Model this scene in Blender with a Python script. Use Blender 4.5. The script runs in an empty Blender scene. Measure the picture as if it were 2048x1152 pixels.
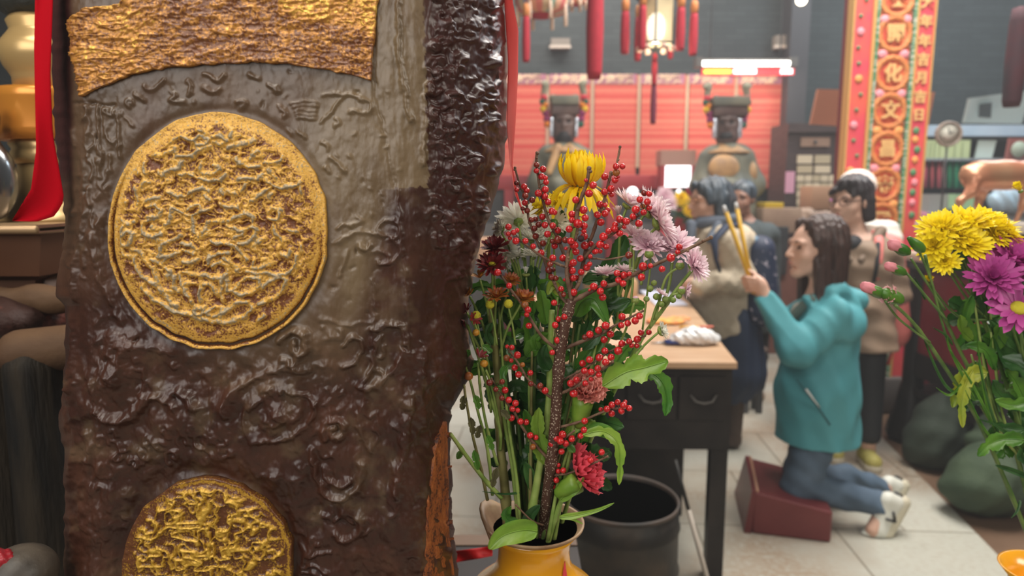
import bpy, bmesh, math, random
import numpy as np
from mathutils import Vector, Matrix, Euler

# ---------------------------------------------------------------- camera, world, light, exposure
sc = bpy.context.scene
COL = sc.collection
F_PX, TH, CAMZ = 1365.0, math.radians(7.9), 1.5
CT, ST = math.cos(TH), math.sin(TH)
cam_data = bpy.data.cameras.new('camera')
cam = bpy.data.objects.new('camera', cam_data)
COL.objects.link(cam)
cam.location = (0, 0, CAMZ)
cam.rotation_euler = (math.pi / 2 - TH, 0, 0)
cam_data.sensor_width = 36
cam_data.lens = 36 * F_PX / 2048
cam_data.clip_start = 0.05
cam_data.dof.use_dof = True
cam_data.dof.focus_distance = 0.58
cam_data.dof.aperture_fstop = 6.0
sc.camera = cam

sc.view_settings.view_transform = 'Standard'
sc.view_settings.look = 'None'
sc.view_settings.gamma = 1
sc.view_settings.use_curve_mapping = False
sc.view_settings.exposure = 0.1

world = bpy.data.worlds.new('world')
sc.world = world
world.use_nodes = True
world.node_tree.nodes['Background'].inputs[0].default_value = (0.80, 0.88, 1.0, 1)
world.node_tree.nodes['Background'].inputs[1].default_value = 0.5
_n = world.node_tree.nodes
_v = _n.new('ShaderNodeVolumeScatter')   # incense haze that fills the hall
_v.inputs['Density'].default_value = 0.010
_v.inputs['Anisotropy'].default_value = 0.25
_v.inputs['Color'].default_value = (0.95, 0.97, 1, 1)
world.node_tree.links.new(_v.outputs[0], _n['World Output'].inputs['Volume'])


def area(name, loc, aim, size, power, color, size_y=None, spread=None):
    l = bpy.data.lights.new(name, 'AREA')
    l.energy = power
    l.color = color
    l.shape = 'RECTANGLE'
    l.size = size
    l.size_y = size_y or size
    if spread:
        l.spread = math.radians(spread)
    o = bpy.data.objects.new(name, l)
    COL.objects.link(o)
    o.location = loc
    o.rotation_euler = (Vector(aim) - Vector(loc)).to_track_quat('-Z', 'Y').to_euler()
    return o


area('doorway_daylight', (-1.35, -1.6, 2.4), (-0.15, 0.6, 1.45), 2.3, 44, (1.0, 0.97, 0.93), 1.4)
area('overhead_daylight', (-0.75, -0.1, 3.1), (-0.3, 0.5, 1.3), 1.1, 26, (1.0, 0.95, 0.86), 0.7)
area('side_daylight', (2.6, -0.9, 3.0), (0.4, 1.0, 1.3), 1.4, 50, (1.0, 0.93, 0.82), 1.0)
area('courtyard_skylight', (2.1, 3.2, 4.9), (1.9, 3.4, 0), 2.6, 300, (1.0, 0.96, 0.90), 2.2)
area('rear_skylight', (0.6, 7.3, 5.2), (0.6, 7.9, 0.8), 3.4, 190, (1.0, 0.92, 0.86), 1.6)
area('right_hall_skylight', (5.2, 6.3, 5.0), (4.6, 7.0, 0.8), 2.0, 150, (0.82, 0.93, 1.0), 2.0)

cy = sc.cycles
cy.use_denoising = True
cy.max_bounces = 6
cy.diffuse_bounces = 3
cy.glossy_bounces = 3
cy.transmission_bounces = 4
cy.transparent_max_bounces = 6
cy.caustics_reflective = False
cy.caustics_refractive = False
cy.sample_clamp_indirect = 4
cy.volume_bounces = 0
cy.volume_step_rate = 4


# ---------------------------------------------------------------- pixel helpers
def ray(px, py):
    a = (px - 1024) / F_PX
    b = (576 - py) / F_PX
    return a, CT + b * ST, -ST + b * CT


def at(px, py, Y):
    x, y, z = ray(px, py)
    s = Y / y
    return Vector((x * s, Y, CAMZ + z * s))


def atz(px, py, z0):
    x, y, z = ray(px, py)
    s = (z0 - CAMZ) / z
    return Vector((x * s, y * s, z0))


def ppm(Y, py=576):
    """metres per photo pixel at depth Y"""
    x, y, z = ray(1024, py)
    return Y / y / F_PX


# ---------------------------------------------------------------- materials
MATS = {}


def nt(m):
    return m.node_tree.nodes, m.node_tree.links


def mat(name, col, rough=0.5, metal=0.0, col2=None, scale=8.0, stretch=(1, 1, 1), bump=0.0, bscale=None,
        spec=0.5, emit=None, estr=0.0, attr=None, coat=0.0, trans=0.0, sheen=0.0, contrast=(0.35, 0.65), detail=4.0,
        sss=0.0, translucent=0.0, dist=0.002, alpha=1.0):
    if name in MATS:
        return MATS[name]
    m = bpy.data.materials.new(name)
    m.use_nodes = True
    N, L = nt(m)
    b = N['Principled BSDF']
    b.inputs['Base Color'].default_value = (*col, 1)
    b.inputs['Roughness'].default_value = rough
    b.inputs['Metallic'].default_value = metal
    b.inputs['Specular IOR Level'].default_value = spec
    b.inputs['Coat Weight'].default_value = coat
    b.inputs['Coat Roughness'].default_value = 0.15
    b.inputs['Transmission Weight'].default_value = trans
    b.inputs['Sheen Weight'].default_value = sheen
    b.inputs['Alpha'].default_value = alpha
    if sss:
        b.inputs['Subsurface Weight'].default_value = sss
        b.inputs['Subsurface Radius'].default_value = (0.01, 0.004, 0.002)
    tc = N.new('ShaderNodeTexCoord')
    mp = N.new('ShaderNodeMapping')
    mp.inputs['Scale'].default_value = stretch
    L.new(tc.outputs['Object'], mp.inputs['Vector'])
    if col2 is not None:
        mx = N.new('ShaderNodeMix')
        mx.data_type = 'RGBA'
        mx.inputs[6].default_value = (*col, 1)
        mx.inputs[7].default_value = (*col2, 1)
        if attr:
            at_ = N.new('ShaderNodeAttribute')
            at_.attribute_name = attr
            L.new(at_.outputs['Fac'], mx.inputs[0])
        else:
            no = N.new('ShaderNodeTexNoise')
            no.inputs['Scale'].default_value = scale
            no.inputs['Detail'].default_value = detail
            L.new(mp.outputs[0], no.inputs['Vector'])
            rp = N.new('ShaderNodeMapRange')
            rp.inputs[1].default_value = contrast[0]
            rp.inputs[2].default_value = contrast[1]
            L.new(no.outputs['Fac'], rp.inputs[0])
            L.new(rp.outputs[0], mx.inputs[0])
        L.new(mx.outputs[2], b.inputs['Base Color'])
    if bump:
        no2 = N.new('ShaderNodeTexNoise')
        no2.inputs['Scale'].default_value = bscale or scale * 3
        no2.inputs['Detail'].default_value = 5
        L.new(mp.outputs[0], no2.inputs['Vector'])
        bp = N.new('ShaderNodeBump')
        bp.inputs['Strength'].default_value = bump
        bp.inputs['Distance'].default_value = dist
        L.new(no2.outputs['Fac'], bp.inputs['Height'])
        L.new(bp.outputs[0], b.inputs['Normal'])
    if emit:
        b.inputs['Emission Color'].default_value = (*emit, 1)
        b.inputs['Emission Strength'].default_value = estr
    if translucent:
        tr = N.new('ShaderNodeBsdfTranslucent')
        tr.inputs[0].default_value = (*col, 1)
        if col2 is not None:
            L.new(mx.outputs[2], tr.inputs[0])
        ms = N.new('ShaderNodeMixShader')
        ms.inputs[0].default_value = translucent
        L.new(b.outputs[0], ms.inputs[1])
        L.new(tr.outputs[0], ms.inputs[2])
        L.new(ms.outputs[0], N['Material Output'].inputs[0])
    MATS[name] = m
    return m


# ---------------------------------------------------------------- mesh building
def tag(o, label=None, cat=None, group=None, kind=None):
    if label: o['label'] = label
    if cat: o['category'] = cat
    if group: o['group'] = group
    if kind: o['kind'] = kind
    return o


def thing(name, loc, label, cat, group=None):
    o = bpy.data.objects.new(name, None)
    o.empty_display_size = 0.05
    COL.objects.link(o)
    o.location = loc
    return tag(o, label, cat, group)


def root_of(o):
    m = Vector(o.get('_loc', (0, 0, 0)))
    return m


def world_loc(o):
    p = Vector((0, 0, 0))
    while o is not None:
        p = p + o.location + (o.matrix_parent_inverse.translation if o.parent else Vector((0, 0, 0)))
        o = o.parent
    return p


def adopt(o, parent):
    if parent is not None:
        o.parent = parent
        o.matrix_parent_inverse = Matrix.Translation(-world_loc(parent))
    return o


def np_obj(name, V, F, m, parent=None, smooth=True, attr=None, mats=None, midx=None):
    """V (n,3), F list/array of faces (quads array or list of tuples)"""
    me = bpy.data.meshes.new(name)
    V = np.asarray(V, dtype=np.float64)
    if isinstance(F, np.ndarray):
        n, k = F.shape
        me.vertices.add(len(V))
        me.vertices.foreach_set('co', V.ravel())
        me.loops.add(n * k)
        me.loops.foreach_set('vertex_index', F.astype(np.int32).ravel())
        me.polygons.add(n)
        me.polygons.foreach_set('loop_start', np.arange(0, n * k, k, dtype=np.int32))
        me.polygons.foreach_set('loop_total', np.full(n, k, dtype=np.int32))
        me.update(calc_edges=True)
        me.validate()
    else:
        me.from_pydata([tuple(v) for v in V], [], F)
    if attr is not None:
        for an, av in attr.items():
            a = me.attributes.new(an, 'FLOAT', 'POINT')
            a.data.foreach_set('value', np.asarray(av, dtype=np.float32))
    if smooth:
        me.polygons.foreach_set('use_smooth', [True] * len(me.polygons))
    for mm in ([m] if mats is None else mats):
        me.materials.append(mm)
    if midx is not None:
        me.polygons.foreach_set('material_index', np.asarray(midx, dtype=np.int32))
    me.update()
    o = bpy.data.objects.new(name, me)
    COL.objects.link(o)
    return adopt(o, parent)


def frame_of(d):
    d = Vector(d).normalized()
    up = Vector((0, 0, 1)) if abs(d.z) < 0.95 else Vector((0, 1, 0))
    a = d.cross(up).normalized()
    b = a.cross(d).normalized()
    return d, a, b


class MB:
    def __init__(s):
        s.v = []; s.f = []; s.a = []; s.mi = []; s.cur = 0

    def add(s, vs, fs, att=0.0):
        o = len(s.v)
        s.v += [tuple(v) for v in vs]
        if isinstance(att, (list, tuple, np.ndarray)):
            s.a += list(att)
        else:
            s.a += [att] * len(vs)
        s.f += [tuple(i + o for i in f) for f in fs]
        s.mi += [s.cur] * len(fs)
        return s

    def box(s, lo, hi, rz=0.0, bev=0.0):
        lo = Vector(lo); hi = Vector(hi)
        c = (lo + hi) / 2
        h = (hi - lo) / 2
        if bev > 0:
            bm = bmesh.new()
            bmesh.ops.create_cube(bm, size=1)
            for v in bm.verts:
                v.co = Vector((v.co.x * 2 * h.x, v.co.y * 2 * h.y, v.co.z * 2 * h.z))
            bmesh.ops.bevel(bm, geom=list(bm.edges), offset=bev, segments=2, profile=0.5, affect='EDGES')
            vs = [v.co.copy() for v in bm.verts]
            bm.verts.index_update()
            fs = [[v.index for v in f.verts] for f in bm.faces]
            bm.free()
        else:
            vs = [Vector((x * h.x, y * h.y, z * h.z)) for x in (-1, 1) for y in (-1, 1) for z in (-1, 1)]
            fs = [(0, 1, 3, 2), (4, 6, 7, 5), (0, 4, 5, 1), (2, 3, 7, 6), (0, 2, 6, 4), (1, 5, 7, 3)]
        R = Matrix.Rotation(rz, 3, 'Z')
        return s.add([c + R @ v for v in vs], fs)

    def prism(s, poly, d):
        """polygon (3D points) extruded by vector d"""
        n = len(poly)
        poly = [Vector(p) for p in poly]
        d = Vector(d)
        vs = poly + [p + d for p in poly]
        fs = [tuple(range(n)), tuple(reversed(range(n, 2 * n)))]
        for i in range(n):
            j = (i + 1) % n
            fs.append((i, i + n, j + n, j))
        return s.add(vs, fs)

    def tube(s, pts, rad, seg=8, att=0.0, cap=True, flat=1.0):
        pts = [Vector(p) for p in pts]
        n = len(pts)
        if not isinstance(rad, (list, tuple)):
            rad = [rad] * n
        if len(rad) != n:
            rad = [rad[0] + (rad[-1] - rad[0]) * i / (n - 1) for i in range(n)]
        vs = []
        prev = None
        for i in range(n):
            d = (pts[min(i + 1, n - 1)] - pts[max(i - 1, 0)])
            if d.length < 1e-9: d = Vector((0, 0, 1))
            d.normalize()
            if prev is None:
                _, a, b = frame_of(d)
            else:
                a = prev - d * prev.dot(d)
                if a.length < 1e-6: _, a, b = frame_of(d)
                a.normalize()
                b = a.cross(d)
            prev = a
            for k in range(seg):
                t = 2 * math.pi * k / seg
                vs.append(pts[i] + a * (math.cos(t) * rad[i]) + b * (math.sin(t) * rad[i] * flat))
        fs = []
        for i in range(n - 1):
            for k in range(seg):
                k2 = (k + 1) % seg
                fs.append((i * seg + k, (i + 1) * seg + k, (i + 1) * seg + k2, i * seg + k2))
        if cap:
            fs.append(tuple(range(seg)))
            fs.append(tuple(reversed(range((n - 1) * seg, n * seg))))
        return s.add(vs, fs, att)

    def lathe(s, prof, c=(0, 0, 0), seg=32, axis=None, att=0.0, lobes=0, lobe=0.0):
        """profile [(r,z)] spun round axis"""
        c = Vector(c)
        if axis is None:
            A, B, D = Vector((1, 0, 0)), Vector((0, 1, 0)), Vector((0, 0, 1))
        else:
            D, A, B = frame_of(axis)
        vs = []
        for r, z in prof:
            for k in range(seg):
                t = 2 * math.pi * k / seg
                rr = r * (1 + lobe * math.cos(lobes * t)) if lobes else r
                vs.append(c + A * (rr * math.cos(t)) + B * (rr * math.sin(t)) + D * z)
        fs = []
        for i in range(len(prof) - 1):
            for k in range(seg):
                k2 = (k + 1) % seg
                fs.append((i * seg + k, i * seg + k2, (i + 1) * seg + k2, (i + 1) * seg + k))
        if prof[0][0] > 1e-5: fs.append(tuple(reversed(range(seg))))
        if prof[-1][0] > 1e-5: fs.append(tuple(range((len(prof) - 1) * seg, len(prof) * seg)))
        return s.add(vs, fs, att)

    def ball(s, c, r, seg=14, rings=9, R=None, att=0.0):
        c = Vector(c)
        if not isinstance(r, (tuple, list)): r = (r, r, r)
        vs = []
        fs = []
        for i in range(rings + 1):
            ph = math.pi * i / rings
            for k in range(seg):
                t = 2 * math.pi * k / seg
                p = Vector((r[0] * math.sin(ph) * math.cos(t), r[1] * math.sin(ph) * math.sin(t), r[2] * math.cos(ph)))
                if R is not None: p = R @ p
                vs.append(c + p)
        for i in range(rings):
            for k in range(seg):
                k2 = (k + 1) % seg
                fs.append((i * seg + k, (i + 1) * seg + k, (i + 1) * seg + k2, i * seg + k2))
        return s.add(vs, fs, att)

    def build(s, name, m, parent=None, smooth=True, auto=None, attr=None, mats=None):
        o = np_obj(name, s.v, s.f, m, parent, smooth, {attr: s.a} if attr else None, mats, s.mi if mats else None)
        me = o.data
        bm = bmesh.new()
        bm.from_mesh(me)
        bmesh.ops.remove_doubles(bm, verts=bm.verts, dist=1e-6)
        bmesh.ops.recalc_face_normals(bm, faces=bm.faces)
        bm.to_mesh(me)
        bm.free()
        if auto:
            me.set_sharp_from_angle(angle=math.radians(auto))
        return o


def text_obj(name, s, loc, size, m, parent=None, rot=(math.pi / 2, 0, 0), depth=0.004, bold=0.0):
    cu = bpy.data.curves.new(name, 'FONT')
    cu.body = s
    cu.size = size
    cu.extrude = depth
    cu.offset = bold
    cu.align_x = 'CENTER'
    cu.align_y = 'CENTER'
    tmp = bpy.data.objects.new(name + '_tmp', cu)
    COL.objects.link(tmp)
    dg = bpy.context.evaluated_depsgraph_get()
    me = bpy.data.meshes.new_from_object(tmp.evaluated_get(dg))
    bpy.data.objects.remove(tmp)
    me.materials.clear()
    me.materials.append(m)
    o = bpy.data.objects.new(name, me)
    COL.objects.link(o)
    o.location = loc
    o.rotation_euler = rot
    if parent is not None: adopt(o, parent)
    return o


# ---------------------------------------------------------------- implicit surfaces -> one continuous mesh
def cap(a, b, ra, rb=None, k=None):
    return ('C', Vector(a), Vector(b), ra, ra if rb is None else rb, k)


def ell(c, r, R=None, k=None, sub=False):
    return ('S' if sub else 'E', Vector(c), r, R, None, k)


def sdf_mesh(name, prims, vox, m, parent=None, k=0.02, wrinkle=None, attrf=None, zmin=None):
    lo = np.full(3, 1e9); hi = -lo
    ext = []
    for p in prims:
        if p[0] == 'C':
            r = max(p[3], p[4])
            a = np.minimum(p[1], p[2]) - r; b = np.maximum(p[1], p[2]) + r
        else:
            r = max(p[2])
            a = np.array(p[1]) - r; b = np.array(p[1]) + r
        ext.append((a, b))
        if p[0] != 'S':
            lo = np.minimum(lo, a); hi = np.maximum(hi, b)
    lo = lo - 3 * vox - 0.01; hi = hi + 3 * vox + 0.01
    n = np.ceil((hi - lo) / vox).astype(int) + 1
    F = np.full(tuple(n), 1e3, dtype=np.float32)
    ax = [lo[i] + vox * np.arange(n[i]) for i in range(3)]
    for p, (a, b) in zip(prims, ext):
        kk = p[5] if p[5] is not None else k
        mg = kk + 3 * vox
        i0 = np.clip(((a - mg - lo) / vox).astype(int), 0, n - 1)
        i1 = np.clip(((b + mg - lo) / vox).astype(int) + 2, 1, n)
        X = ax[0][i0[0]:i1[0]][:, None, None]
        Y = ax[1][i0[1]:i1[1]][None, :, None]
        Z = ax[2][i0[2]:i1[2]][None, None, :]
        if p[0] == 'C':
            A = p[1]; B = p[2]; ab = B - A; L2 = max(ab.length_squared, 1e-12)
            px, py, pz = X - A.x, Y - A.y, Z - A.z
            t = np.clip((px * ab.x + py * ab.y + pz * ab.z) / L2, 0, 1)
            d = np.sqrt((px - t * ab.x) ** 2 + (py - t * ab.y) ** 2 + (pz - t * ab.z) ** 2) - (p[3] + (p[4] - p[3]) * t)
        else:
            c = p[1]; r = p[2]
            px, py, pz = X - c.x, Y - c.y, Z - c.z
            if p[3] is not None:
                M = p[3].transposed()
                px, py, pz = (M[0][0] * px + M[0][1] * py + M[0][2] * pz,
                              M[1][0] * px + M[1][1] * py + M[1][2] * pz,
                              M[2][0] * px + M[2][1] * py + M[2][2] * pz)
            k0 = np.sqrt((px / r[0]) ** 2 + (py / r[1]) ** 2 + (pz / r[2]) ** 2)
            k1 = np.sqrt((px / r[0] ** 2) ** 2 + (py / r[1] ** 2) ** 2 + (pz / r[2] ** 2) ** 2) + 1e-9
            d = k0 * (k0 - 1) / k1
        sl = (slice(i0[0], i1[0]), slice(i0[1], i1[1]), slice(i0[2], i1[2]))
        G = F[sl]
        if p[0] == 'S':
            h = np.clip(0.5 - 0.5 * (G + d) / kk, 0, 1)
            F[sl] = G * (1 - h) - d * h + kk * h * (1 - h)
        else:
            h = np.clip(0.5 + 0.5 * (d - G) / kk, 0, 1)
            F[sl] = d * (1 - h) + G * h - kk * h * (1 - h)
    if wrinkle is not None:
        F = F + wrinkle(ax[0][:, None, None], ax[1][None, :, None], ax[2][None, None, :])
    if zmin is not None:
        F = np.maximum(F, zmin - ax[2][None, None, :])
    V, Q = surface_nets(F, lo, vox)
    att = None
    if attrf is not None:
        att = attrf(V)
    return np_obj(name, V, Q, m, parent, True, att)


def surface_nets(F, lo, vox):
    neg = F < 0
    nx, ny, nz = F.shape
    cs = np.zeros((nx - 1, ny - 1, nz - 1), dtype=np.int16)
    for dx in (0, 1):
        for dy in (0, 1):
            for dz in (0, 1):
                cs += neg[dx:nx - 1 + dx, dy:ny - 1 + dy, dz:nz - 1 + dz]
    act = (cs > 0) & (cs < 8)
    I = np.argwhere(act)
    idx = -np.ones(act.shape, dtype=np.int64)
    idx[act] = np.arange(len(I))
    P = np.zeros((len(I), 3)); C = np.zeros(len(I))
    cor = [(x, y, z) for x in (0, 1) for y in (0, 1) for z in (0, 1)]
    for a in range(8):
        for b in range(a + 1, 8):
            A = np.array(cor[a]); B = np.array(cor[b])
            if np.abs(A - B).sum() != 1: continue
            fa = F[I[:, 0] + A[0], I[:, 1] + A[1], I[:, 2] + A[2]]
            fb = F[I[:, 0] + B[0], I[:, 1] + B[1], I[:, 2] + B[2]]
            s = (fa < 0) != (fb < 0)
            t = np.where(s, fa / np.where(s, fa - fb, 1), 0)
            P += np.where(s[:, None], A + t[:, None] * (B - A), 0)
            C += s
    V = lo + vox * (I + P / np.maximum(C, 1)[:, None])
    Q = []
    for axn in range(3):
        u, w = [(1, 2), (2, 0), (0, 1)][axn]
        n0 = np.take(neg, range(0, F.shape[axn] - 1), axis=axn)
        n1 = np.take(neg, range(1, F.shape[axn]), axis=axn)
        E = np.argwhere(n0 != n1)
        E = E[(E[:, u] > 0) & (E[:, w] > 0) & (E[:, u] < F.shape[u] - 1) & (E[:, w] < F.shape[w] - 1)]
        if len(E) == 0: continue
        s = n0[E[:, 0], E[:, 1], E[:, 2]]
        def g(du, dw):
            J = E.copy(); J[:, u] -= du; J[:, w] -= dw
            return idx[J[:, 0], J[:, 1], J[:, 2]]
        q = np.stack([g(1, 1), g(0, 1), g(0, 0), g(1, 0)], 1)
        q[~s] = q[~s][:, ::-1]
        Q.append(q)
    Q = np.concatenate(Q)
    Q = Q[(Q >= 0).all(1)]
    return V, Q


def rotz(a):
    return Matrix.Rotation(a, 3, 'Z')

# ================================================================ CARVED PILLAR
rng = np.random.default_rng(5)
LAT = rng.random((8, 256, 256))


def vn(x, y, s=0):
    x = np.asarray(x, float); y = np.asarray(y, float)
    xi = np.floor(x).astype(int); yi = np.floor(y).astype(int)
    fx = x - xi; fy = y - yi
    fx = fx * fx * (3 - 2 * fx); fy = fy * fy * (3 - 2 * fy)
    L_ = LAT[s % 8]
    a = L_[yi % 256, xi % 256]; b = L_[yi % 256, (xi + 1) % 256]
    c = L_[(yi + 1) % 256, xi % 256]; d = L_[(yi + 1) % 256, (xi + 1) % 256]
    return (a * (1 - fx) + b * fx) * (1 - fy) + (c * (1 - fx) + d * fx) * fy


def fbm(x, y, s=0, o=4):
    t = 0; a = 0.5; n = 0
    for i in range(o):
        t = t + a * vn(x * 2 ** i + 17 * i, y * 2 ** i + 31 * i, s + i); n += a; a *= 0.5
    return t / n


def ridged(x, y, s=0, w=0.10):
    """thin raised worm lines where the noise crosses 0.5"""
    n = fbm(x, y, s, 2)
    return np.exp(-((n - 0.5) / w) ** 2)


LE = [(-500, 100), (0, 104), (120, 104), (250, 107), (350, 118), (410, 127), (450, 129), (500, 126), (520, 118), (545, 117), (570, 111),
      (595, 112), (612, 128), (640, 131), (700, 129), (760, 128), (800, 124), (830, 118), (860, 121), (900, 127), (1000, 129), (1100, 128), (1152, 130), (1820, 140)]
RE = [(-500, 1000), (0, 1010), (120, 1014), (250, 1015), (320, 1009), (380, 995), (430, 979), (500, 958), (560, 946), (600, 938),
      (640, 935), (680, 938), (705, 945), (730, 946), (760, 937), (790, 920), (815, 905), (850, 900), (900, 901), (960, 905), (1020, 903),
      (1060, 908), (1152, 916), (1820, 960)]


def edge(tab, v):
    return np.interp(v, [a for a, b in tab], [b for a, b in tab])


def yprof(u, v):
    L_ = edge(LE, v); R_ = edge(RE, v)
    uc = 800.0
    t = np.clip((u - uc) / (R_ - uc), 0, 1)
    y = 0.50 + 0.13 * (1 - np.sqrt(1 - 0.985 * t ** 2.2))
    ul = 185.0
    t2 = np.clip((ul - u) / (ul - L_), 0, 1)
    y = y + 0.045 * (1 - np.sqrt(1 - 0.985 * t2 ** 2))
    # large swells of the trunk
    y = y - 0.006 * np.sin((v - 300) / 330.0) * np.clip((u - 200) / 300, 0, 1) * np.clip((860 - u) / 200, 0, 1)
    y = y + 0.010 * np.clip((v - 480) / 500, 0, 1.4)
    return y


def base_pt(u, v):
    a = (u - 1024) / F_PX; b = (576 - v) / F_PX
    Y = yprof(u, v)
    s = Y / (CT + b * ST)
    return np.stack([a * s, Y, CAMZ + (-ST + b * CT) * s], -1)


def base_nrm(u, v, e=2.0):
    du = base_pt(u + e, v) - base_pt(u - e, v)
    dv = base_pt(u, v + e) - base_pt(u, v - e)
    n = np.cross(dv, du)
    n /= np.linalg.norm(n, axis=-1, keepdims=True) + 1e-12
    return np.where((n[..., 1:2] > 0), -n, n)


# height raster, 2 px cells, millimetres
HX, HY = np.meshgrid(np.arange(60, 1060, 2.0), np.arange(-60, 1220, 2.0))
HM = np.zeros_like(HX)


def stroke(pts, w=6, h=1.5, sharp=2.0):
    h = h * (1.0 if w < 5 else 1.7)
    pts = np.array(pts, float)
    # smooth the polyline
    if len(pts) > 2:
        t = np.arange(len(pts)); tt = np.linspace(0, len(pts) - 1, (len(pts) - 1) * 5 + 1)
        i = np.clip(tt.astype(int), 0, len(pts) - 2); f = (tt - i)[:, None]
        P0 = pts[np.clip(i - 1, 0, len(pts) - 1)]; P1 = pts[i]; P2 = pts[i + 1]; P3 = pts[np.clip(i + 2, 0, len(pts) - 1)]
        pts = 0.5 * ((2 * P1) + (-P0 + P2) * f + (2 * P0 - 5 * P1 + 4 * P2 - P3) * f ** 2 + (-P0 + 3 * P1 - 3 * P2 + P3) * f ** 3)
    m = 3 * w
    x0, y0 = pts.min(0) - m; x1, y1 = pts.max(0) + m
    i0 = max(int((x0 - 60) / 2), 0); i1 = min(int((x1 - 60) / 2) + 1, HX.shape[1])
    j0 = max(int((y0 + 60) / 2), 0); j1 = min(int((y1 + 60) / 2) + 1, HX.shape[0])
    if i1 <= i0 or j1 <= j0: return
    X = HX[j0:j1, i0:i1]; Y = HY[j0:j1, i0:i1]
    D = np.full(X.shape, 1e9)
    for a, b in zip(pts[:-1], pts[1:]):
        ab = b - a; L2 = (ab ** 2).sum() + 1e-9
        t = np.clip(((X - a[0]) * ab[0] + (Y - a[1]) * ab[1]) / L2, 0, 1)
        D = np.minimum(D, np.hypot(X - a[0] - t * ab[0], Y - a[1] - t * ab[1]))
    H = h * np.exp(-(D / w) ** sharp)
    S = HM[j0:j1, i0:i1]
    HM[j0:j1, i0:i1] = np.where(abs(H) > 0.02, S * (1 - np.minimum(np.abs(H / h), 1) * 0.6) + H, S)


def arc(cx, cy, rx, ry, a0, a1, n=10, rot=0):
    r = []
    for i in range(n + 1):
        a = math.radians(a0 + (a1 - a0) * i / n)
        x, y = rx * math.cos(a), ry * math.sin(a)
        c, s = math.cos(math.radians(rot)), math.sin(math.radians(rot))
        r.append((cx + x * c - y * s, cy + x * s + y * c))
    return r


def spiral(cx, cy, r, turns=1.5, a0=0, sg=1, n=16):
    return [(cx + r * (1 - 0.8 * i / n) * math.cos(a0 + sg * turns * 2 * math.pi * i / n),
             cy + r * (1 - 0.8 * i / n) * math.sin(a0 + sg * turns * 2 * math.pi * i / n)) for i in range(n + 1)]


def blob(cx, cy, rx, ry, h, rot=0, p=2.0):
    c, s = math.cos(math.radians(rot)), math.sin(math.radians(rot))
    x = (HX - cx) * c + (HY - cy) * s; y = -(HX - cx) * s + (HY - cy) * c
    global HM
    HM = HM + h * np.exp(-((x / rx) ** 2 + (y / ry) ** 2) ** (p / 2))


# broad forms first
blob(238, 742, 36, 42, 8.0)
blob(262, 688, 66, 24, 5, 8)
blob(560, 832, 46, 26, 7.5, -18)
blob(540, 780, 60, 26, 5.0, -22)
blob(370, 830, 80, 34, 2.0)
blob(420, 760, 150, 50, -2.6)
blob(330, 950, 110, 40, -2.6)
blob(700, 960, 80, 90, -1.2)
blob(420, 860, 110, 22, 1.6)
blob(205, 560, 26, 90, 1.4, 20)
blob(800, 780, 18, 60, 1.8)
blob(150, 800, 14, 60, 2.5)
# fish eye, rings and scrolls
stroke(arc(558, 832, 74, 44, 0, 360, 24, -18), 6, 2.0)
stroke(arc(545, 790, 96, 46, 180, 330, 14, -20), 9, 2.6)
stroke(arc(240, 775, 52, 62, 20, 190, 14), 11, 3.4)
stroke(arc(240, 745, 40, 44, 150, 350, 14), 6, 1.8)
stroke(arc(262, 760, 30, 40, -40, 80, 8), 5, 1.5)
stroke([(185, 690), (230, 672), (300, 690), (345, 705)], 7, 1.6)
stroke([(330, 800), (350, 782), (375, 795), (395, 818)], 8, 2.6)
stroke([(285, 812), (310, 795), (335, 800), (350, 812)], 7, 2.2)
stroke(spiral(595, 690, 34, 1.0, 3.6), 7, 2.4)
stroke([(560, 680), (585, 662), (610, 672), (608, 700), (590, 725), (570, 722)], 7, 2.4)
stroke([(640, 640), (700, 648), (745, 642)], 4, 1.2)
stroke([(745, 660), (800, 650), (812, 690), (790, 735), (745, 775), (718, 772)], 6, 2.0)
stroke([(760, 668), (752, 700), (742, 745), (722, 770)], 5, 1.5)
stroke([(690, 690), (705, 672), (725, 690), (715, 720), (690, 735)], 5, 1.6)
stroke(spiral(672, 862, 26, 1.3, 2.5), 7, 2.4)
stroke([(622, 905), (632, 945), (648, 985), (680, 1000), (705, 985), (720, 962), (722, 930)], 8, 2.4)
stroke([(650, 938), (655, 965), (680, 972), (700, 960)], 6, 1.8)
stroke(arc(695, 1052, 26, 30, -110, 150, 12), 8, 2.2)
stroke([(672, 1040), (690, 1032), (705, 1045)], 5, 1.6)
stroke([(742, 900), (722, 860), (720, 820), (735, 780)], 10, 1.6)
for i, (cx, cy, r) in enumerate([(205, 885, 15), (232, 868, 12), (252, 892, 15), (285, 905, 17), (318, 892, 13), (345, 915, 18), (300, 880, 12), (175, 870, 12),
                                 (330, 862, 14), (370, 880, 16), (405, 890, 18), (440, 880, 16), (385, 858, 12), (268, 930, 12), (240, 915, 11), (420, 865, 14), (455, 905, 12)]):
    stroke(spiral(cx, cy, r, 0.9, i * 1.7, 1 if i % 2 else -1, 9), 4.5, 2.1)
# sprig at the foot
for p in ([(600, 1150), (612, 1110), (622, 1082)], [(605, 1128), (635, 1108), (662, 1103)], [(612, 1118), (625, 1098), (640, 1090)],
          [(600, 1140), (635, 1135), (656, 1146)], [(598, 1150), (625, 1148), (650, 1156)], [(606, 1112), (598, 1096)]):
    stroke(p, 3.2, 2.2)
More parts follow.
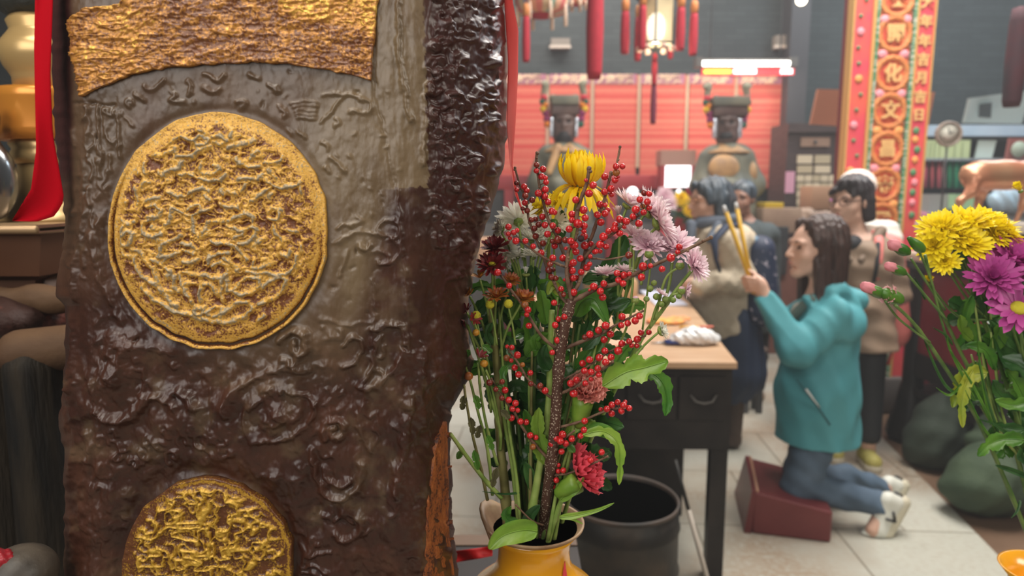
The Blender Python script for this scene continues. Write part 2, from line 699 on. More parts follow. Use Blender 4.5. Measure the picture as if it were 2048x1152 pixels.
# crane: feather lines, legs, beak
for i in range(5):
    stroke([(583 + i * 3, 207 + 7 * i), (606, 203 + 7.5 * i), (632 - i, 206 + 7.5 * i)], 2.6, 1.2)
stroke([(646, 191), (668, 186), (690, 188), (716, 196), (742, 206), (737, 224)], 3.4, 1.6)
stroke([(690, 188), (672, 212), (642, 246)], 3.0, 1.4)
stroke([(560, 215), (572, 228), (566, 236)], 4, 1.4)
stroke([(672, 238), (680, 246), (670, 252)], 3.5, 1.4)
for a, b, c_, d in ((598, 262, 612, 275), (640, 285, 655, 296), (660, 315, 690, 340), (700, 225, 730, 226), (575, 262, 583, 268), (650, 335, 660, 345)):
    stroke([(a, b), ((a + c_) / 2 + 3, (b + d) / 2), (c_, d)], 3.5, 1.6)
stroke([(148, 205), (185, 208), (226, 212)], 3, -1.5)
for a in ([(195, 212), (198, 260), (200, 330)], [(208, 215), (212, 262), (222, 285), (232, 278)], [(232, 225), (236, 260), (242, 315)], [(175, 260), (172, 300), (185, 340), (178, 360)],
          [(215, 345), (205, 370), (212, 390)], [(250, 235), (262, 245), (270, 252)]):
    stroke(a, 3, 1.3)
stroke(spiral(214, 222, 10, 1.1), 3.2, 1.5)
stroke(spiral(262, 205, 9, 1.1, 2), 3.2, 1.5)
for a in ([(290, 170), (300, 178), (315, 172), (330, 160)], [(345, 178), (352, 190), (340, 200), (372, 205)], [(375, 160), (385, 175), (378, 190)], [(405, 175), (425, 185), (440, 178)],
          [(410, 150), (435, 160), (450, 150)], [(270, 185), (285, 200)], [(475, 208), (492, 205), (480, 220)], [(540, 170), (556, 180), (552, 172)], [(500, 150), (520, 158)]):
    stroke(a, 4, 1.8)
# crane on the right half of the panel
stroke([(668, 486), (690, 478), (705, 466), (728, 462), (765, 474), (800, 492), (790, 520), (764, 528), (757, 520)], 4, 1.8)
stroke([(700, 448), (722, 442), (716, 434)], 3.5, 1.6)
stroke([(696, 500), (688, 530), (680, 552)], 3, 1.5)
stroke(arc(778, 458, 20, 20, 0, 330, 12), 3.5, 1.8)
stroke([(675, 455), (690, 448), (702, 452)], 3, 1.5)
stroke([(722, 490), (730, 497), (738, 490)], 5, 1.8)
stroke([(738, 502), (760, 500), (775, 512), (770, 530)], 3.5, 1.5)
# vertical creases between front and flank
stroke([(795, 0), (800, 120), (812, 190), (822, 240)], 5, 1.6)
stroke([(848, 190), (850, 250), (846, 330)], 5, 1.8)
stroke([(800, 380), (800, 470), (812, 560), (818, 700)], 4, 1.3)
stroke([(745, 30), (752, 180), (775, 300), (790, 370)], 4, -1.0)
stroke([(745, 560), (752, 620), (744, 690)], 4, 1.2)
stroke([(822, 790), (812, 850), (802, 920), (790, 985)], 9, 2.4)
stroke([(845, 700), (838, 780), (850, 850)], 9, 2.2)
stroke([(140, 640), (150, 700), (140, 780)], 8, 2.0)
stroke(spiral(150, 755, 13, 1.3, 1), 5, 2.0)
stroke([(170, 425), (160, 480), (150, 560), (148, 600)], 5, 1.6)
stroke([(185, 470), (205, 560), (245, 640)], 9, 1.6)
stroke([(215, 500), (240, 590), (290, 660)], 7, 1.2)
rr = random.Random(3)
for i in range(150):   # knots and scrolls of the dark flank
    u_ = rr.uniform(862, 995); v_ = rr.uniform(-20, 560)
    if u_ > edge(RE, v_) - 10: continue
    r_ = rr.uniform(6, 17)
    stroke(spiral(u_, v_, r_, rr.uniform(0.4, 1.2), rr.uniform(0, 6), rr.choice((-1, 1)), 7), rr.uniform(3, 5.5), rr.uniform(1.2, 3.0))
for i in range(30):
    u_ = rr.uniform(640, 860); v_ = rr.uniform(640, 1140)
    a_ = rr.uniform(0, 3.14); l_ = rr.uniform(8, 22)
    stroke([(u_, v_), (u_ + l_ * math.cos(a_), v_ + l_ * math.sin(a_)), (u_ + l_ * 1.6 * math.cos(a_ + 0.8), v_ + l_ * 1.6 * math.sin(a_ + 0.8))], rr.uniform(4, 7), rr.uniform(0.5, 1.3))
for i in range(70):
    u_ = rr.uniform(140, 220); v_ = rr.uniform(200, 1100)
    stroke([(u_, v_), (u_ + rr.uniform(-8, 8), v_ + 14), (u_ + rr.uniform(-8, 8), v_ + 30)], rr.uniform(3, 6), rr.uniform(0.4, 1.4))
for i in range(90):
    u_ = rr.uniform(160, 640); v_ = rr.uniform(700, 1140)
    if (u_ - 415) ** 2 + (v_ - 1135) ** 2 < 190 ** 2: continue
    a_ = rr.uniform(0, 3.14); l_ = rr.uniform(5, 16)
    stroke([(u_, v_), (u_ + l_ * math.cos(a_), v_ + l_ * math.sin(a_)), (u_ + l_ * 1.5 * math.cos(a_ + 1.0), v_ + l_ * 1.5 * math.sin(a_ + 1.0))], rr.uniform(4, 8), rr.uniform(0.3, 1.0))
# dabs and pits
for i in range(110):
    u_ = rr.uniform(150, 850); v_ = rr.uniform(140, 700)
    if ((u_ - 437) / 235) ** 2 + ((v_ - 462) / 250) ** 2 < 1: continue
    a_ = rr.uniform(0, 3.14); l_ = rr.uniform(2, 9)
    stroke([(u_, v_), (u_ + l_ * math.cos(a_), v_ + l_ * math.sin(a_))], rr.uniform(2.5, 4), rr.choice((1, 1, -1)) * rr.uniform(0.5, 1.4))


def detail(u, v):
    side = np.clip((u - 845) / 40, 0, 1)
    low = np.clip((v - 640) / 120, 0, 1)
    up = np.clip((200 - v) / 60, 0, 1)
    h = (fbm(u / 90, v / 110, 1) - 0.5) * (2.6 + 5.5 * low)
    h = h + (fbm(u / 46, v / 40, 6) - 0.5) * 3.4 * low
    h = h + (fbm(u / 22, v / 34, 3) - 0.5) * (1.4 + 2.8 * low + 3.4 * side)
    h = h + ridged(u / 46, v / 60, 5, 0.05) * (0.35 * low + 1.5 * side)
    h = h + (fbm(u / 7, v / 14, 2, 3) - 0.5) * (0.4 + 1.5 * side)
    h = h + (fbm(u / 12, v / 75, 6, 3) - 0.5) * (1.2 * np.clip(1 - np.abs(u - 800) / 90, 0, 1) + 1.2 * np.clip(1 - np.abs(u - 190) / 60, 0, 1))
    return h


def hm_sample(u, v):
    u, v = u + 13 * (fbm(u / 17, v / 17, 2) - 0.5), v + 13 * (fbm(u / 19 + 7, v / 19, 4) - 0.5)
    x = np.clip((u - 60) / 2, 0, HM.shape[1] - 1.01); y = np.clip((v + 60) / 2, 0, HM.shape[0] - 1.01)
    i = x.astype(int); j = y.astype(int); fx = x - i; fy = y - j
    h = (HM[j, i] * (1 - fx) + HM[j, i + 1] * fx) * (1 - fy) + (HM[j + 1, i] * (1 - fx) + HM[j + 1, i + 1] * fx) * fy
    h = h * (0.5 + 1.0 * fbm(u / 15, v / 15, 6))
    ins = (v > -60) & (v < 1218)
    return np.where(ins, h, 0)


def height(u, v):
    h = hm_sample(u, v) + detail(u, v)
    # hollows round the medallions
    e1 = np.sqrt(((u - 437) / 220) ** 2 + ((v - 462) / 237) ** 2)
    h = h * np.clip((e1 - 0.98) / 0.12, 0.15, 1) - 1.2 * np.exp(-((e1 - 1.02) / 0.05) ** 2)
    e2 = np.sqrt(((u - 415) / 172) ** 2 + ((v - 1135) / 178) ** 2)
    h = h * np.clip((e2 - 0.98) / 0.12, 0.15, 1) - 5.5 * np.exp(-((e2 - 1.04) / 0.16) ** 2)
    return h


vrows = np.concatenate([np.arange(-500, -60, 22), np.arange(-60, 1200, 2.5), np.arange(1200, 1821, 22)])
NF, NB = 390, 44
s_ = np.linspace(0, 1, NF)
U = np.zeros((len(vrows), NF)); VV = np.repeat(vrows[:, None], NF, 1)
Lv = edge(LE, vrows) + (vn(vrows / 14.0, vrows * 0, 4) - 0.5) * 5
Rv = edge(RE, vrows) + (vn(vrows / 16.0, vrows * 0 + 9, 5) - 0.5) * 5
LE2 = list(zip(vrows, Lv)); RE2 = list(zip(vrows, Rv))
LE = LE2; RE = RE2
# denser towards the two turning edges
sp = 0.5 - 0.5 * np.cos(np.pi * s_)
sp = 0.25 * sp + 0.75 * s_
U = Lv[:, None] + (Rv - Lv)[:, None] * sp[None, :]
P = base_pt(U, VV)
Nn = base_nrm(np.clip(U, Lv[:, None] + 3, Rv[:, None] - 3), VV)
H = height(U, VV) * 0.001
fade = np.clip(np.minimum(U - Lv[:, None], Rv[:, None] - U) / 18, 0.15, 1)
front = P + Nn * (H * fade)[..., None]
# back of the trunk
th = np.linspace(0, 1, NB + 2)[1:-1]
pb = np.zeros((len(vrows), NB, 3))
R0 = P[:, -1]; L0 = P[:, 0]
for j, t in enumerate(th):
    px = Rv - 26 - (Rv - Lv - 60) * t
    Yb = (R0[:, 1] * (1 - t) + L0[:, 1] * t) + 0.03 + 0.17 * math.sin(math.pi * t) ** 0.7
    a = (px - 1024) / F_PX; b = (576 - vrows) / F_PX
    s = Yb / (CT + b * ST)
    # keep heights of the row
    zrow = R0[:, 2] * (1 - t) + L0[:, 2] * t
    zc = Yb * CT - (zrow - CAMZ) * ST
    pb[:, j] = np.stack([a * zc, Yb, zrow], -1)
G = np.concatenate([front, pb], 1)
nr, nc = G.shape[:2]
ii = np.arange(nr - 1)[:, None]; jj = np.arange(nc)[None, :]
j2 = (jj + 1) % nc
Q = np.stack([ii * nc + jj, ii * nc + j2, (ii + 1) * nc + j2, (ii + 1) * nc + jj], -1).reshape(-1, 4)
# colour masks: olive on the upper front, maroon on the flank and left edge
olv = np.clip((U - 520 + 0.35 * (VV - 200)) / 160, 0, 1) * np.clip((790 - VV) / 220, 0, 1)
olv = np.maximum(olv, 0.45 * np.clip((620 - VV) / 300, 0, 1))
hard = (U < 846 + 0.03 * VV + 8 * (vn(VV / 9, VV * 0, 2) - 0.5)) & ((VV < 372 + 6 * vn(U / 8, VV * 0, 3)) | (U < 790))
olv = olv * np.where(VV < 380, hard, np.clip((800 - U - 0.2 * (VV - 380)) / 50, 0, 1))
olv = olv * np.clip(0.3 + 1.4 * fbm(U / 60, VV / 120, 7), 0, 1)
olv = np.maximum(olv, 0.35 * np.clip((fbm(U / 45, VV / 45, 4) - 0.56) * 5, 0, 1) * (U < 850))
pat = np.concatenate([olv, np.zeros((nr, NB))], 1).ravel()
red = np.clip((U - 846 - 0.03 * VV) / 20, 0, 1) * 0.8
red = np.maximum(red, np.clip((150 - U) / 12, 0, 1) * np.clip((400 - VV) / 60, 0, 1))
redm = np.concatenate([red, np.zeros((nr, NB))], 1).ravel()


def body_material():
    m = bpy.data.materials.new('brown_lacquer')
    m.use_nodes = True
    N, L = nt(m)
    b = N['Principled BSDF']
    def attrn(n):
        a = N.new('ShaderNodeAttribute'); a.attribute_name = n; return a
    tc = N.new('ShaderNodeTexCoord')
    no = N.new('ShaderNodeTexNoise'); no.inputs['Scale'].default_value = 26; no.inputs['Detail'].default_value = 6
    L.new(tc.outputs['Object'], no.inputs['Vector'])
    m0 = N.new('ShaderNodeMix'); m0.data_type = 'RGBA'
    m0.inputs[6].default_value = (0.034, 0.010, 0.005, 1); m0.inputs[7].default_value = (0.066, 0.022, 0.010, 1)
    rp = N.new('ShaderNodeMapRange'); rp.inputs[1].default_value = 0.4; rp.inputs[2].default_value = 0.68
    L.new(no.outputs['Fac'], rp.inputs[0]); L.new(rp.outputs[0], m0.inputs[0])
    m1 = N.new('ShaderNodeMix'); m1.data_type = 'RGBA'
    m1.inputs[7].default_value = (0.15, 0.10, 0.052, 1)
    L.new(attrn('olive').outputs['Fac'], m1.inputs[0]); L.new(m0.outputs[2], m1.inputs[6])
    m2 = N.new('ShaderNodeMix'); m2.data_type = 'RGBA'
    m2.inputs[7].default_value = (0.042, 0.010, 0.008, 1)
    L.new(attrn('maroon').outputs['Fac'], m2.inputs[0]); L.new(m1.outputs[2], m2.inputs[6])
    L.new(m2.outputs[2], b.inputs['Base Color'])
    rr_ = N.new('ShaderNodeMapRange'); rr_.inputs[3].default_value = 0.32; rr_.inputs[4].default_value = 0.50
    L.new(no.outputs['Fac'], rr_.inputs[0]); L.new(rr_.outputs[0], b.inputs['Roughness'])
    b.inputs['Specular IOR Level'].default_value = 0.55
    n2 = N.new('ShaderNodeTexNoise'); n2.inputs['Scale'].default_value = 420; n2.inputs['Detail'].default_value = 4
    mp = N.new('ShaderNodeMapping'); mp.inputs['Scale'].default_value = (1, 1, 0.45)
    L.new(tc.outputs['Object'], mp.inputs[0]); L.new(mp.outputs[0], n2.inputs['Vector'])
    bp = N.new('ShaderNodeBump'); bp.inputs['Strength'].default_value = 0.35; bp.inputs['Distance'].default_value = 0.0006
    L.new(n2.outputs['Fac'], bp.inputs['Height']); L.new(bp.outputs[0], b.inputs['Normal'])
    return m


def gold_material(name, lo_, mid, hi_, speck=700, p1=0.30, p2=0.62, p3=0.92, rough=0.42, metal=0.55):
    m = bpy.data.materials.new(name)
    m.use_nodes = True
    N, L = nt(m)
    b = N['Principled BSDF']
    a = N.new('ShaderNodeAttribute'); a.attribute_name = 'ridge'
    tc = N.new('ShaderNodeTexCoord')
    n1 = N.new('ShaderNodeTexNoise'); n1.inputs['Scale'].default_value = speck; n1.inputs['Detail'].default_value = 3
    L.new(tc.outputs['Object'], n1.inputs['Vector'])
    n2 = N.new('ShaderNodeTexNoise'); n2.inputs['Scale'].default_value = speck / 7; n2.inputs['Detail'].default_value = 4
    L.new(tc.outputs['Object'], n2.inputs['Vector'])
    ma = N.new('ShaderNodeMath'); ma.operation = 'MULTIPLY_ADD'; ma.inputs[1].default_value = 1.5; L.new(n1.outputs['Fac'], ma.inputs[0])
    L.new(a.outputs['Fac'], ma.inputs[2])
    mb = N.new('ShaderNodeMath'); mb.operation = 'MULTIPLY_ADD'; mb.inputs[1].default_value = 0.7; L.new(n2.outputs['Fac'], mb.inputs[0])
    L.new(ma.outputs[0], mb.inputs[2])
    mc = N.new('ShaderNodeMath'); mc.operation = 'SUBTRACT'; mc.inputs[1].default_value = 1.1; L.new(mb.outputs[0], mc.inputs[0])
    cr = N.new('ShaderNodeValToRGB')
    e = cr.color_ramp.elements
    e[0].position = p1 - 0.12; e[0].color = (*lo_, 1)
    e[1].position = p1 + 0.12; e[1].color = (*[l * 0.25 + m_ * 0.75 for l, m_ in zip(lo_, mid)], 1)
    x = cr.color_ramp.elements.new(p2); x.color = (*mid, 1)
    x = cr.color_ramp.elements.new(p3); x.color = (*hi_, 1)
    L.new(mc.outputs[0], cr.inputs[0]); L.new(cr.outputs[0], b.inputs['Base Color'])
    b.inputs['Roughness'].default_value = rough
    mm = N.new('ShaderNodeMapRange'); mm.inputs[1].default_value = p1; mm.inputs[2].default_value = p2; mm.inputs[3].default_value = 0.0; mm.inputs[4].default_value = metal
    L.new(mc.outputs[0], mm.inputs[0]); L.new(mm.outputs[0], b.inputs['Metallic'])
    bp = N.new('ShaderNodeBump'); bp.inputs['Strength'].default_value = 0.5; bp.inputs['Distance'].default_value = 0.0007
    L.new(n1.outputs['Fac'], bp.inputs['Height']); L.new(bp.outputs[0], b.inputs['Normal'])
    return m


pillar = thing('carved_pillar', (-0.2, 0.6, 0.9), 'big dark brown lacquered carved trunk with two round gold medallions, nearest the camera', 'carved pillar')
body_o = np_obj('trunk', G.reshape(-1, 3), Q, body_material(), pillar, True, {'olive': pat, 'maroon': redm})
M_gold = gold_material('worn_gold_paint', (0.15, 0.042, 0.008), (0.66, 0.36, 0.055), (0.32, 0.25, 0.155), metal=0.35, rough=.5)
M_gold2 = gold_material('dark_gold_paint', (0.11, 0.035, 0.009), (0.46, 0.25, 0.022), (0.60, 0.36, 0.05), p1=0.34, p2=0.68, p3=0.95, metal=0.35)
M_gold3 = gold_material('rough_bronze_gold', (0.17, 0.055, 0.015), (0.50, 0.22, 0.04), (0.74, 0.47, 0.08), speck=500, p1=0.30, p2=0.66, p3=0.95, metal=0.4)


def disc_part(name, cx, cy, rx, ry, hf, m, rings=150, segs=560, label=None, jag=0.008):
    r = np.concatenate([np.linspace(0.004, 0.93, rings), np.linspace(0.935, 1.0, 14), [1.0, 1.0]])
    a = np.linspace(0, 2 * np.pi, segs, endpoint=False)
    Rr, A = np.meshgrid(r, a, indexing='ij')
    jg = 1 + jag * (vn(A * 9, A * 0 + 3, 3) - 0.5) * 2 + jag * 1.2 * (vn(A * 2.2, A * 0 + 7, 1) - 0.5) * 2
    Rj = Rr * jg
    u = cx + rx * Rj * np.cos(A); v = cy + ry * Rj * np.sin(A)
    h, rid = hf(u, v, Rr, A)
    h = h.copy()
    h[-3:] = np.minimum(h[-3:], 0.5)
    h[-2:] = -6; h[-1:] = -7
    p = base_pt(u, v) + base_nrm(u, v) * (h * 0.001)[..., None]
    p[-1] = p[-2] * 0.97 + p[-2].mean(0) * 0.03
    n0, n1 = p.shape[:2]
    i = np.arange(n0 - 1)[:, None]; j = np.arange(n1)[None, :]; j2 = (j + 1) % n1
    q = np.stack([i * n1 + j, i * n1 + j2, (i + 1) * n1 + j2, (i + 1) * n1 + j], -1).reshape(-1, 4)
    o = np_obj(name, p.reshape(-1, 3), q, m, pillar, True, {'ridge': rid.ravel()})
    if label: o['label'] = label
    return o


# carved lines of the medallion, traced
def line_field(lines, w):
    gx, gy = np.meshgrid(np.arange(200, 680, 1.5), np.arange(210, 715, 1.5))
    D = np.full(gx.shape, 1e3)
    for pts in lines:
        pts = np.array(pts, float)
        x0, y0 = pts.min(0) - 14; x1, y1 = pts.max(0) + 14
        i0 = max(int((x0 - 200) / 1.5), 0); i1 = max(int((x1 - 200) / 1.5), 0); j0 = max(int((y0 - 210) / 1.5), 0); j1 = max(int((y1 - 210) / 1.5), 0)
        X = gx[j0:j1, i0:i1]; Y = gy[j0:j1, i0:i1]; S = D[j0:j1, i0:i1].copy()
        for a, b in zip(pts[:-1], pts[1:]):
            ab = b - a; L2 = (ab ** 2).sum() + 1e-9
            t = np.clip(((X - a[0]) * ab[0] + (Y - a[1]) * ab[1]) / L2, 0, 1)
            S = np.minimum(S, np.hypot(X - a[0] - t * ab[0], Y - a[1] - t * ab[1]))
        D[j0:j1, i0:i1] = S
    return np.exp(-(D / w) ** 2)


def zl(x0, y0, sc_, pts):
    return [(x0 + x / sc_, y0 + y / sc_) for x, y in pts]


Z1 = lambda p: zl(200, 210, 4.267, p)
Z2 = lambda p: zl(200, 440, 4.267, p)
med_lines = [Z1(p) for p in (
    [(430, 330), (440, 270), (490, 235), (590, 245)], [(640, 320), (650, 220), (700, 160), (820, 140)], [(1040, 130), (1130, 160), (1160, 220), (1130, 280)],
    [(840, 170), (850, 215), (900, 235)], [(650, 290), (720, 270), (800, 310)], [(820, 310), (870, 270), (950, 300), (930, 350), (850, 350), (820, 310)],
    [(990, 280), (1040, 270), (1110, 320), (1060, 350), (1000, 320)], [(670, 370), (670, 440), (760, 440), (830, 440), (870, 390), (960, 360)],
    [(290, 640), (285, 540), (330, 460), (440, 430), (540, 440), (640, 400)], [(350, 580), (340, 500), (400, 460)], [(430, 600), (400, 540), (400, 470)],
    [(520, 570), (560, 600), (640, 550), (700, 540), (730, 490)], [(880, 500), (880, 560), (930, 590), (1010, 590), (1050, 550), (1000, 510)],
    [(720, 600), (790, 580), (850, 620), (960, 650), (1060, 640), (1100, 600)], [(1120, 370), (1180, 340), (1300, 330), (1340, 300)],
    [(1180, 470), (1220, 510), (1300, 530), (1380, 520)], [(1300, 460), (1340, 420), (1370, 410)], [(1200, 640), (1270, 630), (1360, 640), (1390, 610)],
    [(1420, 490), (1500, 490), (1560, 480), (1580, 420)], [(1610, 410), (1660, 450), (1710, 520)], [(1740, 540), (1760, 610), (1700, 690), (1640, 690)],
    [(1800, 560), (1830, 650), (1820, 780)], [(1440, 640), (1500, 690), (1560, 710), (1620, 690)], [(1460, 560), (1500, 600), (1520, 620)],
    [(600, 740), (670, 780), (760, 780), (830, 730), (900, 710), (960, 740)], [(920, 770), (980, 820)], [(1060, 850), (1130, 870), (1210, 880), (1210, 850)],
    [(1230, 730), (1260, 690)], [(1320, 820), (1370, 790), (1430, 730), (1480, 720)], [(1450, 920), (1480, 890), (1560, 900), (1540, 980), (1460, 970)],
    [(1470, 800), (1460, 770), (1500, 750)], [(150, 960), (140, 880), (190, 800), (260, 830)], [(210, 960), (240, 1020), (330, 1000)],
    [(400, 1100), (390, 1020), (460, 980)], [(400, 1100), (480, 1130), (570, 1100), (600, 1030), (640, 960), (640, 890)], [(640, 880), (700, 890), (790, 960), (880, 920), (1000, 870)],
    [(770, 900), (800, 860), (870, 850), (890, 890)], [(820, 960), (830, 1080), (870, 1110), (930, 1070), (950, 1000)], [(950, 1000), (1080, 990)],
    [(1120, 1030), (1200, 1070), (1290, 1060), (1330, 1020), (1330, 950), (1260, 920), (1200, 960), (1130, 990)], [(430, 810), (530, 800)],
    [(430, 870), (500, 850), (550, 900), (520, 970), (440, 960)], [(330, 700), (360, 780), (350, 840)], [(380, 700), (400, 660), (460, 660)], [(1740, 700), (1740, 760)],
    [(1620, 1060), (1700, 1080)], [(1840, 1020), (1880, 990)], [(480, 1040), (500, 1060)], [(1120, 740), (1180, 760)], [(1050, 730), (1070, 760)])]
med_lines += [Z2(p) for p in (
    [(210, 200), (200, 100), (250, 30), (330, 20)], [(210, 200), (260, 210), (300, 180), (320, 110), (260, 90), (230, 130)], [(205, 230), (220, 290), (290, 300)],
    [(300, 240), (380, 280), (430, 340), (500, 340), (560, 380), (640, 440), (600, 480)], [(320, 320), (340, 400), (400, 480), (500, 540), (560, 600)],
    [(430, 350), (480, 420), (520, 520), (560, 590), (640, 600)], [(540, 290), (560, 220), (620, 170), (730, 130)], [(520, 310), (620, 290), (740, 260), (820, 290)],
    [(570, 360), (590, 320), (660, 290)], [(730, 200), (800, 210), (850, 250)], [(980, 180), (1020, 200), (1080, 180), (1150, 210), (1200, 240)],
    [(1200, 250), (1260, 310), (1270, 330)], [(1180, 150), (1240, 120), (1300, 60), (1360, 70), (1340, 140), (1250, 210), (1200, 200)],
    [(950, 370), (960, 310), (1050, 270), (1130, 280)], [(1090, 320), (1160, 370), (1200, 420)], [(990, 390), (1050, 360), (1120, 380), (1130, 440), (1080, 500), (1010, 480)],
    [(740, 350), (790, 370), (860, 330)], [(730, 440), (830, 460), (920, 460), (1000, 490)], [(760, 540), (820, 520), (880, 530), (880, 620), (880, 680)],
    [(890, 540), (960, 530), (1000, 580), (1040, 640)], [(1060, 510), (1060, 640), (1090, 680)], [(1120, 510), (1120, 590), (1150, 600)], [(750, 590), (800, 640), (820, 700)],
    [(1150, 600), (1200, 540), (1280, 490), (1380, 480), (1390, 550), (1300, 620), (1220, 630), (1150, 600)], [(1400, 580), (1460, 510), (1560, 480), (1610, 500), (1590, 590), (1500, 660), (1380, 700)],
    [(1280, 440), (1400, 440), (1520, 470), (1620, 460)], [(1310, 400), (1390, 400), (1420, 380)], [(1620, 460), (1680, 380), (1700, 300)], [(1640, 250), (1620, 300), (1570, 290)],
    [(400, 560), (440, 620), (500, 680), (580, 710), (680, 770), (780, 790), (840, 830)], [(830, 770), (850, 730), (920, 740), (900, 800), (850, 800), (830, 770)],
    [(940, 780), (1000, 730), (1060, 740), (1060, 790), (990, 820), (940, 780)], [(1050, 850), (1080, 780), (1180, 710), (1290, 700), (1320, 750), (1260, 820), (1150, 850), (1050, 860)],
    [(840, 830), (940, 840), (1040, 850)], [(480, 830), (530, 850), (550, 890)], [(390, 90), (420, 130), (500, 150), (570, 110)], [(660, 470), (650, 560), (700, 600)],
    [(700, 450), (720, 540), (760, 590)], [(600, 620), (640, 700), (690, 720)], [(1500, 60), (1520, 130), (1560, 150)], [(830, 100), (870, 130), (930, 90)], [(1340, 330), (1330, 370)],
    [(1360, 190), (1440, 150)], [(1640, 90), (1700, 100)], [(1370, 850), (1420, 810)], [(700, 990), (760, 1010)], [(1720, 200), (1740, 260)])]


def med_h(u, v, r, a):
    lf = line_field(med_lines, 5.4)
    u0, v0 = u, v
    u, v = u + 9 * (fbm(u / 14, v / 14, 2) - 0.5), v + 9 * (fbm(u / 14 + 5, v / 14, 4) - 0.5)
    x = np.clip((u - 200) / 1.5, 0, lf.shape[1] - 1.01); y = np.clip((v - 210) / 1.5, 0, lf.shape[0] - 1.01)
    i = x.astype(int); j = y.astype(int); fx = x - i; fy = y - j
    ln = (lf[j, i] * (1 - fx) + lf[j, i + 1] * fx) * (1 - fy) + (lf[j + 1, i] * (1 - fx) + lf[j + 1, i + 1] * fx) * fy
    inner = np.clip((0.90 - r) / 0.05, 0, 1)
    ln = ln * (0.45 + 1.1 * fbm(u / 12, v / 12, 7)); u, v = u0, v0
    wv = ridged(u / 17 + 1.5 * fbm(u / 40, v / 40, 2), v / 15 + 9, 3, 0.10) * inner * (v < 560) * 0.6
    base = 2.4 + (fbm(u / 26, v / 22, 5) - 0.5) * 2.0 * inner + (fbm(u / 6, v / 6, 1) - 0.5) * 0.7
    # groove inside the lower rim
    g = np.exp(-((r - 0.955) / 0.014) ** 2) * np.clip((np.sin(a - 0.15) + 0.25) * 1.6, 0, 1)
    g2 = np.exp(-((r - 0.955) / 0.010) ** 2) * np.clip(-np.cos(a + 0.4) - 0.55, 0, 0.4) * 2
    dome = 1.6 * np.clip((0.95 - r) / 0.10, 0, 1)
    lnw = np.maximum(ln, wv) * inner
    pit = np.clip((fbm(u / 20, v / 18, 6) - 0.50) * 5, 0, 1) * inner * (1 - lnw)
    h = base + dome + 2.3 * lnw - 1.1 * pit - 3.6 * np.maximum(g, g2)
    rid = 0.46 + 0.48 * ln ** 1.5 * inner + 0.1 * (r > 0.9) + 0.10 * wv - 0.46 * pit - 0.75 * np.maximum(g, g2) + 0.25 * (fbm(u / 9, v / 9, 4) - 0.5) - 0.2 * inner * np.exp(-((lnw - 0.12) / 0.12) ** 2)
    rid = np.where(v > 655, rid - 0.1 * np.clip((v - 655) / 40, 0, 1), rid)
    return h, np.clip(rid, 0, 1)


def med2_h(u, v, r, a):
    inner = np.clip((0.93 - r) / 0.05, 0, 1)
    w1 = ridged(u / 24 + 2.2 * fbm(u / 50, v / 40, 3), v / 19 + 40, 6, 0.085)
    w2 = ridged(u / 30 + 50, v / 22 + 2.0 * fbm(u / 40, v / 40, 1), 2, 0.05)
    ln = np.maximum(w1, 0.8 * w2) * inner
    h = 1.4 + 1.6 * np.clip((0.95 - r) / 0.12, 0, 1) + 3.0 * ln + (fbm(u / 8, v / 8, 2) - 0.5) * 1.2
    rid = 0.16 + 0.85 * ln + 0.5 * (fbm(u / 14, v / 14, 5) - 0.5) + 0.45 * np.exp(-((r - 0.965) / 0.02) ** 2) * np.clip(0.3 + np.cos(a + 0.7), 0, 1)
    return h, np.clip(rid, 0, 1)


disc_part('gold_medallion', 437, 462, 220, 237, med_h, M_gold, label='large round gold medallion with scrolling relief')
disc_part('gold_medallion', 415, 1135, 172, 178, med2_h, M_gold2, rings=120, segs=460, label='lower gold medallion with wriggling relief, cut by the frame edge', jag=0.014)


def patch_part(name, uL, uR, vT, vB, ns, ntt, hf, m, label):
    """quad patch: u between uL,uR; v between curves vT(u), vB(u)"""
    s = np.concatenate([[0, 0], np.linspace(0, 1, ns), [1, 1]]); t = np.concatenate([[0, 0], np.linspace(0, 1, ntt), [1, 1]])
    S, T = np.meshgrid(s, t, indexing='ij')
    uu, v = hf['map'](S, T)
    h, rid = hf['h'](uu, v, S, T)
    h = h.copy()
    h[:2] = -4; h[-2:] = -4; h[:, :2] = -4; h[:, -2:] = -4
    h[0] = -6; h[-1] = -6; h[:, 0] = -6; h[:, -1] = -6
    p = base_pt(uu, v) + base_nrm(uu, v) * (h * 0.001)[..., None]
    n0, n1 = p.shape[:2]
    i = np.arange(n0 - 1)[:, None]; j = np.arange(n1 - 1)[None, :]
    q = np.stack([i * n1 + j, i * n1 + j + 1, (i + 1) * n1 + j + 1, (i + 1) * n1 + j], -1).reshape(-1, 4)
    o = np_obj(name, p.reshape(-1, 3), q, m, pillar, True, {'ridge': rid.ravel()})
    o['label'] = label
    return o


bb = [(0, 165, 193), (0.06, 200, 176), (0.16, 262, 150), (0.27, 330, 137), (0.42, 430, 129), (0.55, 520, 125), (0.68, 600, 131), (0.82, 680, 146), (1.0, 741, 162)]
bt = [(0, 141, 44), (0.06, 175, 20), (0.16, 244, 10), (0.2, 262, -40), (0.3, 330, -110), (0.55, 520, -120), (0.8, 700, -60), (0.9, 720, -6), (1.0, 757, -4)]


def band_map(S, T):
    ub = np.interp(S, [a for a, _, _ in bb], [b for _, b, _ in bb]); vb = np.interp(S, [a for a, _, _ in bb], [c for _, _, c in bb])
    ut = np.interp(S, [a for a, _, _ in bt], [b for _, b, _ in bt]); vt = np.interp(S, [a for a, _, _ in bt], [c for _, _, c in bt])
    u = ut + (ub - ut) * T; v = vt + (vb - vt) * T
    return u + 3 * (vn(v / 12, u * 0, 3) - 0.5), v + 4 * (vn(u / 14, v * 0, 2) - 0.5)


